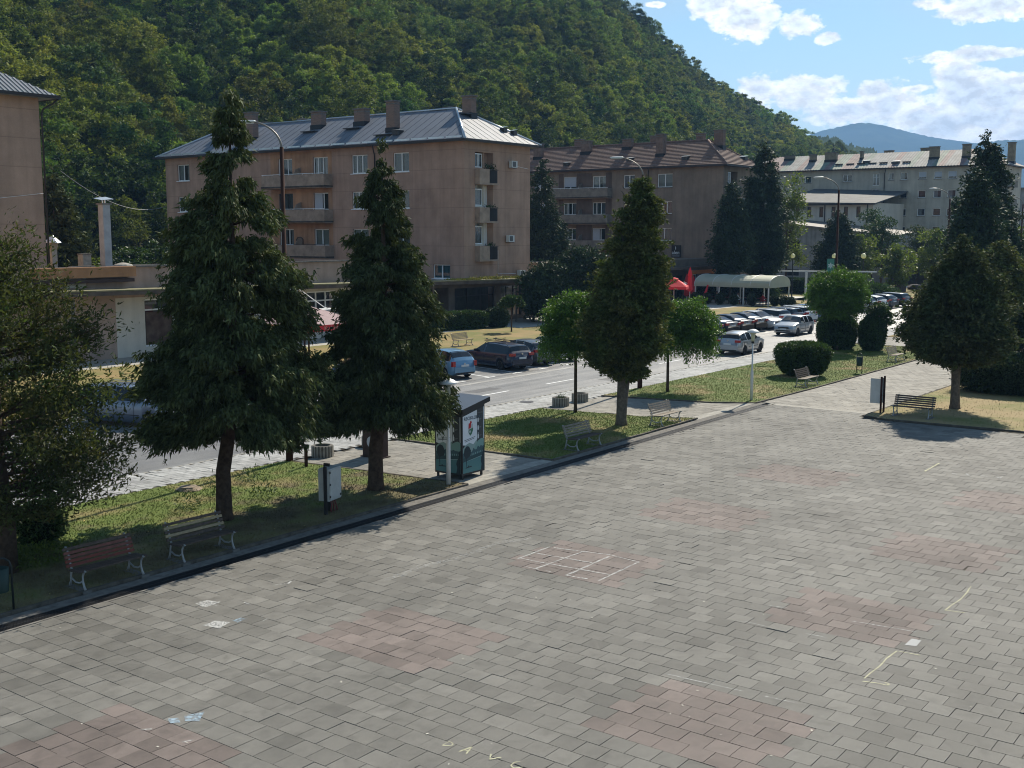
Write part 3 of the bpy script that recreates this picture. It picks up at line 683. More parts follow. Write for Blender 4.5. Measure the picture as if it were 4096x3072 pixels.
# old juniper at the left edge: open, spreading arms
def juniper(name, label, x, y):
    t = thing(name, label, 'tree', (x, y, 0)); tb = MB()
    tb.tube([(0, 0, -.1), (.05, 0, 1.2), (-.05, .1, 3.0), (.1, .2, 5.2), (.2, .2, 7.4)], [.26, .2, .17, .11, .03], 10)
    tb.tube([(-.35, .25, -.1), (-.3, .25, 1.2), (-.5, .4, 3.0), (-.8, .7, 5.6)], [.17, .14, .11, .04], 8)
    V = []
    for i in range(135):
        z0 = RNG.uniform(1.9, 8.1); az = RNG.uniform(0, 2 * np.pi); L = RNG.uniform(.75, 1.1) * float(np.interp(z0, [1.9, 3.0, 4.5, 6.2, 7.6], [2.1, 3.25, 3.0, 1.9, .9]))
        d = np.array([math.cos(az), math.sin(az), 0]); up = RNG.uniform(.0, .35)
        c = [np.array([.05, .1, z0 - .6]) + d * q * L + np.array([0, 0, L * (up * q + .14 * q * q)]) for q in (0, .35, .7, 1)]
        tb.tube([tuple(p) for p in c], [.05, .032, .018, .005], 5, cap=False)
        k = int(150 * L / 3.2); q = RNG.beta(2.6, 1.1, k)
        P = np.stack([np.interp(q, (0, .35, .7, 1), [p[a] for p in c]) for a in range(3)], 1)
        twig = RNG.normal(0, .17, (k, 3)) * (.4 + q[:, None]); P = P + twig
        P = np.repeat(P, 5, 0); n = len(P)
        dd = d * RNG.uniform(-.1, .8, (n, 1)) + RNG.normal(0, .55, (n, 3)) + np.array([0, 0, .35]); dd /= np.linalg.norm(dd, axis=1)[:, None]
        V.append(leaf_quads(P + RNG.normal(0, .07, (n, 3)), dd, RNG.uniform(.07, .19, n), .035 * RNG.uniform(.7, 1.6, n)))
    foliage('crown', np.concatenate(V), L_JUN, t); tb.build('trunk', BARK, t, smooth=True); return t
juniper('juniper_tree', 'sparse spreading juniper with browning twigs beside the litter bin', 13.52, 24.75)

def broad_clumps(cx, r, nclump, per, leaf, flat=.6, droop=.0, seed=0, layer=.35, bottom=-.2, rag=0.0, cl=1.0):
    """clumps of leaves filling an ellipsoid crown: cx centre, r radii"""
    n = nclump; u = rand_unit(n); u[:, 2] = np.where(u[:, 2] < bottom, RNG.uniform(bottom, 1, n), u[:, 2])
    rad = RNG.uniform(.45, 1.0, n) ** .6 * (1 + rag * RNG.normal(0, 1, n))
    cc = np.array(cx) + u * rad[:, None] * np.array(r) * .85
    cs = RNG.uniform(.2, .38, n) * min(r[0], r[2]) * cl
    P = np.repeat(cc, per, 0); s_ = np.repeat(cs, per)
    o = rand_unit(len(P)) * (RNG.uniform(.2, 1.0, len(P)) ** .5)[:, None] * s_[:, None]; o[:, 2] *= flat
    out = np.repeat(u, per, 0)
    P = P + o; P[:, 2] -= droop * (np.linalg.norm(P[:, :2] - np.array(cx)[:2], axis=1) / r[0]) ** 2
    d = out * .5 + rand_unit(len(P)) * .8; d[:, 2] -= droop * .6 + .05; d[:, 2] *= layer if not droop else 1
    d /= np.linalg.norm(d, axis=1)[:, None]
    return leaf_quads(P, d, leaf[0] * RNG.uniform(.6, 1.4, len(P)), leaf[1] * RNG.uniform(.7, 1.3, len(P)))
def broad_tree(name, label, x, y, H, cz, r, nclump, per, leaf, m, trunk=.09, group=None, droop=0.0, bark=BARK, flat=.6, layer=.35, bottom=-.5, off=(0, 0), extra=None, rag=0.0, cl=1.0):
    t = thing(name, label, 'tree', (x, y, 0), 0, group)
    V = [broad_clumps((off[0], off[1], cz), r, nclump, per, leaf, flat, droop, layer=layer, bottom=bottom, rag=rag, cl=cl)]
    if extra is not None: V.append(extra)
    foliage('crown', np.concatenate(V), m, t)
    tb = MB(); tb.tube([(0, 0, -.1), (0, 0, .3), (.02, .02, cz - r[2] * .6), (off[0] * .5, off[1] * .5, cz + r[2] * .3)], [trunk * 1.3, trunk, trunk * .85, trunk * .4], 8)
    for k in range(9):
        a = k * 2.4; q = RNG.uniform(.5, .85)
        tb.tube([(0, 0, cz - r[2] * .55 + .1 * k * .5), (off[0] + math.cos(a) * r[0] * q * .5, off[1] + math.sin(a) * r[1] * q * .5, cz), (off[0] + math.cos(a) * r[0] * q, off[1] + math.sin(a) * r[1] * q, cz + r[2] * RNG.uniform(-.2, .5))], [trunk * .5, trunk * .3, .01], 5, cap=False)
    tb.build('trunk', bark, t, smooth=True); return t
def hang_edge(r, zc, n, ln):
    """pendulous twigs round the lower rim of a ball acacia"""
    a = RNG.uniform(0, 2 * np.pi, n); q = RNG.uniform(.35, 1.0, n) ** .5; L = RNG.uniform(.3, 1.0, n) * ln
    V = []
    for i in range(n):
        k = 26; s_ = np.linspace(0, 1, k)
        P = np.stack([np.cos(a[i]) * r * q[i] * (1 + .1 * s_), np.sin(a[i]) * r * q[i] * (1 + .1 * s_), zc - s_ * L[i]], 1) + RNG.normal(0, .05, (k, 3))
        d = RNG.normal(0, .5, (k, 3)) + np.array([0, 0, -.8]); d /= np.linalg.norm(d, axis=1)[:, None]
        V.append(leaf_quads(P, d, RNG.uniform(.08, .16, k), .05))
    return np.concatenate(V)
broad_tree('acacia_tree', 'round headed bright green acacia next to the concrete planters', 41.13, 27.54, 5.6, 3.85, (1.62, 1.62, 1.55), 240, 130, (.12, .055), L_ACA, .075, 'ball acacias along the road', .25, rag=.09, bottom=-.8, extra=hang_edge(1.5, 3.2, 190, 1.0))
broad_tree('acacia_tree', 'lopsided drooping acacia half behind the olive thuja', 49.31, 27.59, 5.0, 3.3, (1.75, 1.75, 1.55), 240, 130, (.12, .055), L_ACA, .075, 'ball acacias along the road', .3, rag=.09, bottom=-.8, off=(.45, -.6), extra=hang_edge(1.7, 2.7, 210, 1.1) + np.array([.45, -.6, 0]))
broad_tree('acacia_tree', 'large ball acacia in front of the square clipped hedge', 73.73, 28.52, 5.6, 3.75, (2.15, 2.15, 1.85), 340, 120, (.14, .07), L_ACA, .09, 'ball acacias along the road', .1, rag=.07, bottom=-.95)
broad_tree('acacia_tree', 'small umbrella shaped tree on the lawn across the road', 72.36, 54.58, 2.9, 2.3, (1.15, 1.15, .62), 90, 80, (.14, .08), L_BUSH, .06, 'ball acacias along the road', .1)
broad_tree('young_tree', 'small green tree between the clipped hedges by the road', 75.2, 26.3, 3.4, 2.3, (1.0, 1.0, 1.1), 80, 80, (.14, .08), L_BUSH, .06)

def dxy(u, Y): return at_depth(u, Y)
def simple_conifer(name, label, u, Y, H, r, m, zb=.5, nb=260, per=70, leaf=(.26, .12), group=None, shape=None, **k):
    x, y = dxy(u, Y)
    shape = shape or [(0, .55), (.08, .9), (.25, 1.0), (.45, .85), (.65, .62), (.82, .38), (.94, .16), (1, .04)]
    kk = dict(droop=.1, hang=.1, trunk=.16, spread=.3, rise=.3, limbs=False, sub=3); kk.update(k)
    return conifer(name, label, x, y, H, zb, [(a, b * r) for a, b in shape], nb, per, leaf, m, group=group, **kk)
simple_conifer('cypress_tree', 'dark pointed cypress left of the taller one behind the cream tent', 2918, 132, 13.6, 1.95, L_DARK, 2.5)
simple_conifer('cypress_tree', 'very tall dark cypress rising behind the cream tent', 3043, 138, 19.2, 2.6, L_DARK, 2.0, 380, 80)
simple_conifer('cypress_tree', 'short dark cypress in front of the pale shed walls', 3343, 150, 10.8, 2.6, L_DARK, .3, 300, 70)
simple_conifer('cypress_tree', 'tallest dark cypress in front of the long grey apartment block', 3917, 106, 16.8, 2.7, L_DARK, 1.5, 420, 80)
simple_conifer('cypress_tree', 'dark cypress just in front of the tallest one by the far kerb', 3890, 92, 12.6, 2.1, L_DARK, 1.0, 320, 80)
simple_conifer('cypress_tree', 'bushy dark cypress on the right shoulder of the tallest one', 4000, 100, 9.6, 1.5, L_DARK, 1.0, 260, 80)
simple_conifer('thuja_tree', 'brownish thuja rising behind the broad one on the right', 3990, 72, 7.2, 1.9, L_OLIVE, 1.2, 300, 80, (.2, .09))
simple_conifer('cypress_tree', 'dark cypress against the end of the left apartment block', 235, 81.7, 12.6, 1.75, L_CYP2, 1, 260, 80)
simple_conifer('cypress_tree', 'dark ivy clad cypress in the gap between the tan and the brown blocks', 2165, 129, 15.6, 2.4, L_DARK, 1, 380, 80, shape=[(0, .9), (.2, 1.15), (.4, .95), (.6, .6), (.8, .42), (1, .1)])
SP = [(0, 1.0), (.2, .86), (.4, .7), (.6, .5), (.8, .28), (1, .03)]
x, y = dxy(4140, 58); conifer('spruce_tree', 'black green spruce with level boughs at the right edge', x, y, 5.2, .4, [(a, b * 2.5) for a, b in SP], 150, 150, (.2, .06), L_DARK, droop=.2, hang=.25, trunk=.12, spread=.11, rise=.05)
for u_, Y_, h_, l_ in ((4027, 96, 6.0, 'slim spruce standing before the bright side street'), (4110, 92, 6.6, 'spruce at the edge of the picture before the bright side street')):
    x, y = dxy(u_, Y_); conifer('spruce_tree', l_, x, y, h_, 1.9, [(a, b * 1.7) for a, b in SP], 110, 90, (.22, .08), L_DARK, droop=.2, hang=.2, trunk=.1, spread=.14, rise=.05, limbs=False)
# dark junipers in front of the gap between the blocks
for u_, Y_, H_, r_, l_ in ((2190, 101, 5.4, 2.7, 'wide dark juniper beside the shop with the mossy canopy'), (2330, 103, 7.0, 2.6, 'dark juniper mass behind the bright ball acacia')):
    x, y = dxy(u_, Y_); broad_tree('juniper_tree', l_, x, y, H_, H_ * .5, (r_, r_, H_ * .5), 160, 110, (.3, .13), L_DARK, .2, flat=.9, layer=1, bottom=-.9)
# trees between the park and the long grey block
FT = [(3440, 158, 8.0, 2.4, L_LIME), (3520, 166, 10.5, 2.9, L_BUSH), (3590, 150, 6.4, 2.6, L_LIME), (3660, 172, 9.2, 2.8, L_CYP), (3720, 160, 8.2, 2.8, L_LIME), (3480, 176, 12.5, 2.6, L_BUSH), (3780, 165, 7.5, 3.0, L_BUSH), (4065, 130, 8.0, 3.0, L_LIME), (3140, 152, 16.0, 2.9, L_LIME)]
FL = ['pale green tree left of the square concrete monument', 'tall loose green tree before the grey block', 'low light green tree behind the park wall', 'dull green pointed tree before the grey block', 'yellowish green tree over the park wall', 'dark loose tree against the stairwell of the grey block', 'broad green tree left of the tallest cypress', 'yellow green tree at the right edge of the photo', 'weeping willow right of the very tall cypress']
for (u_, Y_, H_, r_, m_), l_ in zip(FT, FL):
    x, y = dxy(u_, Y_); broad_tree('willow_tree' if 'willow' in l_ else 'park_tree', l_, x, y, H_, H_ * .56, (r_ * .85, r_ * .85, H_ * .44), 46, 110, (.34, .16), m_, .15, flat=.75, layer=.8, bottom=-.95, rag=.22, cl=1.35)
# shrubs behind the shop roofs
for u_, Y_, H_, r_, l_ in ((345, 88, 6.6, 1.7, 'variegated shrub showing over the shop roof left of the tall chimney'), (410, 92, 6.3, 1.3, 'pale leaved shrub behind the foot of the tall chimney'), (520, 92, 7.2, 2.2, 'green shrub right of the tall chimney'), (620, 95, 7.4, 2.0, 'green shrub against the corner of the tan block')):
    x, y = dxy(u_, Y_); broad_tree('shrub', l_, x, y, H_, H_ * .6, (r_, r_, H_ * .4), 60, 80, (.26, .15), L_LIME if 'pale' in l_ or 'varie' in l_ else L_BUSH, .1)
# ---- clipped bushes and hedges
def bush(name, label, x, y, rx, ry, h, m, n, leaf=(.1, .07), z0=.05, rz=0, power=3.2, group=None, rough=.05, cat='bush', taper=0.0, core=True):
    t = thing(name, label, cat, (x, y, 0), rz, group)
    def se(v, rough_):
        q = (np.abs(v) ** power).sum(1) ** (-1 / power); p = v * q[:, None]
        k = 1 - taper * (1 - (p[:, 2] + 1) / 2)
        return np.stack([p[:, 0] * rx * k, p[:, 1] * ry * k, z0 + (p[:, 2] + 1) * h / 2], 1)
    v = rand_unit(n); P = se(v, 0) * 1.0; P[:, :2] *= (1 + RNG.normal(0, rough, (n, 1))); P[:, 2] = np.maximum(P[:, 2] + RNG.normal(0, rough * h * .5, n), .02)
    d = v * .6 + rand_unit(n) * .8 + np.array([0, 0, .25]); d /= np.linalg.norm(d, axis=1)[:, None]
    foliage('leaves', leaf_quads(P, d, leaf[0] * RNG.uniform(.6, 1.5, n), leaf[1] * RNG.uniform(.7, 1.3, n)), m, t)
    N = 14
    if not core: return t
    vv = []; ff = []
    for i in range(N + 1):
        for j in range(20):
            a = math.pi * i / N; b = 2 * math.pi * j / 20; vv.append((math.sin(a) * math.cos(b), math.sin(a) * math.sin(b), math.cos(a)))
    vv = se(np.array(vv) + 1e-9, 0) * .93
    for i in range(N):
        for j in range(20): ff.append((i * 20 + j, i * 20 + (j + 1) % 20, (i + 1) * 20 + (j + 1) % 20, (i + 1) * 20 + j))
    npmesh('dark_core', vv, np.array(ff), CORE, t)  # solid dark core added behind the leaves, no modelled branches
    return t
bush('clipped_bush', 'wide dark clipped yew bush behind the bench on the long lawn', 59.4, 24.9, 1.25, 1.55, 1.75, L_BUSH, 16000, (.12, .05), rz=R(40), taper=.35)
bush('clipped_bush', 'square clipped bush under the large ball acacia', 74.6, 28.9, 1.25, 1.25, 2.15, L_BUSH, 12000, (.12, .07), taper=.1, rz=R(20))
bush('clipped_bush', 'vase shaped clipped bush right of the ball acacia', 74.9, 26.6, .85, .85, 2.05, L_BUSH, 9000, (.12, .07), taper=.25)
bush('clipped_bush', 'low wide dark bush at the right edge behind the forked thuja', 59.3, 14.3, 1.6, 2.2, 1.75, L_DARK, 16000, (.14, .06), rough=.07)
bush('hedge', 'long low hedge before the shops under the tan block', 71.7, 59.3, 2.4, .62, 1.35, L_BUSH, 12000, (.13, .08), cat='hedge', rz=R(-16), power=6)
bush('clipped_bush', 'small dark round bush right of the long shop hedge', 75.4, 58.4, .85, .8, 1.5, L_DARK, 6000, (.13, .08))
bush('hedge', 'clipped hedge behind the cream tent', 123, 61.8, 1.0, 6.5, 1.7, L_BUSH, 9000, (.2, .12), cat='hedge', power=6)
bush('hedge', 'long hedge beyond the white goal post', 141, 61.8, 1.0, 6.5, 1.8, L_BUSH, 9000, (.2, .12), cat='hedge', power=6)
bush('shrub', 'low spreading juniper shrub by the park path', 134, 47.6, 2.0, 2.4, 1.6, L_BUSH, 5000, (.25, .1), rough=.15, power=2)
bush('shrub', 'leafy evergreen shrub at the foot of the left juniper', 15.2, 26.2, .55, .55, 1.05, L_BUSH, 3500, (.09, .05), rough=.15, power=2)
bush('shrub', 'dry yellowing weeds below the evergreen shrub', 14.5, 24.9, .8, .5, .35, L_LIME, 1200, (.08, .04), rough=.3, power=2, core=False)
for (u_, v_, h_) in ((760, 2045, .4), (880, 1990, .5), (1060, 2000, .45), (1000, 1930, .35)):
    x, y = gp(u_, v_); bush('weed_clump', {760: 'sprouting weeds left of the tall cypress trunk', 880: 'weeds growing against the tall cypress trunk', 1060: 'weeds right of the tall cypress trunk', 1000: 'thin weeds in the lawn behind the tall cypress'}[u_], x, y, .3, .3, h_, L_BUSH, 170, (.12, .03), rough=.35, power=2, cat='weeds', core=False)
bush('shrub', 'row of shrubs hiding a beer tent, behind the dark cypress', 52.5, 49.6, 2.6, .8, 1.5, L_BUSH, 5000, (.16, .08), power=4)

# ---- the wood on the hillside
PROT = []
def hill_tree(seed, H, r, m, per=120, ncl=46, conif=False):
    if conif:
        P, D, B = conifer_points([(0, .6 * r), (.1, r), (.4, .75 * r), (.7, .45 * r), (1, .05)], 1.5, H, 110, 22, .3, .35)
        P = np.repeat(P, 2, 0); D = np.repeat(D, 2, 0); d = D + RNG.normal(0, .4, (len(P), 3)); d[:, 2] -= .3; d /= np.linalg.norm(d, axis=1)[:, None]
        V = leaf_quads(P, d, RNG.uniform(.5, 1.1, len(P)), .3)
    else:
        # boughs in loose tiers, each a flat spray of leaves
        V = []
        for k in range(ncl):
            f = RNG.uniform(0, 1); z = H * (.22 + .74 * f); rr = r * math.sqrt(max(.04, 1 - ((f - .38) / .66) ** 2)) ; a = RNG.uniform(0, 2 * np.pi); q = RNG.uniform(.6, 1.0)
            c = np.array([math.cos(a) * rr * q, math.sin(a) * rr * q, z + RNG.normal(0, .2)])
            s_ = RNG.uniform(1.0, 1.9) * (.55 + .45 * (1 - f)) * r / 4.4
            o = rand_unit(per) * (RNG.uniform(.1, 1, per) ** .5)[:, None] * s_; o[:, 2] *= .6
            o[:, 2] -= (np.linalg.norm(o[:, :2], axis=1) / s_) ** 2 * s_ * .25
            d = np.array([math.cos(a), math.sin(a), 0]) * .5 + rand_unit(per) * np.array([1, 1, .7]); d /= np.linalg.norm(d, axis=1)[:, None]
            V.append(leaf_quads(c + o, d, RNG.uniform(.25, .62, per), RNG.uniform(.15, .30, per)))
        V = np.concatenate(V)
    me = foliage('hill_tree', V, m, mesh_only=True)
    n = len(me.vertices)
    return me
HB = dict(rough=.7, spec=.12, island=.35, objrand=.45, trans=.26)
HM = [mat('beech_leaf', (.150, .190, .040), var=.25, vscale=.5, **HB), mat('hornbeam_leaf', (.105, .150, .036), var=.25, vscale=.5, **HB), mat('yellowing_leaf', (.19, .21, .042), var=.2, vscale=.5, **HB), mat('deep_green_leaf', (.055, .090, .030), var=.25, vscale=.5, **HB)]
specs = [(13, 4.7, 0), (14, 5.2, 0), (12, 4.4, 1), (15, 5.0, 1), (11, 4.3, 2), (14, 4.7, 3), (12, 4.5, 0)]
for i, (H_, r_, mi) in enumerate(specs): PROT.append(hill_tree(i, H_, r_, HM[mi], 130, 50))
PROT.append(hill_tree(9, 15, 2.6, HM[3], conif=True))
pts = []
rr = random.Random(5)
step = 6.4
x0r, x1r = 20, 760
yy = 105.0
while yy < 760:
    xx = -60.0
    while xx < 900:
        px, py = xx + rr.uniform(-2.2, 2.2), yy + rr.uniform(-2.2, 2.2)
        d = px * FW3.x + py * FW3.y; r_ = px * RT3.x + py * RT3.y
        xx += step
        if d < 60: continue
        u = 2048 + r_ / d * FPX
        if u < -260 or u > 3750: continue
        D0 = base_dist(u); D1 = D0 * 1.35 + 200; f = (d - D0) / (D1 - D0)
        if f < .0 or f > 1.12: continue
        h = terrain(u, d)
        # what lies above the picture by a wide margin can stay bare
        v = HOR - (h - CAM_H) / d * FPX
        if v < -420: continue
        pts.append((d, px, py, h - .3, u))
    yy += step
pts.sort()
wood_pts = []
nind = 0
for i, (d, px, py, h, u) in enumerate(pts):
    sc = rr.uniform(.68, 1.12); k = rr.random()
    pi_ = 7 if k < .05 else rr.choices([0, 1, 2, 3, 4, 5, 6], [5, 5, 4, 4, 2.0, 3, 4])[0]
    if nind < 290 and (px < 40 or px > 34) and i % 1 == 0 and (u < 900 or u > 1900 or h > 22):
        o = link('hillside_tree', PROT[pi_], None, (px, py, h)); o.scale = (sc,) * 3; o.rotation_euler.z = rr.uniform(0, 6.28)
        lab = {0: 'leafy mid green tree on the near slope of the wooded hill', 1: 'leafy mid green tree on the near slope of the wooded hill', 2: 'darker green tree on the near slope of the wooded hill', 3: 'darker green tree on the near slope of the wooded hill', 4: 'yellowing tree on the near slope of the wooded hill', 5: 'deep green tree on the near slope of the wooded hill', 6: 'leafy mid green tree on the near slope of the wooded hill', 7: 'slender dark conifer on the near slope of the wooded hill'}[pi_]
        tag(o, lab, 'tree', {0: 'mid green', 1: 'mid green', 2: 'darker', 3: 'darker', 4: 'yellowing', 5: 'deep green', 6: 'mid green', 7: 'conifer'}[pi_] + ' trees on the near slope of the hill')
        nind += 1
    else: wood_pts.append((px, py, h, sc, pi_, rr.uniform(0, 6.28)))
print('hill trees', nind, len(wood_pts))
# the rest of the wood: one object, trees placed by geometry nodes
me = bpy.data.meshes.new('wood'); n = len(wood_pts); me.vertices.add(n); me.vertices.foreach_set('co', np.array([p[:3] for p in wood_pts], dtype=np.float32).ravel())
for nm, ty, ix in (('sc', 'FLOAT', 3), ('pi', 'INT', 4), ('rot', 'FLOAT', 5)):
    a = me.attributes.new(nm, ty, 'POINT'); a.data.foreach_set('value', np.array([p[ix] for p in wood_pts], dtype=np.int32 if ty == 'INT' else np.float32))
wood = link('wood', me); tag(wood, 'dense broadleaf wood covering the upper hillside', 'wood', kind='stuff')
gn = bpy.data.node_groups.new('wood', 'GeometryNodeTree'); gn.interface.new_socket('Geometry', in_out='INPUT', socket_type='NodeSocketGeometry'); gn.interface.new_socket('Geometry', in_out='OUTPUT', socket_type='NodeSocketGeometry')
gi = gn.nodes.new('NodeGroupInput'); go = gn.nodes.new('NodeGroupOutput')
pc = bpy.data.collections.new('tree_kinds')
for i, pm in enumerate(PROT):
    o = bpy.data.objects.new('kind_%d' % i, pm); pc.objects.link(o)
ci = gn.nodes.new('GeometryNodeCollectionInfo'); ci.inputs['Collection'].default_value = pc; ci.inputs['Separate Children'].default_value = True; ci.inputs['Reset Children'].default_value = True
ip = gn.nodes.new('GeometryNodeInstanceOnPoints'); ip.inputs['Pick Instance'].default_value = True
def attr(nm, ty):
    a = gn.nodes.new('GeometryNodeInputNamedAttribute'); a.data_type = ty; a.inputs[0].default_value = nm
    return [s_ for s_ in a.outputs if s_.enabled and s_.name == 'Attribute'][0]
gn.links.new(gi.outputs[0], ip.inputs['Points']); gn.links.new(ci.outputs[0], ip.inputs['Instance']); gn.links.new(attr('pi', 'INT'), ip.inputs['Instance Index'])
cx = gn.nodes.new('ShaderNodeCombineXYZ'); gn.links.new(attr('rot', 'FLOAT'), cx.inputs[2]); gn.links.new(cx.outputs[0], ip.inputs['Rotation'])
gn.links.new(attr('sc', 'FLOAT'), ip.inputs['Scale']); gn.links.new(ip.outputs[0], go.inputs[0])
md = wood.modifiers.new('wood', 'NODES'); md.node_group = gn
# ================================================================ BUILDINGS
def plaster(name, col, stain=.18, groove=None, patchy=.12):
    m = bpy.data.materials.new(name); m.use_nodes = True; t = m.node_tree; p = t.nodes['Principled BSDF']
    pos = nn(t, 'ShaderNodeNewGeometry').outputs['Position']
    a = nn(t, 'ShaderNodeTexNoise'); a.inputs['Scale'].default_value = .5; a.inputs['Detail'].default_value = 9; a.inputs['Roughness'].default_value = .62; lk(t, pos, a.inputs[0])
    mp_ = nn(t, 'ShaderNodeMapping'); mp_.inputs['Scale'].default_value = (1.4, 1.4, .12); lk(t, pos, mp_.inputs[0])
    b = nn(t, 'ShaderNodeTexNoise'); b.inputs['Scale'].default_value = 1.2; b.inputs['Detail'].default_value = 6; lk(t, mp_.outputs[0], b.inputs[0])
    f = nn(t, 'ShaderNodeTexNoise'); f.inputs['Scale'].default_value = 25; f.inputs['Detail'].default_value = 4; lk(t, pos, f.inputs[0])
    c = mixc(t, 1.0, col, ramp(t, a.outputs[0], [(.3, 1 - stain), (.7, 1 + patchy)]), 'MULTIPLY')
    c = mixc(t, 1.0, c, ramp(t, b.outputs[0], [(.3, 1 - stain * .8), (.6, 1.03)]), 'MULTIPLY')
    c = mixc(t, 1.0, c, ramp(t, f.outputs[0], [(.3, .93), (.7, 1.05)]), 'MULTIPLY')
    if groove:
        sp = nn(t, 'ShaderNodeSeparateXYZ'); lk(t, pos, sp.inputs[0])
        z = mth(t, 'FRACT', mth(t, 'DIVIDE', mth(t, 'ADD', sp.outputs[2], groove[1]), groove[0]))
        g_ = mth(t, 'LESS_THAN', z, .035)
        h = mth(t, 'FRACT', mth(t, 'DIVIDE', mth(t, 'ADD', sp.outputs[0], sp.outputs[1]), groove[2]))
        g2 = mth(t, 'MULTIPLY', mth(t, 'LESS_THAN', h, .03), .45)
        c = mixc(t, mth(t, 'MULTIPLY', mth(t, 'MAXIMUM', g_, g2), .32), c, tuple(x * .35 for x in col))
    lk(t, c, p.inputs['Base Color']); p.inputs['Roughness'].default_value = .9; p.inputs['Specular IOR Level'].default_value = .15
    bn = nn(t, 'ShaderNodeBump'); bn.inputs['Strength'].default_value = .35; bn.inputs['Distance'].default_value = .02; lk(t, f.outputs[0], bn.inputs['Height']); lk(t, bn.outputs[0], p.inputs['Normal'])
    return m
TAN = plaster('tan_render', (.43, .282, .208), .22, (1.66, .05, 3.2))
TANO = plaster('ochre_render', (.46, .265, .155), .3)
BROWN = plaster('brown_render', (.27, .205, .155), .25)
BROWND = plaster('dark_brown_render', (.155, .112, .088), .3)
GREYR = plaster('grey_render', (.46, .415, .34), .2)
GREYD = plaster('dirty_grey_render', (.33, .325, .315), .35)
PINK = plaster('pink_render', (.42, .305, .24), .25)
CREAM = plaster('cream_render', (.60, .55, .47), .12)
ORNG = plaster('orange_band', (.42, .22, .11), .3)
WHITE = mat('white_frame', (.80, .80, .78), rough=.45, var=.06, vscale=3)
DFRAME = mat('dark_frame', (.035, .032, .03), rough=.5)
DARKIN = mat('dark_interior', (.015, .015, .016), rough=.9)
CURT = mat('net_curtain', (.22, .23, .24), rough=.9, var=.15, vscale=5)
CURTD = mat('dark_curtain', (.10, .115, .13), rough=.9, var=.2, vscale=5)
BLIND = mat('roller_shutter', (.42, .45, .50), rough=.6)
BLINDG = mat('venetian_blind', (.33, .37, .36), rough=.6)
TEAL = mat('teal_curtain', (.05, .14, .16), rough=.9)
GUTM = mat('dark_gutter', (.028, .022, .02), rough=.55)
CONCB = mat('balcony_concrete', (.33, .245, .185), rough=.9, var=.25, vscale=1.5, bump=.3)
RAILW = mat('pale_handrail', (.78, .78, .78), rough=.5, var=.1)
TIN = mat('roof_sheet_metal', (.135, .150, .178), rough=.66, metal=.0, spec=.35, var=.14, vscale=.35, bump=.05, bscale=3)
TINL = mat('bright_flashing', (.50, .54, .57), rough=.3, metal=.7, var=.1)
TILEA = mat('clay_roof_tile', (.115, .070, .054), rough=.85, col2=(.23, .150, .122), vscale=5, bump=.6, bscale=8, detail=8)
TILED = mat('clay_roof_under', (.04, .025, .02), rough=.9)
def brick_mat():
    m = bpy.data.materials.new('chimney_brick'); m.use_nodes = True; t = m.node_tree; p = t.nodes['Principled BSDF']
    g_ = nn(t, 'ShaderNodeNewGeometry'); sp = nn(t, 'ShaderNodeSeparateXYZ'); lk(t, g_.outputs['Position'], sp.inputs[0])
    cb = nn(t, 'ShaderNodeCombineXYZ'); lk(t, mth(t, 'ADD', sp.outputs[0], sp.outputs[1]), cb.inputs[0]); lk(t, sp.outputs[2], cb.inputs[1])
    b = nn(t, 'ShaderNodeTexBrick'); b.inputs['Scale'].default_value = 1; b.inputs['Brick Width'].default_value = .26; b.inputs['Row Height'].default_value = .08; b.inputs['Mortar Size'].default_value = .012
    b.inputs['Color1'].default_value = (.25, .135, .095, 1); b.inputs['Color2'].default_value = (.16, .095, .07, 1); b.inputs['Mortar'].default_value = (.19, .165, .14, 1)
    lk(t, cb.outputs[0], b.inputs[0]); lk(t, b.outputs[0], p.inputs['Base Color']); p.inputs['Roughness'].default_value = .9; return m
BRICK = brick_mat()

class Face:
    """a wall plane: a runs along the wall, d is the distance out of it"""
    def __init__(s, kind, c, sign): s.k = kind; s.c = c; s.s = sign      # kind 'x': plane x=c, a=y ; kind 'y': plane y=c, a=x
    def p(s, a, z, d=0.0): return (s.c + s.s * d, a, z) if s.k == 'x' else (a, s.c + s.s * d, z)
    def box(s, mb, a0, a1, z0, z1, d0, d1, m=0):
        q0 = s.p(a0, z0, d0); q1 = s.p(a1, z1, d1)
        return mb.box(min(q0[0], q1[0]), max(q0[0], q1[0]), min(q0[1], q1[1]), max(q0[1], q1[1]), z0, z1, m)
def put(mb, name, m, par, smooth=False):
    l = Vector(par.matrix_basis.translation) if par is not None else Vector((0, 0, 0)); q = par
    while q is not None and q.parent is not None: q = q.parent; l = l + Vector(q.matrix_basis.translation)
    mb.v = [(x - l.x, y - l.y, z - l.z) for x, y, z in mb.v]
    return mb.build(name, m, par, smooth=smooth)
def wall(mb, F, a0, a1, z0, z1, holes=(), depth=.22, m=0):
    A = sorted({a0, a1, *[h[i] for h in holes for i in (0, 1)]}); Z = sorted({z0, z1, *[h[i] for h in holes for i in (2, 3)]})
    for i in range(len(A) - 1):
        for j in range(len(Z) - 1):
            ca, cz = (A[i] + A[i + 1]) / 2, (Z[j] + Z[j + 1]) / 2
            if any(h[0] < ca < h[1] and h[2] < cz < h[3] for h in holes): continue
            mb.quad(F.p(A[i], Z[j]), F.p(A[i + 1], Z[j]), F.p(A[i + 1], Z[j + 1]), F.p(A[i], Z[j + 1]), m)
    for h in holes:
        a, b, c, d = h[:4]; D = -(h[4] if len(h) > 4 else depth)
        for (p, q) in (((a, c), (b, c)), ((b, c), (b, d)), ((b, d), (a, d)), ((a, d), (a, c))):
            mb.quad(F.p(*p), F.p(*q), F.p(*q, D), F.p(*p, D), m)
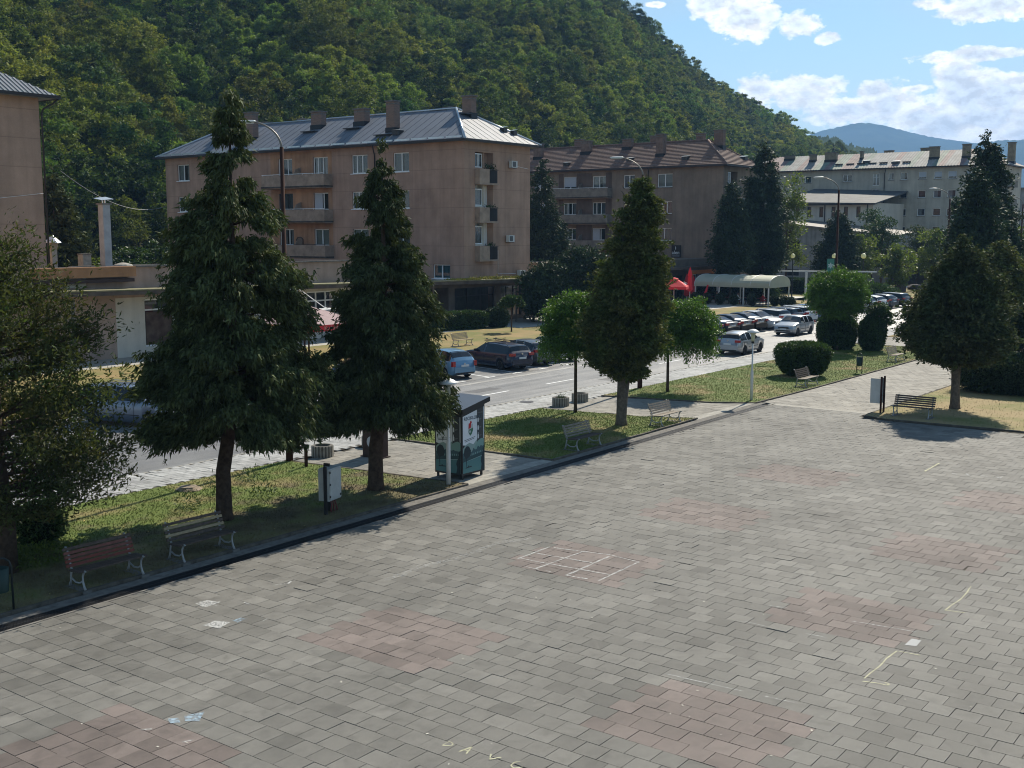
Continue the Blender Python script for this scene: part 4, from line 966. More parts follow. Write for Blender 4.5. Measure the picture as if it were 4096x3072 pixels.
def window(par, F, a0, a1, z0, z1, style='3', curt='net', rec=.14, frame=WHITE, sill=None, label=None):
    """window in its opening: frame with mullions, glass pane, curtains, dark room; sub-parts of one part"""
    fb = MB(); fw = .085; D0, D1 = -rec - .06, -rec
    F.box(fb, a0, a1, z0, z0 + fw, D0, D1); F.box(fb, a0, a1, z1 - fw, z1, D0, D1)
    F.box(fb, a0, a0 + fw, z0 + fw, z1 - fw, D0, D1); F.box(fb, a1 - fw, a1, z0 + fw, z1 - fw, D0, D1)
    W = a1 - a0
    ms = {'1': [], '2': [.5], '3': [.36, .70], '2r': [.62], '2l': [.36], 't': [.5]}.get(style, [])
    for q in ms: F.box(fb, a0 + W * q - .05, a0 + W * q + .05, z0 + fw, z1 - fw, D0, D1 + .01)
    if style == 't': F.box(fb, a0 + fw, a1 - fw, z1 - (z1 - z0) * .3 - .04, z1 - (z1 - z0) * .3 + .04, D0, D1 + .01)
    w_ = put(fb, 'window', frame, par)
    if label: w_['label'] = label
    D = -rec - .03; pb = MB(); pb.quad(F.p(a0 + fw, z0 + fw, D), F.p(a1 - fw, z0 + fw, D), F.p(a1 - fw, z1 - fw, D), F.p(a0 + fw, z1 - fw, D))
    put(pb, 'pane', GLASS, w_)
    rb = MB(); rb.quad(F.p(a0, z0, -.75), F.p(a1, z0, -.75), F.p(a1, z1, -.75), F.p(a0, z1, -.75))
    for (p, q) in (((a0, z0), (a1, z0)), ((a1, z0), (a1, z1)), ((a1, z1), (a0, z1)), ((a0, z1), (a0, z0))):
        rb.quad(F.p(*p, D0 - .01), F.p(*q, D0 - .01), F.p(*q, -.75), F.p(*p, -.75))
    put(rb, 'dark_room_box', DARKIN, w_)  # near-black box paints the unlit room behind the glass
    cm = {'net': CURT, 'dark': CURTD, 'blind': BLINDG, 'shutter': BLIND, 'teal': TEAL}.get(curt.split('-')[0])
    if cm:
        cb = MB(); spans = {'net': [(0, .3), (.62, 1)], 'dark': [(0, .42), (.55, 1)], 'teal': [(0, .46), (.52, 1)], 'blind': [(0, 1)], 'shutter': [(0, 1)]}[curt.split('-')[0]]
        if curt.endswith('-full'): spans = [(0, 1)]
        if curt.endswith('-half'): spans = [(.45, 1)]
        if curt.split('-')[0] in ('blind',):
            n = int((z1 - z0) / .09)
            for k in range(n): zz = z0 + .08 + (z1 - z0 - .16) * k / n; cb.quad(F.p(a0 + fw, zz, -rec - .14), F.p(a1 - fw, zz, -rec - .14), F.p(a1 - fw, zz + .07, -rec - .10), F.p(a0 + fw, zz + .07, -rec - .10))
        elif curt.startswith('shutter'):
            b0, b1 = (a0 + W * .05, a1 - W * .05) if not curt.endswith('-half') else (a0 + W * .45, a1 - .06)
            zb_ = z0 + .35 if curt == 'shutter' else z0 + .06
            F.box(cb, b0, b1, zb_, z1 - .05, D1 + .01, D1 + .03)
        else:
            for (p, q) in spans:
                n = 8; aa = [a0 + .05 + (W - .1) * (p + (q - p) * k / n) for k in range(n + 1)]
                for k in range(n):
                    d0_, d1_ = -rec - .16 - .04 * (k % 2), -rec - .16 - .04 * ((k + 1) % 2)
                    cb.quad(F.p(aa[k], z0 + .06, d0_), F.p(aa[k + 1], z0 + .06, d1_), F.p(aa[k + 1], z1 - .06, d1_), F.p(aa[k], z1 - .06, d0_))
        put(cb, 'curtain', cm, w_)
    if sill is not None:
        sb = MB(); F.box(sb, a0 - .08, a1 + .08, z0 - .07, z0, .003, .12); F.box(sb, a0 + .003, a1 - .003, z0 - .003, z0 + .012, -rec, .003); put(sb, 'sill', sill, w_)
    return w_
def hip_roof(par, x0, x1, y0, y1, ze, zr, run, m, style, thick=.12, name='roof'):
    """hipped roof over x0..x1, y0..y1; ridge along y; run = how far the hips reach in"""
    xm = (x0 + x1) / 2; ya, yb = y0 + run, y1 - run
    mb = MB()
    A, B, Cc, D = (x0, y0, ze), (x1, y0, ze), (x1, y1, ze), (x0, y1, ze); Rr, S = (xm, ya, zr), (xm, yb, zr)
    mb.poly([A, D, S, Rr][::-1]); mb.poly([B, Rr, S, Cc][::-1]); mb.poly([A, Rr, B][::-1]); mb.poly([D, Cc, S][::-1])
    mb.quad(A, B, Cc, D); z2 = ze - thick
    for p, q in ((A, B), (B, Cc), (Cc, D), (D, A)): mb.quad((p[0], p[1], z2), (q[0], q[1], z2), q, p)
    mb.quad((x0, y0, z2), (x0, y1, z2), (x1, y1, z2), (x1, y0, z2))
    rf = put(mb, name, m, par)
    return rf, (xm, ya, yb)
def slope_z(x, y, x0, x1, y0, y1, ze, zr, run):
    xm = (x0 + x1) / 2; f1 = min((x - x0) / (xm - x0), (x1 - x) / (x1 - xm)); f2 = min((y - y0) / run, (y1 - y) / run)
    return ze + (zr - ze) * max(0, min(f1, f2, 1))
def seams(rf, x0, x1, y0, y1, ze, zr, run, step=1.0, m=TIN, h=.05, wdt=.06):
    xm = (x0 + x1) / 2; mb = MB(); y = y0 + step * .5
    while y < y1:
        f = min(1, (y - y0) / run, (y1 - y) / run)
        for xs, xe in ((x0, xm), (x1, xm)):
            xt = xs + (xe - xs) * f; zt = ze + (zr - ze) * f
            n = len(mb.v)
            mb.v += [(xs, y - wdt / 2, ze), (xs, y + wdt / 2, ze), (xt, y + wdt / 2, zt), (xt, y - wdt / 2, zt), (xs, y - wdt / 2, ze + h), (xs, y + wdt / 2, ze + h), (xt, y + wdt / 2, zt + h), (xt, y - wdt / 2, zt + h)]
            mb.f += [(n + 4, n + 5, n + 6, n + 7), (n, n + 4, n + 7, n + 3), (n + 1, n + 2, n + 6, n + 5), (n, n + 1, n + 5, n + 4)]; mb.m += [0] * 4
        y += step
    x = x0 + step * .5
    while x < x1:
        f = min(1, (x - x0) / (xm - x0), (x1 - x) / (x1 - xm))
        for ys, dr in ((y0, 1), (y1, -1)):
            yt = ys + dr * run * f; zt = ze + (zr - ze) * f; n = len(mb.v)
            mb.v += [(x - wdt / 2, ys, ze), (x + wdt / 2, ys, ze), (x + wdt / 2, yt, zt), (x - wdt / 2, yt, zt), (x - wdt / 2, ys, ze + h), (x + wdt / 2, ys, ze + h), (x + wdt / 2, yt, zt + h), (x - wdt / 2, yt, zt + h)]
            mb.f += [(n + 4, n + 5, n + 6, n + 7), (n, n + 4, n + 7, n + 3), (n + 1, n + 2, n + 6, n + 5), (n, n + 1, n + 5, n + 4)]; mb.m += [0] * 4
        x += step
    o = put(mb, 'standing_seams', m, rf); o['kind'] = 'stuff'; return o
def chimney(rf, x, y, wx, wy, z0, z1, capm=CONCD, m=BRICK):
    c = put(MB().box(x - wx / 2, x + wx / 2, y - wy / 2, y + wy / 2, z0, z1), 'chimney', m, rf)
    put(MB().box(x - wx / 2 - .1, x + wx / 2 + .1, y - wy / 2 - .1, y + wy / 2 + .1, z1, z1 + .12).box(x - wx / 2 - .03, x + wx / 2 + .03, y - wy / 2 - .03, y + wy / 2 + .03, z1 - .25, z1 - .15), 'chimney_cap', capm, c)
    put(MB().box(x - wx / 2 - .07, x + wx / 2 + .07, y - wy / 2 - .07, y + wy / 2 + .07, z0, z0 + .55), 'flashing', mat('dark_flashing', (.02, .022, .026), rough=.5, metal=.4), c)
    return c
def aircon(par, F, a, z, w_=.85, h=.6):
    b = MB(); F.box(b, a - w_ / 2, a + w_ / 2, z, z + h, .12, .45)
    c = put(b, 'air_conditioner', mat('aircon_white', (.55, .55, .53), rough=.5), par)
    b = MB(); F.box(b, a - w_ / 2 + .12, a + w_ / 2 - .25, z + .07, z + h - .07, .45, .458); put(b, 'fan_grille', mat('fan_dark', (.09, .09, .09), rough=.6), c)
    b = MB(); F.box(b, a - w_ / 2 + .1, a - w_ / 2 + .14, z - .05, z, .0, .45); F.box(b, a + w_ / 2 - .14, a + w_ / 2 - .1, z - .05, z, .0, .45); put(b, 'bracket', DFRAME, c)
def downpipe(par, F, a, z0, z1, m=GUTM):
    b = MB(); p = [F.p(a - .35, z1 + .1, .75), F.p(a - .3, z1 - .25, .6), F.p(a, z1 - .7, .12), F.p(a, z0, .12)]; b.tube(p, .06, 7); put(b, 'downpipe', m, par, True)
def flower_leaves(name, par, F, a0, a1, z0, z1, n=160, cols=None):
    P = np.array([F.p(RNG.uniform(a0, a1), RNG.uniform(z0, z1), RNG.uniform(.0, .25)) for _ in range(n)])
    loc = np.array(par.matrix_basis.translation); V = leaf_quads(P - loc, rand_unit(n), .16, .09)
    return foliage(name, V, cols or L_BUSH, par)

def block(name, label, x0, x1, y0, y1, zeave, zr, wallm, front_holes, side_holes, roofm, style, run, over=.8, mats2=None):
    b = thing(name, label, 'apartment block', (x0, y0, 0))
    Ff, Fs = Face('x', x0, -1), Face('y', y0, -1)
    mb = MB(); wall(mb, Ff, y0, y1, 0, zeave, front_holes); wall(mb, Fs, x0, x1, 0, zeave, side_holes)
    mb.quad((x1, y0, 0), (x1, y1, 0), (x1, y1, zeave), (x1, y0, zeave)); mb.quad((x0, y1, 0), (x1, y1, 0), (x1, y1, zeave), (x0, y1, zeave))
    put(mb, 'wall', wallm, b)
    rf, _ = hip_roof(b, x0 - over, x1 + over, y0 - over, y1 + over, zeave + .12, zr, run, roofm, style)
    gb = MB(); g_ = .1
    X0, X1, Y0, Y1 = x0 - over, x1 + over, y0 - over, y1 + over
    gb.box(X0 - g_, X0, Y0 - g_, Y1 + g_, zeave - .03, zeave + .15); gb.box(X1, X1 + g_, Y0 - g_, Y1 + g_, zeave - .03, zeave + .15); gb.box(X0, X1, Y0 - g_, Y0, zeave - .03, zeave + .15); gb.box(X0, X1, Y1, Y1 + g_, zeave - .03, zeave + .15)
    put(gb, 'gutter', GUTM, rf)
    return b, rf, Ff, Fs
def balcony(par, F, a0, a1, ztop, h=1.05, out=1.15, m=CONCB, rail=None, slab=.22, div=None):
    b = MB(); zb = ztop - h
    F.box(b, a0, a1, zb, ztop, out - .1, out); F.box(b, a0, a0 + .1, zb, ztop, .003, out - .1); F.box(b, a1 - .1, a1, zb, ztop, .003, out - .1)
    o = put(b, 'balcony', m, par)
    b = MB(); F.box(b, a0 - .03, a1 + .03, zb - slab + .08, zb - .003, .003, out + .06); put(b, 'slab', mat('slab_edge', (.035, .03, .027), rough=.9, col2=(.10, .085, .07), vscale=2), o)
    b = MB(); F.box(b, a0, a1, zb - slab, zb - slab + .075, .003, out - .05); put(b, 'slab_soffit', CONCB, o)
    if rail:
        b = MB(); F.box(b, a0 + .02, a1 - .02, ztop + .06, ztop + .11, out - .09, out - .03)
        for k in range(7): a = a0 + .1 + (a1 - a0 - .2) * k / 6; F.box(b, a - .02, a + .02, ztop, ztop + .06, out - .08, out - .04)
        put(b, 'handrail', rail, o)
    if div is not None:
        b = MB(); pts = [(.06, ztop - h), (out - .15, ztop - h), (out - .15, ztop + .05), (out - .45, ztop + .55), (.06, ztop + .75)]
        n = len(b.v)
        for d in (-.04, .04): b.v += [F.p(div + d, z, dd) for dd, z in pts]
        k = len(pts); b.f += [tuple(range(k)), tuple(range(2 * k - 1, k - 1, -1))] + [(q, (q + 1) % k, k + (q + 1) % k, k + q) for q in range(k)]; b.m += [0] * (k + 2)
        put(b, 'divider_screen', m, o)
    return o

# ---- tan block in the middle (B1)
fh = []; zr_ = [(13.2, 14.9), (9.95, 11.55), (6.55, 8.12), (3.35, 4.9)]
cols1 = [(70.0, 71.9, '2', 'dark'), (75.1, 77.15, '3', 'dark'), (80.3, 82.3, '3', 'net'), (85.2, 87.2, '3', 'net'), (95.4, 97.5, '2', 'blind'), (101.0, 103, '2', 'net')]
wins1 = []
for (z0, z1) in zr_:
    for (a0, a1, st_, cu) in cols1:
        if z0 < 4 and a0 > 69: 
            continue
        wins1.append((a0, a1, z0, z1, st_, cu))
wins1.append((65.3, 67.3, 3.75, 5.0, '2', 'teal'))
log = [(79.2, 81.75, 11.95 + 1.35, 14.75, .7), (79.2, 81.75, 10.0, 11.95, .7), (79.2, 81.75, 6.65, 8.7, .7)]
tan, rf, Ff, Fs = block('apartment_block', 'long tan apartment block with blue grey sheet metal roof behind the two cypresses', 77.65, 87.3, 63.7, 105.0, 15.6, 19.0, TAN, [w_[:4] for w_ in wins1], [l[:5] for l in log], TIN, 'seam', 5.6)
for i, (a0, a1, z0, z1, st_, cu) in enumerate(wins1):
    r_ = random.Random(i * 7 + 1)
    if a0 > 79 and a0 < 90 and z0 > 5: cu = {(80.3, 13.2): 'net', (85.2, 13.2): 'dark', (80.3, 9.95): 'shutter-half', (85.2, 9.95): 'dark', (80.3, 6.55): 'blind', (85.2, 6.55): 'net'}[(a0, z0)]; st_ = {(80.3, 9.95): '2l', (80.3, 6.55): '2'}.get((a0, z0), st_)
    if a0 == 75.1: st_, cu = {13.2: ('3', 'dark'), 9.95: ('2r', 'dark'), 6.55: ('2', 'blind')}[z0]
    fr_ = DFRAME if (a0, z0) == (85.2, 9.95) else WHITE
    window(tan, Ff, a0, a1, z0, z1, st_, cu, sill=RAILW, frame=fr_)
for zt in (13.25, 9.95, 6.6):
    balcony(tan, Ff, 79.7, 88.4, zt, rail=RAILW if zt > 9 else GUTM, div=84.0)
    b = MB(); Ff.box(b, 79.75, 80.26, zt - 1.0, zt + 2.2, -.0, .012); Ff.box(b, 82.34, 85.16, zt - 1.0, zt + 2.2, -.0, .012); Ff.box(b, 87.24, 88.3, zt - 1.0, zt + 2.2, 0, .012); Ff.box(b, 80.26, 87.24, zt + 1.65, zt + 2.2, 0, .0115)
    put(b, 'ochre_wall_panel', TANO, tan)
b = MB(); b.tube([(76.9, 83.1, 6.65), (76.9, 83.1, 7.15), (76.9, 83.4, 7.35), (76.9, 83.8, 7.35), (76.9, 84.0, 7.15), (76.9, 84.0, 6.65)], .05, 6); put(b, 'hoop', DFRAME, tan, True)
downpipe(tan, Ff, 74.1, .2, 15.5)
# loggias in the end wall
for k, l in enumerate(log):
    a0, a1, z0, z1, dep = l; wm = (mat('loggia_white', (.8, .79, .75), rough=.9) if k else TAN)
    b = MB(); Fs.box(b, a0, a1, z0, z1, -dep - .05, -dep); lg = put(b, 'loggia_back', wm, tan)
    F2 = Face('y', 63.7 + dep, -1)
    # the flat window stands in the left part, flush with the wall
    b = MB(); Fs.box(b, a0, a0 + 1.25, z0, z0 + .12, -.3, -.02); Fs.box(b, a0 + 1.2, a0 + 1.28, z0, z1, -.69, -.02); put(b, 'loggia_cheek', CREAM if k else TAN, tan)
    b = MB(); Fs.box(b, a0 + .003, a0 + 1.2, z0 + .12, z1 - .003, -.75, -.7); 
    window(tan, Fs, a0 + .02, a0 + 1.18, z0 + .14, z1 - (.35 if k else .1), '1' if k else '2', ['dark', 'net-full', 'dark'][k], rec=.16)
for zt in (13.3, 9.98, 6.62):
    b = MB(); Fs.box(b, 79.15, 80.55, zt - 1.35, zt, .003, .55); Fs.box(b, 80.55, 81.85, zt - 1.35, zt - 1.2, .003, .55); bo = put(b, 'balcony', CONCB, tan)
    b = MB()
    for q in range(12): a = 80.6 + q * .1; Fs.box(b, a - .012, a + .012, zt - 1.2, zt - .05, .48, .51)
    Fs.box(b, 80.55, 81.85, zt - .05, zt, .46, .53); Fs.box(b, 80.58, 81.8, zt - 1.18, zt - .1, .42, .44)
    put(b, 'railing', DFRAME, bo)
    flower_leaves('balcony_plants', tan, Fs, 80.5, 81.9, zt - .15, zt + (.45 if zt > 13 else .22), 170 if zt > 13 else 90)
for a, z in ((84.35, 13.6), (83.9, 6.95), (85.6, 3.75)): aircon(tan, Fs, a, z)
b = MB(); b.tube([Fs.p(82.4, 6.2, .03), Fs.p(82.4, 4.1, .03), Fs.p(85.1, 4.05, .03)], .02, 5); b.tube([Fs.p(84.8, 13.8, .03), Fs.p(87.0, 13.6, .03)], .015, 5); put(b, 'conduit', RAILW, tan)
RO = (77.65 - .8, 87.3 + .8, 63.7 - .8, 105.8, 15.72, 19.0, 5.6)
seams(rf, *RO, 1.0, h=.03, wdt=.03)
b = MB(); b.tube([(76.9, 62.95, 15.76), (82.47, 68.5, 19.05)], .11, 6); b.tube([(88.05, 62.95, 15.76), (82.47, 68.5, 19.05)], .11, 6); b.tube([(82.47, 68.5, 19.04), (82.47, 100.2, 19.04)], .09, 6); b.tube([(76.9, 105.7, 15.76), (82.47, 100.2, 19.05)], .1, 6); put(b, 'hip_flashing', TINL, rf, True)
b = MB(); y = 63.4
while y < 105:
    b.box(77.0, 77.06, y, y + 1.75, 15.86, 16.0); y += 2.0
put(b, 'snow_guard', TINL, rf)
b = MB(); b.box(76.86, 77.9, 63.0, 105.7, 15.735, 15.74); 
for (y, x, z1, wy) in ((98.6, 80.9, 19.6, 1.8), (93.0, 79.4, 19.8, 1.5), (84.8, 80.9, 19.5, 1.7), (78.9, 80.9, 19.4, 1.7), (73.3, 79.2, 19.6, 1.25), (67.4, 83.0, 20.0, 1.3), (90.0, 83.8, 20.0, 1.2), (96, 83.8, 20.0, 1.2), (76, 83.9, 19.8, 1.3), (70.2, 83.6, 19.9, 1.2)):
    chimney(rf, x, y, .75, wy * .8, slope_z(x, y, *RO) - .35, z1 - (.7 if 83.5 < x and y > 67 else 0))
    put(MB().box(x - 1.3, x - .5, y - .7, y + 1.3, slope_z(x - .9, y, *RO) + .02, slope_z(x - .9, y, *RO) + .09), 'step_board', DFRAME, rf)
def skylight(x, y, RO, rf_, sx=.75, sy=.8):
    z = slope_z(x, y, *RO); b = MB(); b.box(x - sx / 2, x + sx / 2, y - sy / 2, y + sy / 2, z - .1, z + .32); o = put(b, 'roof_hatch', DFRAME, rf_)
    b = MB(); b.poly([(x - sx / 2 - .06, y - sy / 2 - .06, z + .33), (x + sx / 2 + .06, y - sy / 2 - .06, z + .46), (x + sx / 2 + .06, y + sy / 2 + .06, z + .46), (x - sx / 2 - .06, y + sy / 2 + .06, z + .33)]); put(b, 'hatch_lid', TINL, o)
skylight(78.4, 72.0, RO, rf); skylight(85.0, 65.0, RO, rf, .5, .5); skylight(86.0, 64.6, RO, rf, .5, .4)

# ---- tan block at the left edge (B0)
left, rfl, F0f, F0s = block('apartment_block', 'blank tan end of an apartment block at the left edge of the photo', 28.8, 38.4, 63.7, 105, 15.6, 19.0, TAN, [], [], mat('grey_corrugated_roof', (.20, .215, .225), rough=.45, metal=.3, var=.15, vscale=.5), 'seam', 5.6)
seams(rfl, 28.0, 39.2, 62.9, 105.8, 15.72, 19.0, 5.6, .3, MATS['grey_corrugated_roof'], .05, .13)
b = MB(); b.tube([(39.25, 62.95, 15.6), (39.0, 63.2, 15.3), (38.6, 63.55, 15.0), (38.5, 63.6, 14.7), (38.5, 63.6, 6)], .055, 7); put(b, 'downpipe', GUTM, left, True)
b = MB(); b.tube([F0s.p(30, 10.0, .03), F0s.p(34, 9.55, .03), F0s.p(38.4, 10.1, .03)], .012, 4); put(b, 'cable', RAILW, left)

# ---- brown block (B2)
wins2 = []
for a0, a1, st_ in ((70.6, 72.7, '2'), (76.0, 77.6, '2'), (80.3, 82.3, '3'), (84.8, 86.8, '2'), (89.8, 91.6, '2'), (95, 97, '3'), (100, 102, '2')):
    for z0, z1 in ((13.35, 15.0), (10.1, 11.65), (6.8, 8.35)):
        wins2.append((a0, a1, z0, z1, st_, {0: 'blind', 1: 'dark', 2: 'net', 3: 'teal', 4: 'shutter'}[int(a0 * 3 + z0 * 2) % 5]))
def fix(w_):
    a0, a1, z0, z1, st_, cu = w_
    key = (a0, z0)
    ov = {(70.6, 13.35): ('2', 'blind'), (70.6, 10.1): ('3', 'dark'), (70.6, 6.8): ('2', 'teal'), (80.3, 13.35): ('2', 'net'), (84.8, 13.35): ('2', 'shutter'), (80.3, 10.1): ('3', 'dark'), (84.8, 10.1): ('3', 'net'), (80.3, 6.8): ('2l', 'shutter-half'), (84.8, 6.8): ('3', 'dark'), (89.8, 13.35): ('2', 'shutter'), (76.0, 13.35): ('2', 'dark')}
    if key in ov: st_, cu = ov[key]
    return (a0, a1, z0, z1, st_, cu)
wins2 = [fix(w_) for w_ in wins2]
sh2 = [(127.6, 130.2, 13.6, 15.1, .9), (127.6, 130.2, 10.2, 12.3, .9), (127.6, 130.2, 6.9, 9.0, .9)]
brown, rf2, G2f, G2s = block('apartment_block', 'brown apartment block with weathered clay tile roof in the middle of the photo', 126.5, 135.6, 63.7, 105, 15.7, 19.1, BROWN, [w_[:4] for w_ in wins2], sh2, TILED, 'tile', 5.2, .7)
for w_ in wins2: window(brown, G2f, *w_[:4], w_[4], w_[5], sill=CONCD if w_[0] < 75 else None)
for l in sh2:
    b = MB(); G2s.box(b, l[0], l[1], l[2], l[3], -.95, -.9); put(b, 'loggia_back', mat('yellow_wall', (.42, .28, .05), rough=.9) if l[2] > 13 else CREAM, brown)
    window(brown, G2s, l[0] + .05, l[0] + 1.1, l[2] + .05, l[3] - .05, '1', 'dark')
for zt in (13.4, 10.1, 6.8):
    balcony(brown, G2f, 79.3, 88.1, zt, rail=None if zt < 13 else RAILW, div=83.9, m=mat('brown_balcony', (.22, .185, .15), rough=.9, var=.25, vscale=1.5))
    for (p, q) in ((79.35, 80.26), (82.34, 84.76), (86.84, 87.6)): b = MB(); G2f.box(b, p, q, zt - 1.0, zt + 2.0, 0, .012); put(b, 'dark_wall_panel', BROWND, brown)
    b = MB(); G2s.box(b, 129.0, 130.3, zt - 1.1, zt, .003, .5); put(b, 'balcony', DFRAME, brown)
    flower_leaves('balcony_plants', brown, G2s, 129, 130.4, zt - .6, zt + .15, 80)
downpipe(brown, G2f, 74.0, .2, 15.6)
aircon(brown, G2s, 132.0, 11.4)
R2 = (126.5 - .7, 135.6 + .7, 63.0, 105.7, 15.82, 19.1, 5.2)
# courses of clay tiles, each row lapping over the one below
def tile_courses(rf_, RO, n, m):
    x0, x1, y0, y1, ze, zr, run = RO; xm = (x0 + x1) / 2; h = .13
    for k in range(n):
        f0, f1 = k / n, (k + 1.15) / n; f1 = min(f1, 1.0)
        mb = MB()
        def q4(P0, P1, P2, P3, dn):
            # strip with a raised lower edge and a small front face
            mb.quad(P0 + Vector((0, 0, h)), P1 + Vector((0, 0, h)), P2 + Vector((0, 0, .01)), P3 + Vector((0, 0, .01))); mb.quad(P0, P1, P1 + Vector((0, 0, h)), P0 + Vector((0, 0, h)))
        z0, z1 = ze + (zr - ze) * f0, ze + (zr - ze) * f1
        for sx in (x0, x1):
            xa, xb = sx + (xm - sx) * f0, sx + (xm - sx) * f1
            q4(Vector((xa, y0 + run * f0, z0)), Vector((xa, y1 - run * f0, z0)), Vector((xb, y1 - run * f1, z1)), Vector((xb, y0 + run * f1, z1)), 0)
        for sy, dr in ((y0, 1), (y1, -1)):
            ya, yb = sy + dr * run * f0, sy + dr * run * f1
            q4(Vector((x0 + (xm - x0) * f0, ya, z0)), Vector((x1 - (x1 - xm) * f0, ya, z0)), Vector((x1 - (x1 - xm) * f1, yb, z1)), Vector((x0 + (xm - x0) * f1, yb, z1)), 0)
        put(mb, 'tile_course', m, rf_)
tile_courses(rf2, R2, 17, TILEA)
b = MB(); b.tube([(125.9, 63.1, 15.95), (131.05, 68.2, 19.2)], .13, 6); b.tube([(136.2, 63.1, 15.95), (131.05, 68.2, 19.2)], .13, 6); b.tube([(131.05, 68.2, 19.2), (131.05, 100.5, 19.2)], .13, 6); put(b, 'ridge_tiles', TILEA, rf2, True)
for (y, x, z1, wy) in ((92.6, 128.9, 19.6, 1.5), (85.3, 129.6, 19.7, 1.7), (79.3, 130.2, 19.7, 1.6), (73.3, 128.3, 19.9, 1.3), (66.9, 131.6, 20.3, 1.5), (88.3, 132.3, 20.2, 1.3), (76.5, 132.3, 20.1, 1.3), (70, 132.5, 20.1, 1.2)):
    chimney(rf2, x, y, .75, wy * .8, slope_z(x, y, *R2) - .35, z1, m=mat('brown_chimney', (.17, .115, .09), rough=.9, var=.3, vscale=3))
for x, y in ((127.0, 86.6), (127.4, 77.2), (127.2, 69.2), (133.6, 64.6)): skylight(x, y, R2, rf2)

# ---- long grey block on the right (B3)
wins3 = []
for a0, a1, st_ in ((85.9, 87.0, '1'), (83.3, 84.5, '1')): wins3.append((a0, a1, 16.6, 17.8, st_, 'dark'))
wins3.append((75.8, 77.5, 16.7, 17.9, '2', 'no'))
for z1 in (18.0, 14.9, 11.85, 8.8, 5.7):
    for a0, a1 in ((68.4, 69.35), (66.1, 67.3), (62.9, 64.2), (60.3, 61.6), (57.9, 59.3), (55.0, 56.4), (52.2, 53.6)):
        wins3.append((a0, a1, z1 - 1.25, z1, '1', 'shutter' if z1 > 17 and a0 < 64 else ('net-half' if int(a0 * 7 + z1) % 4 == 0 else 'no')))
stair = [(70.9, 72.1, 13.0, 15.3), (70.9, 72.1, 15.9, 17.95), (70.9, 72.1, 9.9, 12.2), (70.9, 72.1, 6.8, 9.2)]
loggs3 = [(203.5, 206.5, z, z + 2.2, 1.0) for z in (15.4, 12.3, 9.2, 6.1, 3.0)]
grey, rf3, G3f, G3s = block('apartment_block', 'long pale grey apartment block with striped corrugated roof on the right', 200, 212, 50.6, 98, 18.7, 21.8, GREYR, [w_[:4] for w_ in wins3] + stair, loggs3, TILED, 'corr', 6.0, .7)
for w_ in wins3: window(grey, G3f, *w_[:4], w_[4], w_[5], sill=CONCD)
for s_ in stair: window(grey, G3f, *s_, 't', 'blind')
for l in loggs3:
    b = MB(); G3s.box(b, l[0], l[1], l[2], l[3], -1.05, -1.0); put(b, 'loggia_back', GREYD, grey)
    b = MB(); G3s.box(b, l[0], l[1] + .3, l[2] - .12, l[2], .003, .8)
    for q in range(14): a = l[0] + q * .24; G3s.box(b, a, a + .03, l[2], l[2] + .95, .74, .77)
    G3s.box(b, l[0], l[1] + .3, l[2] + .93, l[2] + 1.0, .72, .79); put(b, 'balcony', CONCD, grey)
    window(grey, Face('y', 51.6, -1), l[0] + .4, l[0] + 1.6, l[2], l[3] - .2, '1', 'dark', rec=.0)
def stripe_roof():
    m = bpy.data.materials.new('striped_corrugated_sheet'); m.use_nodes = True; t = m.node_tree; p = t.nodes['Principled BSDF']
    pos = nn(t, 'ShaderNodeNewGeometry').outputs['Position']; sp = nn(t, 'ShaderNodeSeparateXYZ'); lk(t, pos, sp.inputs[0])
    k = mth(t, 'FLOOR', mth(t, 'DIVIDE', sp.outputs[1], 1.05)); wn = nn(t, 'ShaderNodeTexWhiteNoise'); wn.noise_dimensions = '1D'; lk(t, k, wn.inputs['W'])
    c = ramp(t, wn.outputs['Value'], [(0, (.34, .33, .31)), (.45, (.36, .36, .33)), (.5, (.33, .22, .20)), (.72, (.34, .22, .20)), (.76, (.26, .32, .25)), (1, (.26, .33, .25))])
    t.nodes[-1].color_ramp.interpolation = 'CONSTANT' if hasattr(t.nodes[-1], 'color_ramp') else None if False else 'LINEAR'
    no = nn(t, 'ShaderNodeTexNoise'); no.inputs['Scale'].default_value = .8; no.inputs['Detail'].default_value = 8; lk(t, pos, no.inputs[0])
    c = mixc(t, 1.0, c, ramp(t, no.outputs[0], [(.3, .45), (.7, .85)]), 'MULTIPLY'); lk(t, c, p.inputs['Base Color']); p.inputs['Roughness'].default_value = .75
    return m
STRIPE = stripe_roof()
R3 = (199.3, 212.7, 49.9, 98.7, 18.82, 21.8, 6.0)
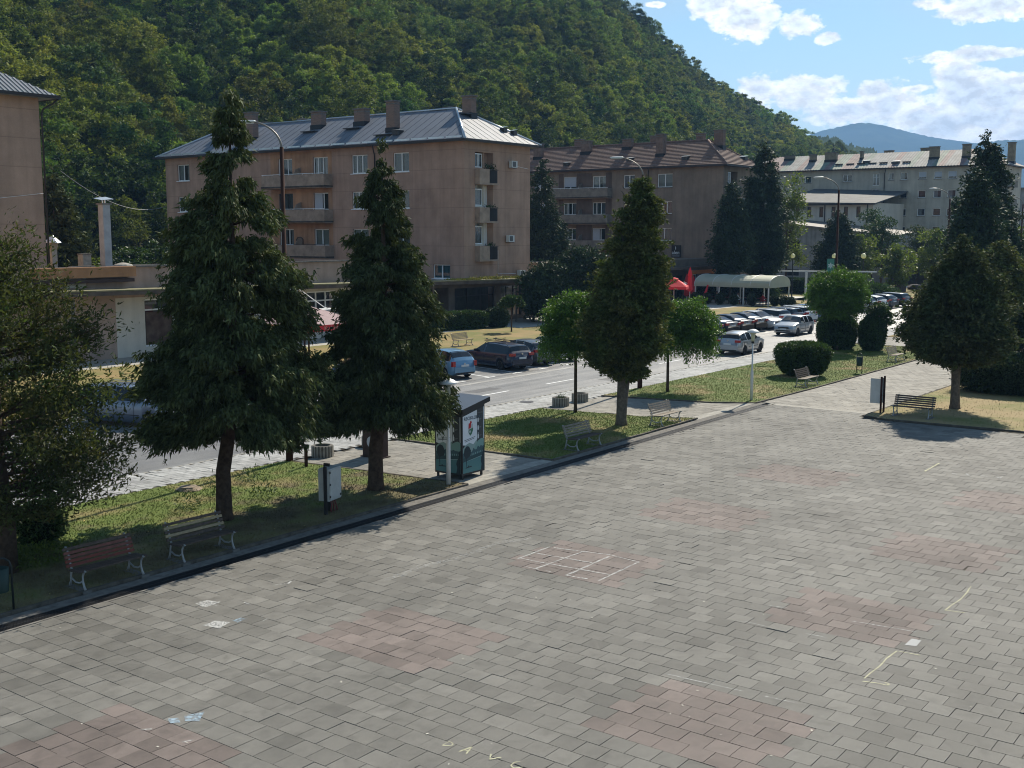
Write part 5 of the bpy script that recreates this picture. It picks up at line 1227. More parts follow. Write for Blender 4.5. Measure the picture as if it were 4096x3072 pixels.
def corrugate(rf_, RO, pitch, m, name='corrugated_sheets', amp=.05):
    x0, x1, y0, y1, ze, zr, run = RO; xm = (x0 + x1) / 2; mb = MB(); n = int((y1 - y0) / pitch * 2)
    for k in range(n):
        ya, yb = y0 + k * pitch / 2, y0 + (k + 1) * pitch / 2; ha, hb = (.03 + amp * (k % 2)), (.03 + amp * ((k + 1) % 2))
        fa = max(0, min(1, (ya - y0) / run, (y1 - ya) / run)); fb_ = max(0, min(1, (yb - y0) / run, (y1 - yb) / run))
        for xs in (x0, x1):
            mb.quad((xs, ya, ze + ha), (xs, yb, ze + hb), (xs + (xm - xs) * fb_, yb, ze + (zr - ze) * fb_ + hb), (xs + (xm - xs) * fa, ya, ze + (zr - ze) * fa + ha))
    n = int((x1 - x0) / pitch * 2)
    for k in range(n):
        xa, xb = x0 + k * pitch / 2, x0 + (k + 1) * pitch / 2; ha, hb = (.03 + amp * (k % 2)), (.03 + amp * ((k + 1) % 2))
        fa = max(0, min(1, (xa - x0) / (xm - x0), (x1 - xa) / (x1 - xm))); fb_ = max(0, min(1, (xb - x0) / (xm - x0), (x1 - xb) / (x1 - xm)))
        for ys, dr in ((y0, 1), (y1, -1)):
            mb.quad((xa, ys, ze + ha), (xb, ys, ze + hb), (xb, ys + dr * run * fb_, ze + (zr - ze) * fb_ + hb), (xa, ys + dr * run * fa, ze + (zr - ze) * fa + ha))
    return put(mb, name, m, rf_)
corrugate(rf3, R3, .5, STRIPE)
for (y, x, z1, wy) in ((81, 203.2, 22.0, 3.0), (84.5, 203.4, 21.8, 1.6), (89.5, 204.5, 21.8, 2.6), (62.5, 202.6, 22.2, 2.2), (57.2, 202.6, 22.4, 1.8), (50.9, 206, 22.6, 1.6), (75.5, 203.6, 22.0, .6), (65.5, 207.5, 22.4, 2.4), (72, 207.5, 22.2, 2.2)):
    chimney(rf3, x, y, .8, wy * .7, slope_z(x, y, *R3) - .3, z1, m=mat('ochre_chimney', (.22, .18, .12), rough=.9, var=.3, vscale=2))
for x, y in ((202, 74), (201.2, 68.5), (201.5, 53.5)): skylight(x, y, R3, rf3, .8, 1.1)
b = MB()
for k in range(7): b.box(201.0 + .2 * (k % 2), 201.2 + .2 * (k % 2), 66 + k * 2.0, 67.4 + k * 2.0, slope_z(201.1, 70, *R3) + .1, slope_z(201.1, 70, *R3) + .3)
put(b, 'snow_guard', GUTM, rf3)
downpipe(grey, G3f, 70.0, 4, 18.6); downpipe(grey, G3f, 51.0, 1, 18.6)
# ---- lower wing in front of the grey block
wing = thing('low_wing', 'two storey pale wing with a dark pitched roof in front of the grey block', 'building', (185, 66, 0))
Fw, Fws = Face('x', 185, -1), Face('y', 66.5, -1)
ww = [(a, a + .75, 10.2, 12.1) for a in (78.0, 75.5, 73.2, 71.3, 69.2, 67.6)]
ww = [(79.0 - 2.1 * k, 79.0 - 2.1 * k + .7, 10.3, 12.0) for k in range(6)]
mb = MB(); wall(mb, Fw, 66.5, 82.0, 0, 12.6, ww); mb.quad((185, 66.5, 0), (200, 66.5, 0), (200, 66.5, 12.6), (185, 66.5, 12.6)); mb.quad((185, 82, 0), (200, 82, 0), (200, 82, 13), (185, 82, 13)); put(mb, 'wall', CREAM, wing)
for w_ in ww: window(wing, Fw, *w_, '1', 'no', frame=DFRAME)
mb = MB(); mb.poly([(184.2, 65.8, 12.5), (184.2, 82.6, 12.9), (200, 82.6, 15.6), (200, 65.8, 14.8)]); mb.poly([(184.2, 65.8, 12.3), (200, 65.8, 14.6), (200, 65.8, 14.8), (184.2, 65.8, 12.5)]); mb.poly([(184.2, 65.8, 12.3), (184.2, 65.8, 12.5), (184.2, 82.6, 12.9), (184.2, 82.6, 12.7)]); put(mb, 'roof', mat('dull_roof_sheet', (.085, .085, .085), rough=.8, var=.3, vscale=.6), wing)
b = MB(); b.box(184.0, 184.2, 65.8, 82.6, 12.25, 12.45); b.tube([(184.9, 67.3, 12.3), (184.9, 67.3, 7)], .09, 6); b.tube([(184.9, 74.5, 12.3), (184.9, 74.5, 7)], .09, 6); b.tube([(184.9, 80.9, 12.3), (184.9, 80.9, 7)], .09, 6); put(b, 'gutter', GUTM, wing)
b = MB(); b.lathe([(.02, 0), (.42, .12), (.5, .2)], 12); b.xform(Matrix.Translation((184.4, 77.9, 11.9)) @ Matrix.Rotation(R(70), 4, 'Y')); put(b, 'satellite_dish', mat('dish_grey', (.25, .25, .25)), wing)
# ---- blank shed
shed = thing('shed', 'blank stained grey shed wall behind the globe lamps', 'shed', (175, 60, 0))
Fh = Face('x', 176, -1); hh_ = [(74.9, 77.6, 3.9, 6.5, .5), (74.9, 77.0, .9, 1.9, .3)]
mb = MB(); 
wall(mb, Fh, 60, 81, 0, 6.9, hh_); mb.poly([(176, 60, 6.9), (176, 81, 6.9), (176, 81, 9.6), (176, 77.5, 9.3), (176, 60, 7.3)]); mb.quad((176, 60, 0), (185, 60, 0), (185, 60, 7.3), (176, 60, 7.3)); put(mb, 'wall', GREYD, shed)
mb = MB(); mb.poly([(175.4, 59.4, 7.35), (175.4, 77.6, 9.35), (184.9, 77.6, 9.9), (184.9, 59.4, 7.9)]); mb.poly([(175.4, 77.6, 9.35), (175.4, 81.6, 9.75), (184.9, 81.6, 10.2), (184.9, 77.6, 9.9)]); mb.poly([(175.4, 59.4, 7.15), (175.4, 81.6, 9.55), (175.4, 81.6, 9.75), (175.4, 59.4, 7.35)]); put(mb, 'roof', mat('rusty_corrugated', (.20, .185, .17), rough=.7, col2=(.12, .09, .07), vscale=1.2), shed)
for h_ in hh_:
    b = MB(); Fh.box(b, h_[0], h_[1], h_[2], h_[3], -h_[4] - .05, -h_[4]); w_ = put(b, 'window', DARKIN, shed)
    b = MB(); Fh.box(b, (h_[0] + h_[1]) / 2 - .06, (h_[0] + h_[1]) / 2 + .06, h_[2], h_[3], -h_[4] + .03, -h_[4] + .08); put(b, 'mullion', DFRAME, w_)
b = MB(); Fh.box(b, 76.3, 77.2, 7.2, 8.0, .003, .06); put(b, 'broken_vent', DARKIN, shed)
# ---- dark low building behind the monument and a far block at the right edge
dk = thing('low_building', 'dark low brick building behind the square monument', 'building', (176, 40, 0))
Fd = Face('x', 176, -1); dh = [(57.2, 58.4, 1.2, 2.3), (53.2, 54.0, 1.4, 2.4), (49, 50, 1.2, 2.3)]
mb = MB(); wall(mb, Fd, 42, 59.5, 0, 3.3, dh); mb.quad((176, 42, 0), (184, 42, 0), (184, 42, 3.3), (176, 42, 3.3)); put(mb, 'wall', mat('dark_dirty_wall', (.085, .075, .068), rough=.9, col2=(.05, .045, .04), vscale=1), dk)
for h_ in dh: window(dk, Fd, *h_, '1', 'no', frame=DFRAME)
mb = MB(); mb.box(175.3, 185, 41.5, 60, 3.3, 3.55); put(mb, 'roof', mat('tar_roof', (.05, .05, .045), rough=.9), dk)
xb, yb_ = at_depth(4130, 262); fb_ = thing('apartment_block', 'far apartment block with glazed balconies cut by the right edge', 'apartment block', (xb, yb_, 0))
Ffb = Face('x', xb, -1); fhs = [(yb_ - 14 + 2.6 * k, yb_ - 12.4 + 2.6 * k, 2.2 + 3.1 * j, 3.9 + 3.1 * j) for k in range(9) for j in range(5)]
mb = MB(); wall(mb, Ffb, yb_ - 16, yb_ + 10, 0, 17.5, fhs); mb.quad((xb, yb_ + 10, 0), (xb + 12, yb_ + 10, 0), (xb + 12, yb_ + 10, 17.5), (xb, yb_ + 10, 17.5)); put(mb, 'wall', GREYD, fb_)
for h_ in fhs: window(fb_, Ffb, *h_, '2', 'dark' if (h_[0] + h_[2]) % 2 > 1 else 'net')
put(MB().box(xb - .5, xb + 12.5, yb_ - 16.5, yb_ + 10.5, 17.5, 17.9), 'roof', CONCD, fb_)

# ---- row of shops along the footpath, with a flat canopy
shops = thing('shop_row', 'low pink and cream row of shops with a mossy flat canopy under the tan block', 'shop building', (28, 63, 0))
Fp = Face('y', 62.6, -1)
sh = [(44.3, 49.0, .55, 3.6, .3), (51.5, 54.0, 1.7, 3.5, .25), (54.6, 57.6, 1.7, 3.5, .25), (58.2, 61.2, 1.7, 3.5, .25), (66.0, 69.6, .15, 3.2, .3), (70.0, 74.2, .05, 3.2, 1.8), (75.0, 80.6, .35, 3.1, .25), (81.4, 84.5, .35, 3.1, .25)]
mb = MB(); wall(mb, Fp, 30, 42.2, 0, 5.7, []); put(mb, 'wall', PINK, shops)
mb = MB(); wall(mb, Fp, 42.2, 63.2, 0, 3.75, sh[:4]); put(mb, 'wall', CREAM, shops)
mb = MB(); wall(mb, Fp, 63.2, 88, 0, 3.45, sh[4:]); put(mb, 'wall', mat('brown_shop_wall', (.15, .12, .095), rough=.9, var=.25, vscale=1.2), shops)
mb = MB(); wall(mb, Fp, 42.2, 66.0, 3.75, 5.65, []); mb.quad((66, 62.6, 3.75), (66, 77, 3.75), (66, 77, 5.65), (66, 62.6, 5.65)); put(mb, 'parapet', PINK, shops)
mb = MB(); mb.box(30, 66.1, 62.45, 62.75, 5.65, 5.74); put(mb, 'parapet_cap', CONCD, shops)
mb = MB(); mb.box(30, 66, 62.76, 77, 5.2, 5.3); mb.box(66, 77.6, 62.65, 77, 3.4, 3.46); mb.box(30, 30.2, 62.6, 77, 0, 5.2); put(mb, 'flat_roof', CONCD, shops)
mb = MB(); mb.box(36.5, 43.3, 61.9, 62.58, 5.1, 5.72); mb.box(36.6, 43.2, 61.95, 62.58, 4.78, 5.0, 1); put(mb, 'orange_fascia', [ORNG, mat('painted_recess', (.05, .03, .025), rough=.9)], shops)  # recess under the fascia is only a dark-coloured solid band
# canopy: a long slab falling slightly towards the right, moss on top
def canopy_slab(x0, x1, z0, z1, y0=60.4, y1=62.58):
    mb = MB()
    def P(x, y, dz): return (x, y, z0 + (z1 - z0) * (x - x0) / (x1 - x0) + dz)
    mb.quad(P(x0, y0, 0), P(x1, y0, 0), P(x1, y1, 0), P(x0, y1, 0)); mb.quad(P(x0, y0, -.28), P(x0, y1, -.28), P(x1, y1, -.28), P(x1, y0, -.28))
    mb.quad(P(x0, y0, -.28), P(x1, y0, -.28), P(x1, y0, 0), P(x0, y0, 0)); mb.quad(P(x1, y0, -.28), P(x1, y1, -.28), P(x1, y1, 0), P(x1, y0, 0)); mb.quad(P(x0, y0, -.28), P(x0, y0, 0), P(x0, y1, 0), P(x0, y1, -.28))
    c = put(mb, 'canopy', mat('canopy_slab', (.13, .10, .075), rough=.9, col2=(.06, .045, .04), vscale=1.2), shops)
    mb = MB(); mb.quad(P(x0, y0 - .015, .045), P(x1, y0 - .015, .045), P(x1, y1, .045), P(x0, y1, .045)); mb.quad(P(x0, y0 - .015, -.03), P(x1, y0 - .015, -.03), P(x1, y0 - .015, .045), P(x0, y0 - .015, .045))
    put(mb, 'canopy_gravel', mat('mossy_gravel', (.23, .20, .12), rough=.95, col2=(.13, .13, .06), vscale=2.5, bump=1, bscale=12), c); return c
canopy_slab(33, 69, 4.45, 3.95); cn = canopy_slab(69.02, 88, 3.92, 3.62)
mb = MB()
n = 6000; P = np.stack([RNG.uniform(72.5, 87.8, n), 60.42 + RNG.beta(1, 2, n) * 2.0, np.zeros(n)], 1); P[:, 2] = 3.97 - (P[:, 0] - 69) * .0158 + np.abs(RNG.normal(0, .09, n)) * (P[:, 0] > 76)
P = P[(np.sin(P[:, 0] * 1.7) + np.sin(P[:, 0] * .6 + 1)) * .5 + RNG.uniform(-.6, 1, len(P)) > 0]
d_ = rand_unit(len(P)); d_[:, 2] = np.abs(d_[:, 2]) + .3; d_ /= np.linalg.norm(d_, axis=1)[:, None]
foliage('moss', leaf_quads(P - np.array([28, 63, 0]), d_, RNG.uniform(.06, .2, len(P)), .09), mat('yellow_moss', (.36, .30, .04), rough=.9, col2=(.13, .15, .03), vscale=2, island=.4), shops)
SHOPF = mat('shop_frame', (.50, .50, .49), rough=.5)
for i, h_ in enumerate(sh):
    if i == 5: 
        b = MB(); Fp.box(b, h_[0], h_[1], h_[2], h_[3], -1.85, -1.8); put(b, 'doorway', DARKIN, shops); continue
    dark = i >= 4
    b = MB(); n = 2 if i in (0, 4) else 3; D = -h_[4]
    fr = .06 if dark else .1
    for q in range(n + 1): a = h_[0] + (h_[1] - h_[0] - fr) * q / n; Fp.box(b, a, a + fr, h_[2], h_[3], D, D + .08)
    for z in (h_[2], h_[3] - fr, h_[3] - .75): Fp.box(b, h_[0], h_[1], z, z + fr, D + .002, D + .082)
    w_ = put(b, 'shop_window', DFRAME if dark else WHITE, shops)
    b = MB(); b.quad(Fp.p(h_[0], h_[2], D + .03), Fp.p(h_[1], h_[2], D + .03), Fp.p(h_[1], h_[3], D + .03), Fp.p(h_[0], h_[3], D + .03)); put(b, 'pane', GLASS, w_)
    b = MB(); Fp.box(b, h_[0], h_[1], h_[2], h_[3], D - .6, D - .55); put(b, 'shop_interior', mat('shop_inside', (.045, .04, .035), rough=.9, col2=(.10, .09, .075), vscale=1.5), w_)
# picture stuck on the shop door: a black bird against pale green
b = MB(); b.quad(Fp.p(46.75, .75, -.225), Fp.p(48.9, .75, -.225), Fp.p(48.9, 2.75, -.225), Fp.p(46.75, 2.75, -.225)); ps = put(b, 'window_print', mat('print_pale_green', (.30, .36, .24), rough=.8, col2=(.14, .17, .09), vscale=1.2), shops)
b = MB(); pts = [(47.35, .9), (47.4, 1.6), (47.75, 2.0), (47.95, 2.2), (48.0, 2.35), (47.55, 2.42), (47.95, 2.5), (47.6, 2.62), (48.05, 2.64), (48.35, 2.6), (48.55, 2.35), (48.6, 1.9), (48.9, 1.5), (49.0, .9)]
b.poly([Fp.p(a - .5, z, -.222) for a, z in pts]); put(b, 'bird_silhouette', mat('print_black', (.012, .012, .014), rough=.7), ps)
b = MB(); b.quad(Fp.p(44.5, .75, -.225), Fp.p(46.5, .75, -.225), Fp.p(46.5, 2.75, -.225), Fp.p(44.5, 2.75, -.225)); put(b, 'window_print', mat('print_dark_red', (.06, .03, .025), rough=.8, col2=(.13, .09, .06), vscale=2), shops)
for (a, z) in ((66.4, 2.9), (75.3, 2.95)):
    b = MB(); Fp.box(b, a, a + 1.0, z - .6, z - .05, -.2, -.17); pl = put(b, 'notice_board', mat('black_board', (.02, .02, .02)), shops)
b = MB(); Fp.box(b, 66.9, 67.3, 1.5, 2.0, -.19, -.18); put(b, 'paper_notice', mat('paper', (.6, .6, .58)), shops)
b = MB(); Fp.box(b, 38.8, 40.2, 4.5, 5.2, .003, .05); put(b, 'wall_panel', CREAM, shops)
for x in (69.9, 81, 88 - .3): put(MB().box(x - .06, x + .06, 60.5, 60.62, 0, 3.6), 'canopy_post', mat('post_brown', (.13, .10, .08), rough=.8), shops)
for x in (38, 46, 54, 62): put(MB().box(x - .08, x + .08, 60.5, 60.66, 0, 3.9), 'canopy_post', CONCD, shops)
# chimneys and vents on the flat roof
tc_ = thing('tall_chimney', 'tall square concrete chimney with a bright metal cap above the shop roof', 'chimney', (45.0, 67.5, 5.3))
x, y = 44.0, 67.5
b = MB().box(-.27, .27, -.27, .27, 0, 4.3); b.build('shaft', mat('concrete_shaft', (.34, .35, .36), rough=.85, var=.2, vscale=1.2), tc_)
MB().box(-.36, .36, -.36, .36, 4.3, 4.4).build('collar', CONCD, tc_)
b = MB(); b.poly([(-.45, -.45, 4.55), (.45, -.45, 4.64), (.45, .45, 4.8), (-.45, .45, 4.7)]); b.poly([(-.45, -.45, 4.58), (.45, -.45, 4.67), (.45, .45, 4.83), (-.45, .45, 4.73)]); b.box(-.3, -.24, -.3, -.24, 4.4, 4.62); b.box(.24, .3, .24, .3, 4.4, 4.74); b.build('cap', mat('bright_zinc', (.75, .75, .75), rough=.25, metal=.6), tc_)
tc_.location = (*[round(v, 2) for v in at_depth(434, 76.0)], 5.3)
vt = thing('roof_vent', 'small vent with a conical metal hat on the shop roof left of the tall chimney', 'roof vent', (*at_depth(224, 74), 5.3))
MB().box(-.25, .25, -.25, .25, 0, 1.5).build('shaft', CONC, vt); b = MB().box(-.32, .32, -.32, .32, 1.5, 1.95); b.build('cage', mat('vent_cage', (.30, .24, .16)), vt); MB().lathe([(.75, 0), (.7, .05), (.06, .5), (.02, .52)], 12, c=(0, 0, 1.95)).build('hat', mat('bright_zinc2', (.6, .62, .64), rough=.3, metal=.5), vt, smooth=False)
vt.scale = (.72, .72, .95)
pz = thing('roof_pillar', 'short pale concrete pillar on the shop roof', 'pillar', (*at_depth(348, 76), 5.3)); MB().box(-.3, .3, -.3, .3, 0, 1.05).build('shaft', CONC, pz); MB().box(-.34, .34, -.34, .34, 1.05, 1.12).build('cap', CONCD, pz)
mv = thing('roof_vent', 'squat vent with a domed lid on the shop roof right of the tall chimney', 'roof vent', (*at_depth(500, 75), 5.3)); MB().box(-.5, .5, -.35, .35, 0, .35).build('shaft', BRICK, mv); MB().lathe([(.62, 0), (.55, .08), (.2, .18), (0.02, .2)], 14, c=(0, 0, .37)).build('lid', CONC, mv)
lw = thing('roof_upstand', 'long low grey upstand on the shop roof under the tall chimney', 'roof kerb', (*at_depth(480, 77), 5.3)); MB().box(-3.5, 3.5, -.15, .15, 0, .3).build('upstand', CONC, lw)
MB().box(-3.55, 3.55, -.2, .2, .3, .35).build('cap', CONCD, lw)
cb_ = MB(); p0, p1 = Vector((*at_depth(270, 84), 12.2)), Vector((77.5, 105.0, 10.6)); q0 = []
for k in range(17): f = k / 16; p = p0.lerp(p1, f); p.z -= 1.3 * 4 * f * (1 - f); q0.append(p)
cb_.tube(q0, .025, 4); tag(cb_.build('overhead_cable', mat('cable_grey', (.3, .3, .3))), 'thin sagging overhead cable crossing behind the tall chimney', 'cable')
# low shops under the brown block
sb_ = thing('shop_row', 'low dark row of shops under the brown block behind the red parasols', 'shop building', (105, 63, 0))
Fq = Face('y', 62.9 + 2.2, -1); hs2 = [(100 + 3.4 * k, 102.6 + 3.4 * k, .2, 2.9) for k in range(10)]
mb = MB(); wall(mb, Fq, 98, 136, 0, 3.6, hs2); put(mb, 'wall', mat('brown_shop_wall2', (.12, .10, .085), rough=.9, var=.25, vscale=1.2), sb_)
for k, h_ in enumerate(hs2): window(sb_, Fq, *h_, '2', 'net' if k in (6, 3) else 'no', frame=WHITE if k in (6, 3) else DFRAME)
put(MB().box(97, 137, 63.2, 65.05, 3.6, 3.9), 'canopy', MATS['canopy_slab'], sb_)
put(MB().box(98, 126.3, 65.2, 78, 3.9, 4.7), 'parapet', mat('brown_parapet', (.19, .155, .125), rough=.9, var=.2, vscale=1), sb_)
b = MB(); b.box(117.5, 117.8, 62.9, 63.2, 0, 3.1); b.box(122.8, 123.1, 62.9, 63.2, 0, 3.1); b.box(117.2, 123.4, 62.85, 63.15, 3.1, 3.5); put(b, 'orange_frame', mat('orange_paint', (.45, .15, .04), rough=.7), sb_)
# ================================================================ CARS
def paint(name, col, metal=.0):
    return mat(name, col, rough=.28, spec=.5, metal=metal, coat=.5)
CGLASS = mat('car_glass', (.012, .015, .018), rough=.05, spec=.5)
RUBBER = mat('tyre_rubber', (.02, .02, .02), rough=.85, spec=.2)
RIM = mat('alloy_rim', (.42, .43, .44), rough=.35, metal=.7)
BLKP = mat('black_plastic', (.018, .018, .019), rough=.6)
LRED = mat('tail_lamp_red', (.35, .012, .012), rough=.15, coat=.8)
LCLR = mat('head_lamp_clear', (.55, .58, .60), rough=.08, metal=.4, coat=.8)
PLATE = mat('number_plate', (.62, .63, .62), rough=.5)
CHROME = mat('chrome', (.7, .7, .7), rough=.15, metal=1)
PROFS = {
 'hatch': (4.2, 1.76, 1.48, [(-.5, .66), (-.495, .92), (-.46, 1.08), (-.40, 1.31), (-.35, 1.40), (-.18, 1.47), (.0, 1.47), (.09, 1.40), (.19, 1.15), (.265, .985), (.36, .92), (.45, .82), (.49, .70), (.5, .55)], (-.36, .06), .94),
 'wagon': (4.77, 1.82, 1.50, [(-.5, .66), (-.495, .95), (-.46, 1.12), (-.425, 1.38), (-.39, 1.44), (-.1, 1.50), (.04, 1.48), (.09, 1.42), (.18, 1.17), (.25, 1.0), (.36, .93), (.45, .84), (.49, .72), (.5, .55)], (-.40, .055), .96),
 'sedan': (4.7, 1.80, 1.44, [(-.5, .66), (-.495, 1.0), (-.46, 1.06), (-.36, 1.08), (-.29, 1.22), (-.21, 1.38), (-.10, 1.44), (.02, 1.43), (.08, 1.38), (.17, 1.14), (.24, .97), (.36, .91), (.45, .80), (.49, .68), (.5, .52)], (-.20, .05), .95),
 'old': (3.86, 1.68, 1.50, [(-.5, .64), (-.49, .95), (-.45, 1.18), (-.38, 1.42), (-.30, 1.50), (-.1, 1.54), (.06, 1.48), (.14, 1.32), (.25, 1.06), (.34, .98), (.42, .88), (.48, .74), (.5, .55)], (-.33, .10), .98),
 'suv': (4.6, 1.86, 1.66, [(-.5, .72), (-.49, 1.05), (-.46, 1.25), (-.42, 1.55), (-.36, 1.62), (-.1, 1.67), (.04, 1.64), (.10, 1.57), (.19, 1.28), (.26, 1.12), (.36, 1.05), (.45, .95), (.49, .80), (.5, .6)], (-.38, .06), 1.08)}
def make_car(name, label, kind, body, x, y, phi, rims=RIM, group='cars parked in the bays across the road', rails=None, detail=2, cat='car', rearglass=None, z=-.08):
    L, W, H, pts, roofspan, belt = PROFS[kind]
    px = [p[0] * L for p in pts]; pz = [p[1] for p in pts]
    wf, wr = .305 * L, -.295 * L; ra = .36
    xs = sorted(set([round(v, 3) for v in np.linspace(-L / 2, L / 2, 40)] + [round(v, 3) for v in px] + [round(w_ + ra * math.cos(a), 3) for w_ in (wf, wr) for a in np.linspace(0, math.pi, 9)]))
    rings = []
    for q in xs:
        zt = float(np.interp(q, px, pz)); e = abs(q) / (L / 2)
        w_ = W / 2 * (1 - .16 * max(0, (e - .80) / .20) ** 2.2); zb = .20 + (.12 * max(0, (e - .86) / .14))
        arch = 0
        for c_ in (wf, wr):
            if abs(q - c_) < ra: arch = max(arch, math.sqrt(ra * ra - (q - c_) ** 2) + .30)
        zl = max(zb, arch)
        bz = min(belt - .03 * q / L, zt - .03); cab = max(0, min(1, (zt - belt) / (H - belt)))
        wt = w_ * (.955 - .28 * cab); z3 = max(.52, zl + .03)
        z3 = min(z3, bz - .06)
        rings.append([(0, zb), (w_ * .86, zb), (w_ * .97, zl), (w_, z3), (w_ * .985, bz - .08 if bz - .08 > z3 else z3 + .01), (w_ * .945, bz), (wt if cab > .05 else w_ * .93, zt - .045 if cab > .05 else zt - .015), (wt * .86, zt - .005), (0, zt + .018)])
    n = len(rings[0]); full = []
    for q, r in zip(xs, rings): full.append([(q, yy, zz) for yy, zz in r] + [(q, -yy, zz) for yy, zz in r[-2:0:-1]])
    M = len(full[0]); body_mb = MB(); glass = {}
    rs0, rs1 = roofspan[0] * L, roofspan[1] * L
    # x stretches of windscreen and rear window
    wsx = (rs1 + .02, .235 * L); rwx = ({'sedan': -.335, 'hatch': -.455, 'wagon': -.465, 'old': -.455, 'suv': -.462}[kind] * L, rs0 - .02)
    pillars = {'hatch': [-.205, -.02], 'old': [-.16], 'wagon': [-.29, -.12, .02], 'sedan': [-.06], 'suv': [-.26, -.07]}[kind]
    V = [v for r in full for v in r]
    body_mb.v = V
    gl = {'windscreen': [], 'rear_window': [], 'side_window': []}
    for i in range(len(xs) - 1):
        xm_ = (xs[i] + xs[i + 1]) / 2; ztm = (pz and float(np.interp(xm_, px, pz)))
        for j in range(M):
            k = (j + 1) % M; f = (i * M + j, (i + 1) * M + j, (i + 1) * M + k, i * M + k)
            jj = j if j < n - 1 else M - 1 - j          # mirrored strip number
            nm = None
            if jj in (6, 7) and wsx[0] < xm_ < wsx[1]: nm = 'windscreen'
            elif jj in (6, 7) and rwx[0] < xm_ < rwx[1]: nm = 'rear_window'
            elif jj == 5 and ztm - belt > .16 and (rwx[0] + .12) < xm_ < wsx[1] - .12 and not any(abs(xm_ - p * L) < .035 for p in pillars): nm = 'side_window'
            if nm: gl[nm].append((f, j < n))
            else: body_mb.f.append(f); body_mb.m.append(0)
    body_mb.f.append(tuple(range(M - 1, -1, -1))); body_mb.f.append(tuple((len(xs) - 1) * M + j for j in range(M))); body_mb.m += [0, 0]
    t = thing(name, label, cat, (x, y, z), phi, group)
    bo = body_mb.build('body', body, t, smooth=True)
    for p in bo.data.polygons:
        if len(p.vertices) > 4: p.use_smooth = False
    for nm, fl in gl.items():
        sides = [(None, fl)] if nm != 'side_window' else [(True, [f for f in fl if f[1]]), (False, [f for f in fl if not f[1]])]
        for sd_, fs in sides:
            if not fs: continue
            # one object per pane
            runs = [[fs[0]]]
            if nm == 'side_window':
                for f in fs[1:]:
                    (runs.append([f]) if f[0][0] // M != runs[-1][-1][0][0] // M + 1 else runs[-1].append(f))
            else: runs = [fs]
            for rn in runs:
                b = MB()
                for f, s_ in rn: b.poly([V[q] for q in f])
                o = b.build(nm, rearglass if (nm == 'rear_window' and rearglass) else CGLASS, t, smooth=False)
    tb = MB(); tb.lathe([(.20, -.1), (.30, -.105), (.322, -.08), (.325, .08), (.30, .105), (.20, .1)], 22)
    tb.v = [(a, c_, b_) for a, b_, c_ in tb.v]; tme = bpy.data.meshes.new('tyre'); tme.from_pydata(tb.v, [], tb.f); tme.materials.append(RUBBER)
    rb = MB(); rb.lathe([(.02, .085), (.05, .09), (.06, .07), (.06, .0), (.0, .0)], 12)
    for q in range(10):
        a = q * math.pi / 5; c_, s_ = math.cos(a), math.sin(a); p = lambda r_, w_, z_: (c_ * r_ - s_ * w_, s_ * r_ + c_ * w_, z_)
        m0 = len(rb.v); rb.v += [p(.05, -.022, .08), p(.05, .022, .08), p(.205, .016, .085), p(.205, -.016, .085)]; rb.f.append((m0, m0 + 1, m0 + 2, m0 + 3)); rb.m.append(0)
    rb.lathe([(.195, .06), (.212, .1), (.205, .102), (.19, .075)], 22)
    rb.v = [(a, c_, b_) for a, b_, c_ in rb.v]; rme = bpy.data.meshes.new('rim'); rme.from_pydata(rb.v, [], rb.f); rme.materials.append(rims)
    db = MB(); db.lathe([(.2, .02), (.0, .02)], 16); db.v = [(a, c_, b_) for a, b_, c_ in db.v]; dme = bpy.data.meshes.new('brake_disc'); dme.from_pydata(db.v, [], db.f); dme.materials.append(BLKP)
    ab = MB()
    for wx in (wf, wr):
        ab.box(wx - .34, wx + .34, -W / 2 + .12, W / 2 - .12, .18, .60)
        for sy in (1, -1):
            o = link('wheel', tme, t, (wx, sy * (W / 2 - .115), .325)); 
            r_ = link('rim', rme, o, (0, 0, 0)); r_.scale.y = sy; r2 = link('brake_disc', dme, o, (0, 0, 0)); r2.scale.y = sy
    ab.build('wheel_well', BLKP, t)
    rx, fx = -L / 2, L / 2
    def part(nm, m, *boxes, mirror=False):
        for sg in ((1, -1) if mirror else (1,)):
            b = MB()
            for (a0, a1, b0, b1, c0, c1) in boxes: b.box(a0, a1, b0 * sg, b1 * sg, c0, c1)
            b.build(nm, m, t)
    lampz = {'suv': 1.0, 'wagon': .88, 'sedan': .86, 'old': .72, 'hatch': .87}[kind]; lh = .26 if kind == 'old' else .13
    part('tail_lamp', LRED, (rx - .012, rx + .16, .50 if kind != 'old' else .62, W / 2 * .955, lampz - .02, lampz + lh), mirror=True)
    part('head_lamp', LCLR, (fx - .34, fx - .075, .50, W / 2 * .90, .66, .79), mirror=True)
    part('bumper', body if kind != 'old' else body, (rx - .035, rx + .1, -W / 2 * .82, W / 2 * .82, .36, .56)); part('bumper', body, (fx - .12, fx + .03, -W / 2 * .80, W / 2 * .80, .34, .52))
    part('grille', BLKP, (fx - .08, fx + .012, -.42, .42, .62, .70)); part('air_intake', BLKP, (fx - .05, fx + .036, -.60, .60, .36, .46)); part('valance', BLKP, (rx - .037, rx + .1, -.62, .62, .30, .37))
    part('number_plate', PLATE, (rx - .045, rx - .034, -.26, .26, (.68 if kind != 'sedan' else .72), .79) if kind != 'sedan' else (rx - .02, rx + .01, -.26, .26, .74, .85)); part('number_plate', PLATE, (fx + .03, fx + .04, -.26, .26, .48, .59))
    part('badge', CHROME, (rx - .004, rx + .03, -.05, .05, lampz + .05, lampz + .14)); part('mirror', body, (.155 * L, .155 * L + .12, W / 2 * .95, W / 2 * .95 + .19, belt - .01, belt + .13), mirror=True)
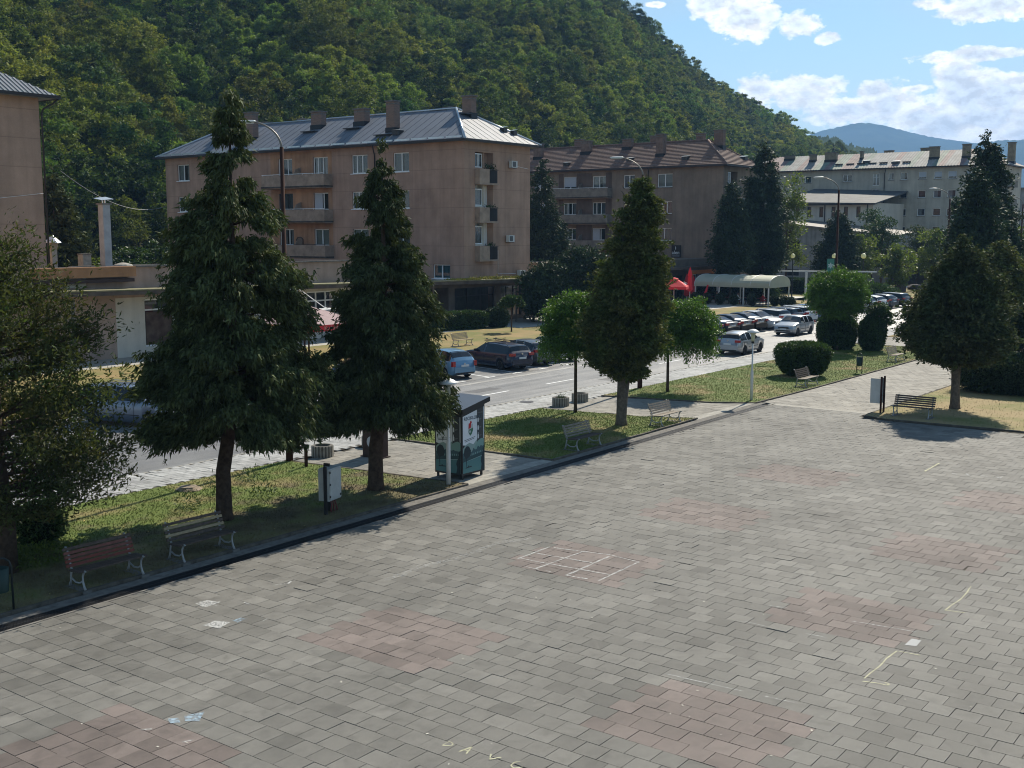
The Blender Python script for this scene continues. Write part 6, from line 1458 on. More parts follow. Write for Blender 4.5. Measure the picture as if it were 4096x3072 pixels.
    if detail > 1:
        for sy in (1, -1):
            b = MB(); 
            for q in (pillars[-1] * L, pillars[-1] * L + .98 if pillars[-1] * L + .98 < .2 * L else .19 * L, pillars[0] * L - .55 if kind in ('wagon', 'suv', 'hatch') else None):
                if q is None: continue
                b.box(q - .008, q + .008, sy * (W / 2 - .03), sy * (W / 2 + .004), .34, belt - .09)
            b.box(-.17 * L, .2 * L, sy * (W / 2 - .02), sy * (W / 2 + .012), .50, .53); b.build('door_seams', BLKP, t)
        part('door_handle', body, (-.10, .08, W / 2 * .985, W / 2 + .035, .80, .83), (-.98 if kind != 'old' else .5, -.82 if kind != 'old' else .55, W / 2 * .98, W / 2 + .035, .80, .83), mirror=True)
        part('wiper', BLKP, (rwx[0] - .02, rwx[0] + .03, -.05, .30, belt + .08, belt + .10))
    if rails:
        for sy in (1, -1):
            yy = sy * W / 2 * .70; b = MB(); b.tube([(rs0 + .1, yy, H - .06), (rs0 + .25, yy, H + .03), (rs1 - .1, yy, H + .02), (rs1 + .05, yy, H - .07)], .018, 6); b.build('roof_rail', rails, t, smooth=True)
    return t
NAVY = paint('navy_paint', (.008, .012, .032)); BLACK = paint('black_paint', (.008, .008, .009)); SILV = paint('silver_paint', (.40, .41, .42), .5); WHT = paint('white_paint', (.62, .63, .63)); LBLU = paint('light_blue_paint', (.16, .30, .43), .3); GRY = paint('grey_paint', (.13, .14, .145), .5); BLU = paint('blue_paint', (.03, .10, .25)); DBR = paint('dark_taupe_paint', (.05, .045, .04), .4); GBL = paint('grey_blue_paint', (.14, .17, .23), .4)
PH = R(76)
def bay(s_): return (s_ + .24 * 1.0, 41.45)
make_car('parked_car', 'old light blue hatchback parked nose in, half hidden by a cypress', 'old', LBLU, 48.35, 41.15, PH)
wg = make_car('parked_car', 'navy blue estate car with a bicycle rack on its roof', 'wagon', NAVY, 53.45, 41.4, PH, rails=BLKP)
b = MB()
for q in (-.75, .25):
    b.box(q - .03, q + .03, -.7, .7, 1.56, 1.59)
for sy in (-.35, .35):
    b.tube([(-1.1, sy, 1.62), (.8, sy, 1.62)], .018, 6); b.tube([(-.3, sy, 1.62), (-.25, sy - .1, 1.72), (.0, sy - .1, 1.66)], .015, 5); b.lathe([(.03, 0), (.06, .02), (.06, .05), (.0, .06)], 8, c=(.5, sy, 1.63))
b.build('bicycle_rack', BLKP, wg)
make_car('parked_car', 'grey hatchback parked beside the navy estate', 'hatch', GRY, 56.1, 41.4, PH)
make_car('parked_car', 'silver hatchback two bays past the navy estate, mostly behind the acacia', 'hatch', SILV, 58.9, 41.5, PH)
make_car('parked_car', 'dark blue hatchback glimpsed between the two cypresses', 'old', BLU, 43.0, 42.2, PH, detail=1)
make_car('parked_car', 'black hatchback behind the blue one between the two cypresses', 'hatch', BLACK, 45.6, 42.6, PH, detail=1)
make_car('parked_car', 'grey blue off road car with roof rails standing behind the left juniper', 'suv', GBL, 28.3, 41.0, R(-72), rails=RIM)
row = [(79.0, 'hatch', NAVY, 'dark blue hatchback first in the far row, cut by the drooping acacia'), (81.5, 'sedan', BLACK, 'black saloon with a glint on its boot, second in the far row'), (84.0, 'sedan', DBR, 'taupe saloon between two black cars in the far row'), (86.5, 'sedan', BLACK, 'black saloon right of the taupe one in the far row'), (91.4, 'wagon', WHT, 'white estate car with red tail lamps in the far row'), (94.0, 'wagon', NAVY, 'dark estate car behind the white estate'), (96.7, 'wagon', WHT, 'white car with a dark rear window left of the blue ones'), (99.3, 'hatch', BLU, 'bright blue hatchback near the end of the far row'), (102.2, 'hatch', NAVY, 'dark blue hatchback last before the ball acacia')]
for sx, kd, pm, lb in row: make_car('parked_car', lb, kd, pm, sx - .35, 41.7, PH, detail=1, rails=RIM if kd == 'wagon' else None)
make_car('parked_car', 'white saloon parked with its bonnet towards the road in the far row', 'sedan', WHT, 88.6, 41.3, PH + math.pi, detail=1)
for sx, kd, pm, lb in ((114.2, 'hatch', SILV, 'silver car just right of the ball acacia'), (117.2, 'hatch', WHT, 'small white hatchback right of the ball acacia'), (120.4, 'hatch', BLACK, 'black hatchback with a red tail lamp next to the small white one'), (123.8, 'wagon', BLACK, 'black car at the right end of the parked row')):
    make_car('parked_car', lb, kd, pm, sx, 42.4, PH, detail=1)
make_car('moving_car', 'silver hatchback driving away in the near lane with a black rear window', 'hatch', SILV, 69.6, 33.5, R(2), group='cars driving on the road', rearglass=BLKP)
make_car('moving_car', 'silver hatchback coming towards the camera in the far lane', 'hatch', SILV, 84.9, 36.35, R(180), group='cars driving on the road')

# ================================================================ BENCHES
SLAT = mat('bench_slat_worn', (.085, .062, .048), rough=.8, var=.4, vscale=9, bump=.6, bscale=60)
SLATL = mat('bench_slat_bleached', (.22, .185, .145), rough=.8, var=.3, vscale=9, bump=.6, bscale=60)
SLATR = mat('bench_slat_red', (.21, .045, .025), rough=.75, col2=(.12, .04, .03), vscale=6)
SLATP = mat('bench_slat_brown_red', (.15, .055, .04), rough=.75, var=.3, vscale=6)
SLATY = mat('bench_slat_new_edge', (.30, .235, .14), rough=.8, var=.2, vscale=9)
CAST = mat('cast_iron_silver', (.33, .335, .33), rough=.55, metal=.2, var=.15, vscale=8)
LBEN = 1.72
BACK = [(.30, .47, .21), (.315, .56, .235), (.33, .65, .26), (.35, .74, .285), (.375, .82, .31)]
def bench(label, x, y, rz, backm, seatm, group='park benches round the plaza', cast=CAST):
    t = thing('park_bench', label, 'bench', (x, y, .05), rz, group)
    for sx in (-LBEN / 2 + .12, LBEN / 2 - .12):
        b = MB(); r_ = .022
        def bar(pts, rr): 
            b.tube([(sx, p[0], p[1]) for p in pts], rr, 6)
        bar([(.30, 0), (.25, .12), (.235, .25), (.20, .39), (.245, .50), (.29, .65), (.345, .80), (.40, .86), (.43, .85)], [.032, .026, .024, .026, .026, .024, .022, .022, .018])
        bar([(-.30, 0), (-.245, .08), (-.21, .2), (-.215, .30), (-.26, .39), (-.30, .43), (-.34, .42)], [.032, .028, .024, .024, .026, .024, .018])
        bar([(-.27, .415), (-.1, .385), (.08, .37), (.21, .40)], .024); bar([(-.21, .2), (-.1, .13), (.06, .12), (.235, .2)], .02)
        b.build('side_frame', cast, t, smooth=True)
    for k, (yy, zz, a) in enumerate([(.24, .475, 0), (.275, .565, 0), (.305, .65, 0), (.335, .735, 0), (.37, .82, 0)]):
        m = backm[k] if isinstance(backm, (list, tuple)) else backm
        b = MB().box(-LBEN / 2, LBEN / 2, -.014, .014, -.033, .033); o = b.build('back_slat', m, t, loc=(0, yy - .03, zz)); o.rotation_euler.x = R(-18)
    for k in range(6):
        b = MB().box(-LBEN / 2, LBEN / 2, -.026, .026, -.014, .014); b.build('seat_slat', seatm, t, loc=(0, -.27 + k * .078, .425 - .008 * min(k, 3) - (.0 if k else -.0)))
    for sx in (-LBEN / 2 + .12, LBEN / 2 - .12): MB().box(sx - .1, sx + .1, -.38, .38, -.06, .0).build('foot_slab', CONCD, t)
    return t
bench('near park bench with red painted back slats', 14.55, 22.36, 0, [SLATR, SLATR, SLATP, SLATP, SLAT], SLAT)
bench('near park bench with dark slats and pale worn edges in front of the tall cypress', 17.2, 22.4, 0, [SLAT, SLATY, SLAT, SLATY, SLAT], SLAT)
bench('weathered bench in the shade at the kerb of the middle lawn', 34.5, 22.75, 0, SLATL, SLAT)
bench('bleached bench in full sun at the corner of the middle lawn', 40.95, 22.98, 0, SLATL, SLATL)
bench('bench in front of the wide clipped yew bush', 55.65, 23.05, 0, SLAT, SLATL)
bench('long bench facing the plaza beside the white box on posts', 48.75, 15.45, R(-90), SLAT, SLAT)
bench('bench half hidden by the branches of the broad right hand thuja', 69.6, 23.2, 0, SLATL, SLATL)
bench('pale bench on the lawn across the road behind the light blue car', 61.2, 50.4, 0, SLATY, SLATY)
bench('pale bench across the road beside the roof of the off road car', 36.3, 50.4, 0, SLATY, SLATY)

# ================================================================ STREET FURNITURE
POLEB = mat('rusty_pole', (.050, .024, .018), rough=.9, spec=.1, var=.3, vscale=2)
LWHITE = mat('lamp_white', (.62, .62, .60), rough=.45, var=.06, vscale=6)
def street_lamp(label, x, y, H=11.6, arm=(-.3, 1)):
    t = thing('street_lamp', label, 'street lamp', (x, y, 0), 0, 'tall curved street lamps along the road')
    b = MB(); b.tube([(0, 0, -.1), (0, 0, 1.6), (0, 0, 1.62), (0, 0, H - 1.0)], [.125, .12, .09, .065], 12); b.build('pole', POLEB, t, smooth=True)
    b = MB(); d = Vector((-.25, .97, 0)).normalized(); P = []
    for f in np.linspace(0, 1, 10): 
        a = f * 1.25; P.append((d.x * 1.5 * (1 - math.cos(a)) , d.y * 1.5 * (1 - math.cos(a)), H - 1.05 + .95 * math.sin(a)))
    b.tube(P, [.04 - .015 * f for f in np.linspace(0, 1, 10)], 7); b.build('arm', mat('arm_grey', (.20, .18, .16), rough=.5, metal=.3), t, smooth=True)
    e_ = Vector(P[-1]); b = MB(); b.lathe([(.02, -.34), (.09, -.28), (.13, 0), (.11, .26), (.03, .38)], 12); b.v = [(p[0], p[2], p[1] * .45) for p in b.v]
    o = b.build('lamp_head', LWHITE, t, loc=tuple(e_ + d * .3 + Vector((0, 0, .02))), smooth=True); o.rotation_euler.z = math.atan2(d.y, d.x) - math.pi / 2
    b = MB(); b.box(-.08, .08, -.2, .25, -.07, -.05); b.build('lens', mat('lamp_lens', (.4, .4, .38), rough=.2), o); return t
lamps = [(26.35, 29.4, 'tall street lamp whose mast stands behind the tallest dark cypress'), (49.66, 29.37, 'tall street lamp rising behind the olive thuja before the brown block'), (75.3, 29.4, 'tall street lamp behind the large ball acacia'), (100, 29.4, 'tall street lamp left of the tallest dark cypress'), (124.5, 29.4, 'tall street lamp cut by the right edge of the photo')]
for x, y, l in lamps: street_lamp(l, x, y)
def post_lamp(label, x, y):
    t = thing('post_lamp', label, 'post lamp', (x, y, 0), 0, 'white mushroom lamps on the lawns')
    b = MB(); b.tube([(0, 0, -.05), (0, 0, 1.35), (0, 0, 1.5), (0, 0, 2.75)], [.07, .068, .038, .032], 14); b.build('pole', LWHITE, t, smooth=True)
    MB().lathe([(.04, 0), (.07, .02), (.07, .08), (.04, .1)], 12, c=(0, 0, 2.7)).build('collar', BLKP, t)
    MB().lathe([(.065, 0), (.08, .15), (.11, .33), (.15, .42)], 16, c=(0, 0, 2.8)).build('diffuser', mat('frosted_glass', (.55, .56, .55), rough=.2, trans=.4), t, smooth=True)
    MB().lathe([(.28, 0), (.30, .02), (.27, .06), (.17, .13), (.07, .165), (.01, .17)], 24, c=(0, 0, 3.2)).build('shade', LWHITE, t, smooth=True)
    return t
post_lamp('white mushroom lamp in front of the recycling kiosk', 26.75, 22.62); post_lamp('white mushroom lamp at the tip of the long lawn', 49.15, 23.05)
def globe_lamp(label, u, Y, H=6.0, r=.42):
    x, y = at_depth(u, Y); t = thing('globe_lamp', label, 'globe lamp', (x, y, 0), 0, 'globe lamps in the park')
    MB().tube([(0, 0, 0), (0, 0, .8), (0, 0, .82), (0, 0, H - r * 1.6)], [.09, .09, .055, .05], 10).build('pole', BLKP, t)
    b = MB(); b.lathe([(r * math.sin(a), r * (1 - math.cos(a))) for a in np.linspace(.05, 3.1, 12)], 18, c=(0, 0, H - r * 2)); b.build('globe', mat('opal_globe', (.72, .72, .68), rough=.3, trans=.4), t, smooth=True)
globe_lamp('globe lamp before the stained shed wall', 3165, 138, 5.3, .27); globe_lamp('globe lamp behind the mast with the banner', 3330, 138, 5.3, .30); globe_lamp('globe lamp right of the banner', 3446, 140, 5.3, .32)
# banner on the third street lamp
bn = thing('banner', 'green and yellow banner with a white star emblem on the street lamp', 'banner', (75.3, 29.4, 0)); 
F_b = None
def img_axes():
    return RT3.to_3d(), Vector((0, 0, 1))
ax = RT3.to_3d()
def card(mb, u0, u1, z0, z1, dn): 
    n_ = -FW3.to_3d() * dn
    mb.quad(ax * u0 + Vector((0, 0, z0)) + n_, ax * u1 + Vector((0, 0, z0)) + n_, ax * u1 + Vector((0, 0, z1)) + n_, ax * u0 + Vector((0, 0, z1)) + n_); return mb
BGN = mat('banner_green', (.10, .26, .20), rough=.8); BYL = mat('banner_yellow', (.62, .36, .02), rough=.8); BWH = mat('banner_white', (.6, .62, .58), rough=.8)
b = MB(); card(b, -.62, -.14, 5.12, 6.05, 0); card(b, -.62, -.14, 5.12, 6.05, -.01); b.build('cloth', BGN, bn)
b = MB(); card(b, -.62, -.14, 4.7, 5.115, 0); b.build('yellow_band', BYL, bn)
b = MB(); c0 = ax * -.38 + Vector((0, 0, 5.58)); n_ = -FW3.to_3d() * .006
for k in range(6):
    a = k * math.pi / 3 + .5; a2 = a + .5; a3 = a - .5; P = lambda r_, q: c0 + (ax * math.cos(q) + Vector((0, 0, 1)) * math.sin(q)) * r_ + n_
    b.poly([c0 + n_, P(.12, a3), P(.23, a), P(.12, a2)])
b.build('star_emblem', BWH, bn); b = MB(); b.tube([ax * -.66 + Vector((0, 0, 6.07)), Vector((0, 0, 6.07))], .02, 6); b.tube([ax * -.66 + Vector((0, 0, 4.68)), Vector((0, 0, 4.68))], .02, 6); b.build('bracket', BLKP, bn)

# ---- recycling kiosk
kx0, kx1, ky0, ky1 = 27.62, 28.78, 22.80, 23.92
K = thing('recycling_kiosk', 'bottle recycling kiosk with a lake mural and slanting dark roof', 'recycling kiosk', (kx0, ky0, 0))
KB = mat('kiosk_black', (.02, .021, .023), rough=.45); KW = mat('kiosk_white', (.72, .73, .75), rough=.5); KD = mat('kiosk_anthracite', (.045, .05, .055), rough=.5)
W_, D_ = kx1 - kx0, ky1 - ky0; zt0, zt1 = 2.12, 2.36
b = MB(); n = 0
V8 = [(0, 0, .14), (W_, 0, .14), (W_, D_, .14), (0, D_, .14), (0, 0, zt0), (W_, 0, zt1), (W_, D_, zt1), (0, D_, zt0)]
b.v = V8; b.f = [(0, 3, 2, 1), (4, 5, 6, 7), (0, 1, 5, 4), (1, 2, 6, 5), (2, 3, 7, 6), (3, 0, 4, 7)]; b.m = [0] * 6; b.build('cabinet', KB, K)
b = MB()
Vr = [(-.05, -.08, zt0 - .0), (W_ + .2, -.08, zt1 + .03), (W_ + .2, D_ + .08, zt1 + .03), (-.05, D_ + .08, zt0)]
n = 0; b.v = [(x, y, z + .004) for x, y, z in Vr] + [(x, y, z + .15) for x, y, z in Vr]; b.f = [(3, 2, 1, 0), (4, 5, 6, 7), (0, 1, 5, 4), (1, 2, 6, 5), (2, 3, 7, 6), (3, 0, 4, 7)]; b.m = [0] * 6; rfk = b.build('roof', KB, K)
b = MB(); b.quad(*[(x, y, z + .156) for x, y, z in Vr]); b.build('roof_sheet', mat('kiosk_roof_sheet', (.10, .11, .125), rough=.35, metal=.3), rfk)
b = MB(); b.box(.0, .1, .05, .2, zt0 + .16, zt0 + .2); b.build('roof_vent', KB, K)
for (x, y) in ((.08, .06), (W_ - .1, .06), (W_ - .1, D_ - .06), (.08, D_ - .06)): MB().box(x - .03, x + .03, y - .03, y + .03, 0, .14).build('foot', KB, K)
def kf(side, a, z, d):
    # right hand face (towards the plaza) or left hand face (towards the camera); a runs left to right as one looks at it
    return (a, -d, z) if side == 0 else (-d, D_ - a, z)
MCOL = {'hill': (.27, .36, .33), 'hill2': (.20, .33, .29), 'tree': (.055, .105, .115), 'dark': (.022, .035, .04), 'lake': (.085, .20, .20), 'shore': (.035, .075, .08), 'pale': (.20, .33, .31)}
def ptop(side, a): return (zt0 + (zt1 - zt0) * a / W_) if side == 0 else zt0
for side, WD in ((0, W_), (1, D_)):
    def P(a, z, d): return kf(side, a, z, d)
    def flat(nm, m, pts, d, par=K):
        b = MB(); b.poly([P(a, z, d) for a, z in pts]); return b.build(nm, m, par)
    zt = lambda a: ptop(side, a) - .1
    base = flat('mural', mat('mural_' + 'hill', MCOL['hill'], rough=.6), [(.05, .2), (WD - .05, .2), (WD - .05, 1.18), (WD * .8, 1.24), (WD * .62, 1.2), (WD * .5, 1.08), (WD * .33, 1.16), (WD * .15, 1.1), (.05, 1.0)], .004)
    flat('white_panel', KW, [(.05, 1.12), (WD * .66, 1.0), (WD * .66, zt(WD * .66)), (.05, zt(.05))], .003)
    flat('far_hill', mat('mural_hill2', MCOL['hill2'], rough=.6), [(WD * .5, .9), (WD - .05, .9), (WD - .05, 1.2), (WD * .84, 1.23), (WD * .7, 1.17), (WD * .58, 1.03)], .006, base)
    r_ = random.Random(3 + side); tops = []
    for k in range(15): a = .05 + (WD - .1) * k / 14; tops.append((a, .86 + .1 * (k / 14) + r_.uniform(-.05, .08)))
    flat('tree_line', mat('mural_tree', MCOL['tree'], rough=.6), [(.05, .66), (WD - .05, .78)] + tops[::-1], .008, base)
    flat('shore', mat('mural_shore', MCOL['shore'], rough=.6), [(.05, .56), (WD - .05, .68), (WD - .05, .79), (.05, .69)], .010, base)
    b = MB()
    for k in range(9): a = .3 + (WD - .45) * k / 8; z = .66 + .1 * a / WD; b.quad(P(a, z, .0095), P(a + .05, z, .0095), P(a + .045, z + .09, .0095), P(a + .012, z + .1, .0095))
    b.build('sky_gaps', mat('mural_pale', MCOL['pale'], rough=.6), base)
    flat('lake', mat('mural_lake', MCOL['lake'], rough=.6), [(.05, .2), (WD - .05, .2), (WD - .05, .66), (WD * .5, .60), (.05, .56)], .012, base)
    MD = mat('mural_dark', MCOL['dark'], rough=.6)
    flat('dark_tree', MD, [(.05 + WD * .1, .68), (WD * .17, .66), (WD * .18, .4), (WD * .2, .4), (WD * .2, .66), (WD * .36, .74), (WD * .38, .9), (WD * .3, 1.04), (WD * .2, 1.07), (WD * .1, .98), (WD * .07, .8)], .014, base)
    flat('boat', MD, [(WD * .14, .35), (WD * .42, .37), (WD * .40, .40), (WD * .3, .395), (WD * .29, .43), (WD * .26, .43), (WD * .255, .39), (WD * .16, .385)], .014, base)
    flat('dark_bank', MD, [(WD - .05, .2), (WD - .05, .95), (WD - .13, .86), (WD - .12, .72), (WD - .2, .6), (WD - .22, .5), (WD - .18, .38), (WD - .22, .2)], .014, base)
    flat('side_strip', KW, [(WD * .93, 1.22), (WD - .05, 1.2), (WD - .05, zt(WD - .05)), (WD * .93, zt(WD * .93))], .006)
    pn = flat('dark_panel', KD, [(WD * .66, 1.05), (WD * .925, 1.18), (WD * .925, zt(WD * .925)), (WD * .66, zt(WD * .66))], .005)
    for k, z in enumerate((1.78, 1.52, 1.24)):
        a = WD * .705; w1 = .028
        flat('bottle_icon', KW, [(a - w1, z), (a + w1, z), (a + w1, z + .12), (a + w1 * .4, z + .15), (a + w1 * .4, z + .2 - .05 * (k == 1)), (a - w1 * .4, z + .2 - .05 * (k == 1)), (a - w1 * .4, z + .15), (a - w1, z + .12)], .008, pn)
        b = MB()
        for q in range(2): b.quad(P(a + .06, z + .09 - q * .03, .008), P(a + .17 - q * .05, z + .09 - q * .03, .008), P(a + .17 - q * .05, z + .1 - q * .03, .008), P(a + .06, z + .1 - q * .03, .008))
        b.build('caption_lines', mat('caption_grey', (.25, .26, .27), rough=.6), pn)
    for k in range(2):
        flat('small_print', KD, [(.12 + .03 * k, 1.245 - k * .045), (WD * .58 - .04 * k, 1.315 - k * .045), (WD * .58 - .04 * k, 1.332 - k * .045), (.12 + .03 * k, 1.262 - k * .045)], .006)
    if side == 0:
        flat('crest_white', mat('crest_white', (.5, .5, .5)), [(.43, 1.40), (.50, 1.46), (.55, 1.56), (.55, 1.76), (.38, 1.72), (.33, 1.66), (.33, 1.50)], .006)
        flat('crest_red', mat('crest_red', (.50, .03, .03)), [(.33, 1.60), (.45, 1.64), (.46, 1.75), (.50, 1.80), (.47, 1.86), (.42, 1.85), (.40, 1.79), (.34, 1.78)], .008)
        flat('crest_green', mat('crest_green', (.07, .18, .10)), [(.43, 1.38), (.50, 1.44), (.56, 1.55), (.56, 1.63), (.34, 1.58), (.33, 1.50), (.37, 1.43)], .009)
        flat('crest_wave', mat('crest_white', (.5, .5, .5)), [(.35, 1.50), (.42, 1.47), (.45, 1.54), (.38, 1.56)], .011)
def text(name, s_, size, m, par, loc, rot, align='LEFT', ext=.0, shear=0, bold=0):
    cu = bpy.data.curves.new(name, 'FONT'); cu.body = s_; cu.size = size; cu.extrude = ext; cu.align_x = align; cu.shear = shear; cu.offset = bold; cu.space_character = 1.05
    cu.materials.append(m); tmp = bpy.data.objects.new('tmp', cu); C.objects.link(tmp); bpy.context.view_layer.update()
    me = bpy.data.meshes.new_from_object(tmp.evaluated_get(bpy.context.evaluated_depsgraph_get())); bpy.data.objects.remove(tmp)
    o = link(name, me); o.parent = par; o.location = loc; o.rotation_euler = rot; return o
TXD = mat('lettering_dark', (.06, .09, .11), rough=.6)
o = text('lettering', 'RECIKLOMAT', .148, TXD, K, (.10, -.009, 1.90), (R(90), 0, 0), bold=.003)
o = text('lettering', 'RECIKLIRAJ', .05, mat('caption_grey', (.25, .26, .27)), K, (.79, -.009, 2.06), (R(90), 0, 0))
text('lettering', 'RECIKLOMAT', .148, TXD, K, (-.009, D_ - .10, 1.86), (R(90), 0, R(-90)), bold=.003)
# ---- electricity cabinet on posts, near the kiosk
cab = thing('utility_cabinet', 'dented pale grey electricity cabinet on two black posts on the near lawn', 'cabinet', (22.05, 22.98, 0), R(14))
CABM = mat('cabinet_paint', (.46, .46, .43), rough=.6, var=.12, vscale=3, bump=.2, bscale=5)
MB().box(-.30, .32, -.16, .18, .42, 1.32).build('box', CABM, cab); MB().box(-.27, .30, -.185, -.162, .45, 1.29).build('door', CABM, cab)
for z in (.52, .86, 1.2): MB().box(-.305, -.26, -.2, -.186, z, z + .06).build('hinge', BLKP, cab)
for x in (-.33, .1): MB().box(x - .03, x + .03, .06 if x > 0 else -.1, .24 if x > 0 else -.02, -.05, 1.4).build('post', BLKP, cab)
b = MB()
for k in range(3): b.tube([(.0 + .1 * k, 0, .42), (.04 + .1 * k, -.03, .25), (-.05 + .16 * k, -.05, .12), (.05 + .14 * k, -.02, -.02)], .022, 6)
b.build('cable', mat('red_cable', (.16, .03, .03), rough=.6), cab, smooth=True)
MB().box(.22, .28, -.195, -.186, .5, .56).build('lock', BLKP, cab)
# ---- box on posts at the walkway corner
cab2 = thing('utility_cabinet', 'white box on two dark posts at the corner of the walkway', 'cabinet', (48.95, 17.35, 0), R(-90))
MB().box(-.02, .42, .0, .46, .45, 1.52).build('box', mat('white_box', (.5, .5, .48), rough=.6, var=.1, vscale=3), cab2); 
MB().box(-.02, .42, -.004, .45, 1.521, 1.53).build('lid', CONC, cab2)
for x in (.0, .38): MB().box(.43, .50, -.05 + x, .02 + x, -.05, 1.62).build('post', POLEB, cab2)
# ---- litter bins
def litter_bin(label, x, y, rz, s_=1.0):
    t = thing('litter_bin', label, 'litter bin', (x, y, 0), rz, 'litter bins hung in tubular frames'); b = MB(); GR = mat('bin_green', (.015, .04, .035), rough=.6)
    b.tube([(-.22, 0, -.05), (-.22, 0, .95), (-.18, 0, 1.08), (-.08, 0, 1.15), (.08, 0, 1.15), (.18, 0, 1.08), (.22, 0, .95), (.22, 0, -.05)], .022, 8); b.build('frame', mat('frame_black', (.014, .02, .02), rough=.5), t, smooth=True)
    b = MB(); b.lathe([(.15, .45), (.155, .46), (.18, .95), (.165, .95), (.14, .47)], 16); b.build('bucket', GR, t, smooth=True); return t
litter_bin('dark green litter bin cut by the left edge beside the near bench', 12.0, 22.25, R(-30)); litter_bin('small litter bin in a looped frame on the long lawn', 62.35, 22.8, R(60))
# ---- planters and brown stele by the road
def planter(label, x, y, weeds=False):
    t = thing('planter', label, 'planter', (x, y, 0), 0, 'ribbed concrete planters at the edge of the pavement'); b = MB(); n = 20
    prof_ = [(.36, 0), (.36, .40), (.28, .40), (.27, .12)]; b.lathe(prof_, 20); b.build('bowl', CONCD, t)
    b = MB()
    for k in range(20): a = k * math.pi / 10; c_, s_ = math.cos(a), math.sin(a); b.box(-.012, .012, .35, .385, .0, .36)
    b = MB()
    for k in range(20):
        a = k * math.pi / 10; st0 = len(b.v); b.box(.352, .388, -.03, .03, .0, .385); b.xform(Matrix.Rotation(a, 4, 'Z'), st0)
    b.build('rib', CONC, t); MB().lathe([(.28, .0), (.0, .02)], 12, c=(0, 0, .3)).build('soil', SOIL, t)
    if weeds: foliage('weeds', leaf_quads(np.stack([RNG.normal(0, .1, 60), RNG.normal(0, .1, 60), RNG.uniform(.3, .5, 60)], 1), rand_unit(60), .14, .03), L_BUSH, t)
planter('concrete planter nearest the tall cypress', 27.75, 29.25); planter('concrete planter beside the brown stele', 30.2, 29.2); planter('concrete planter with a few weeds near the bright ball acacia', 42.55, 29.3, True); planter('concrete planter behind the trunk of the bright ball acacia', 44.2, 29.35); planter('concrete planter between the clipped hedges', 79.6, 28.9)
st = thing('stele', 'rust brown stele with a round white disc behind the second cypress', 'stele', (28.8, 27.7, 0), R(-90))
BR = mat('corten_brown', (.055, .032, .024), rough=.8, var=.3, vscale=4)
MB().box(-.42, .42, -.2, .2, 0, 1.5).build('body', BR, st); MB().box(-.45, .45, -.24, .24, 1.5, 1.56).build('top_slab', CONC, st); MB().box(-.48, .48, -.26, .26, 0, .04).build('foot_plate', BR, st)
b = MB(); b.lathe([(.20, 0), (.20, .02), (0, .022)], 22); b.xform(Matrix.Translation((0, -.2, .55)) @ Matrix.Rotation(R(90), 4, 'X')); b.build('disc', mat('disc_white', (.5, .52, .55), rough=.4), st)
mp_ = thing('marker_post', 'short rusty marker post at the edge of the near lawn', 'post', (26.0, 28.2, 0)); MB().box(-.04, .04, -.04, .04, -.05, .72).build('post', POLEB, mp_); MB().box(-.06, .06, -.06, .06, .72, .8).build('head', BLKP, mp_)
x, y = gp(755, 1965); sp_ = thing('tree_stump', 'low weathered tree stump in the near lawn', 'tree stump', (x, y, .03)); b = MB(); n = 14
b.lathe([(.42, -.05), (.36, .04), (.27, .10), (.25, .13), (.0, .12)], 14); b.v = [(p[0] * (1 + .15 * math.sin(i * 1.7)), p[1] * (1 + .12 * math.cos(i * 2.3)), p[2]) for i, p in enumerate(b.v)]; b.build('wood', mat('dead_wood', (.22, .17, .12), rough=.9, var=.4, vscale=9, bump=1, bscale=20), sp_)
x, y = gp(1500 / 1.0, 1985); 
# ---- red beer tent across the road
TENT = mat('faded_pink_canvas', (.42, .30, .30), rough=.8, var=.1, vscale=2, trans=.2); REDC = mat('red_canvas', (.68, .04, .05), rough=.8, trans=.15)
bt = thing('beer_tent', 'faded pink square parasol tent with a red valance between the two cypresses', 'tent', (48.6, 52.4, 0))
b = MB(); z0, z1 = 2.35, 3.3; S_ = 2.5
for (p, q) in (((-S_, -S_), (S_, -S_)), ((S_, -S_), (S_, S_)), ((S_, S_), (-S_, S_)), ((-S_, S_), (-S_, -S_))):
    b.poly([(p[0], p[1], z0), (q[0], q[1], z0), (q[0] * .1, q[1] * .1, z1), (p[0] * .1, p[1] * .1, z1)])
b.poly([(-.25, -.25, z1), (.25, -.25, z1), (.25, .25, z1), (-.25, .25, z1)]); b.build('canvas', TENT, bt)
b = MB()
for (p, q) in (((-S_, -S_), (S_, -S_)), ((S_, -S_), (S_, S_)), ((S_, S_), (-S_, S_)), ((-S_, S_), (-S_, -S_))): b.quad((p[0], p[1], z0 - .38), (q[0], q[1], z0 - .38), (q[0], q[1], z0), (p[0], p[1], z0))
b.build('valance', REDC, bt)
text('lettering', 'Karlovačko', .36, mat('tent_letter', (.5, .42, .3)), bt, (-.9, -S_ - .01, z0 - .3), (R(90), 0, 0), 'LEFT')
text('lettering', 'Karlovačko', .36, mat('tent_letter', (.5, .42, .3)), bt, (-S_ - .01, 1.3, z0 - .3), (R(90), 0, R(-90)), 'LEFT')
for sx in (-2.4, 2.4):
    for sy in (-2.4, 2.4): MB().box(sx - .04, sx + .04, sy - .04, sy + .04, 0, z0).build('leg', POLEB, bt)
ms = thing('mast', 'white twin mast with ropes behind the pink parasol tent', 'mast', (50.6, 55.6, 0))
for sx in (-.13, .13): MB().box(sx - .09, sx + .09, -.09, .09, 0, 4.35).build('post', LWHITE, ms)
MB().tube([(.2, 0, 4.3), (2.6, 0, 2.9), (3.3, 0, 2.7)], .03, 5).build('rope', LWHITE, ms); MB().tube([(-.2, 0, 4.3), (-2.4, 0, 2.9)], .03, 5).build('rope', LWHITE, ms)
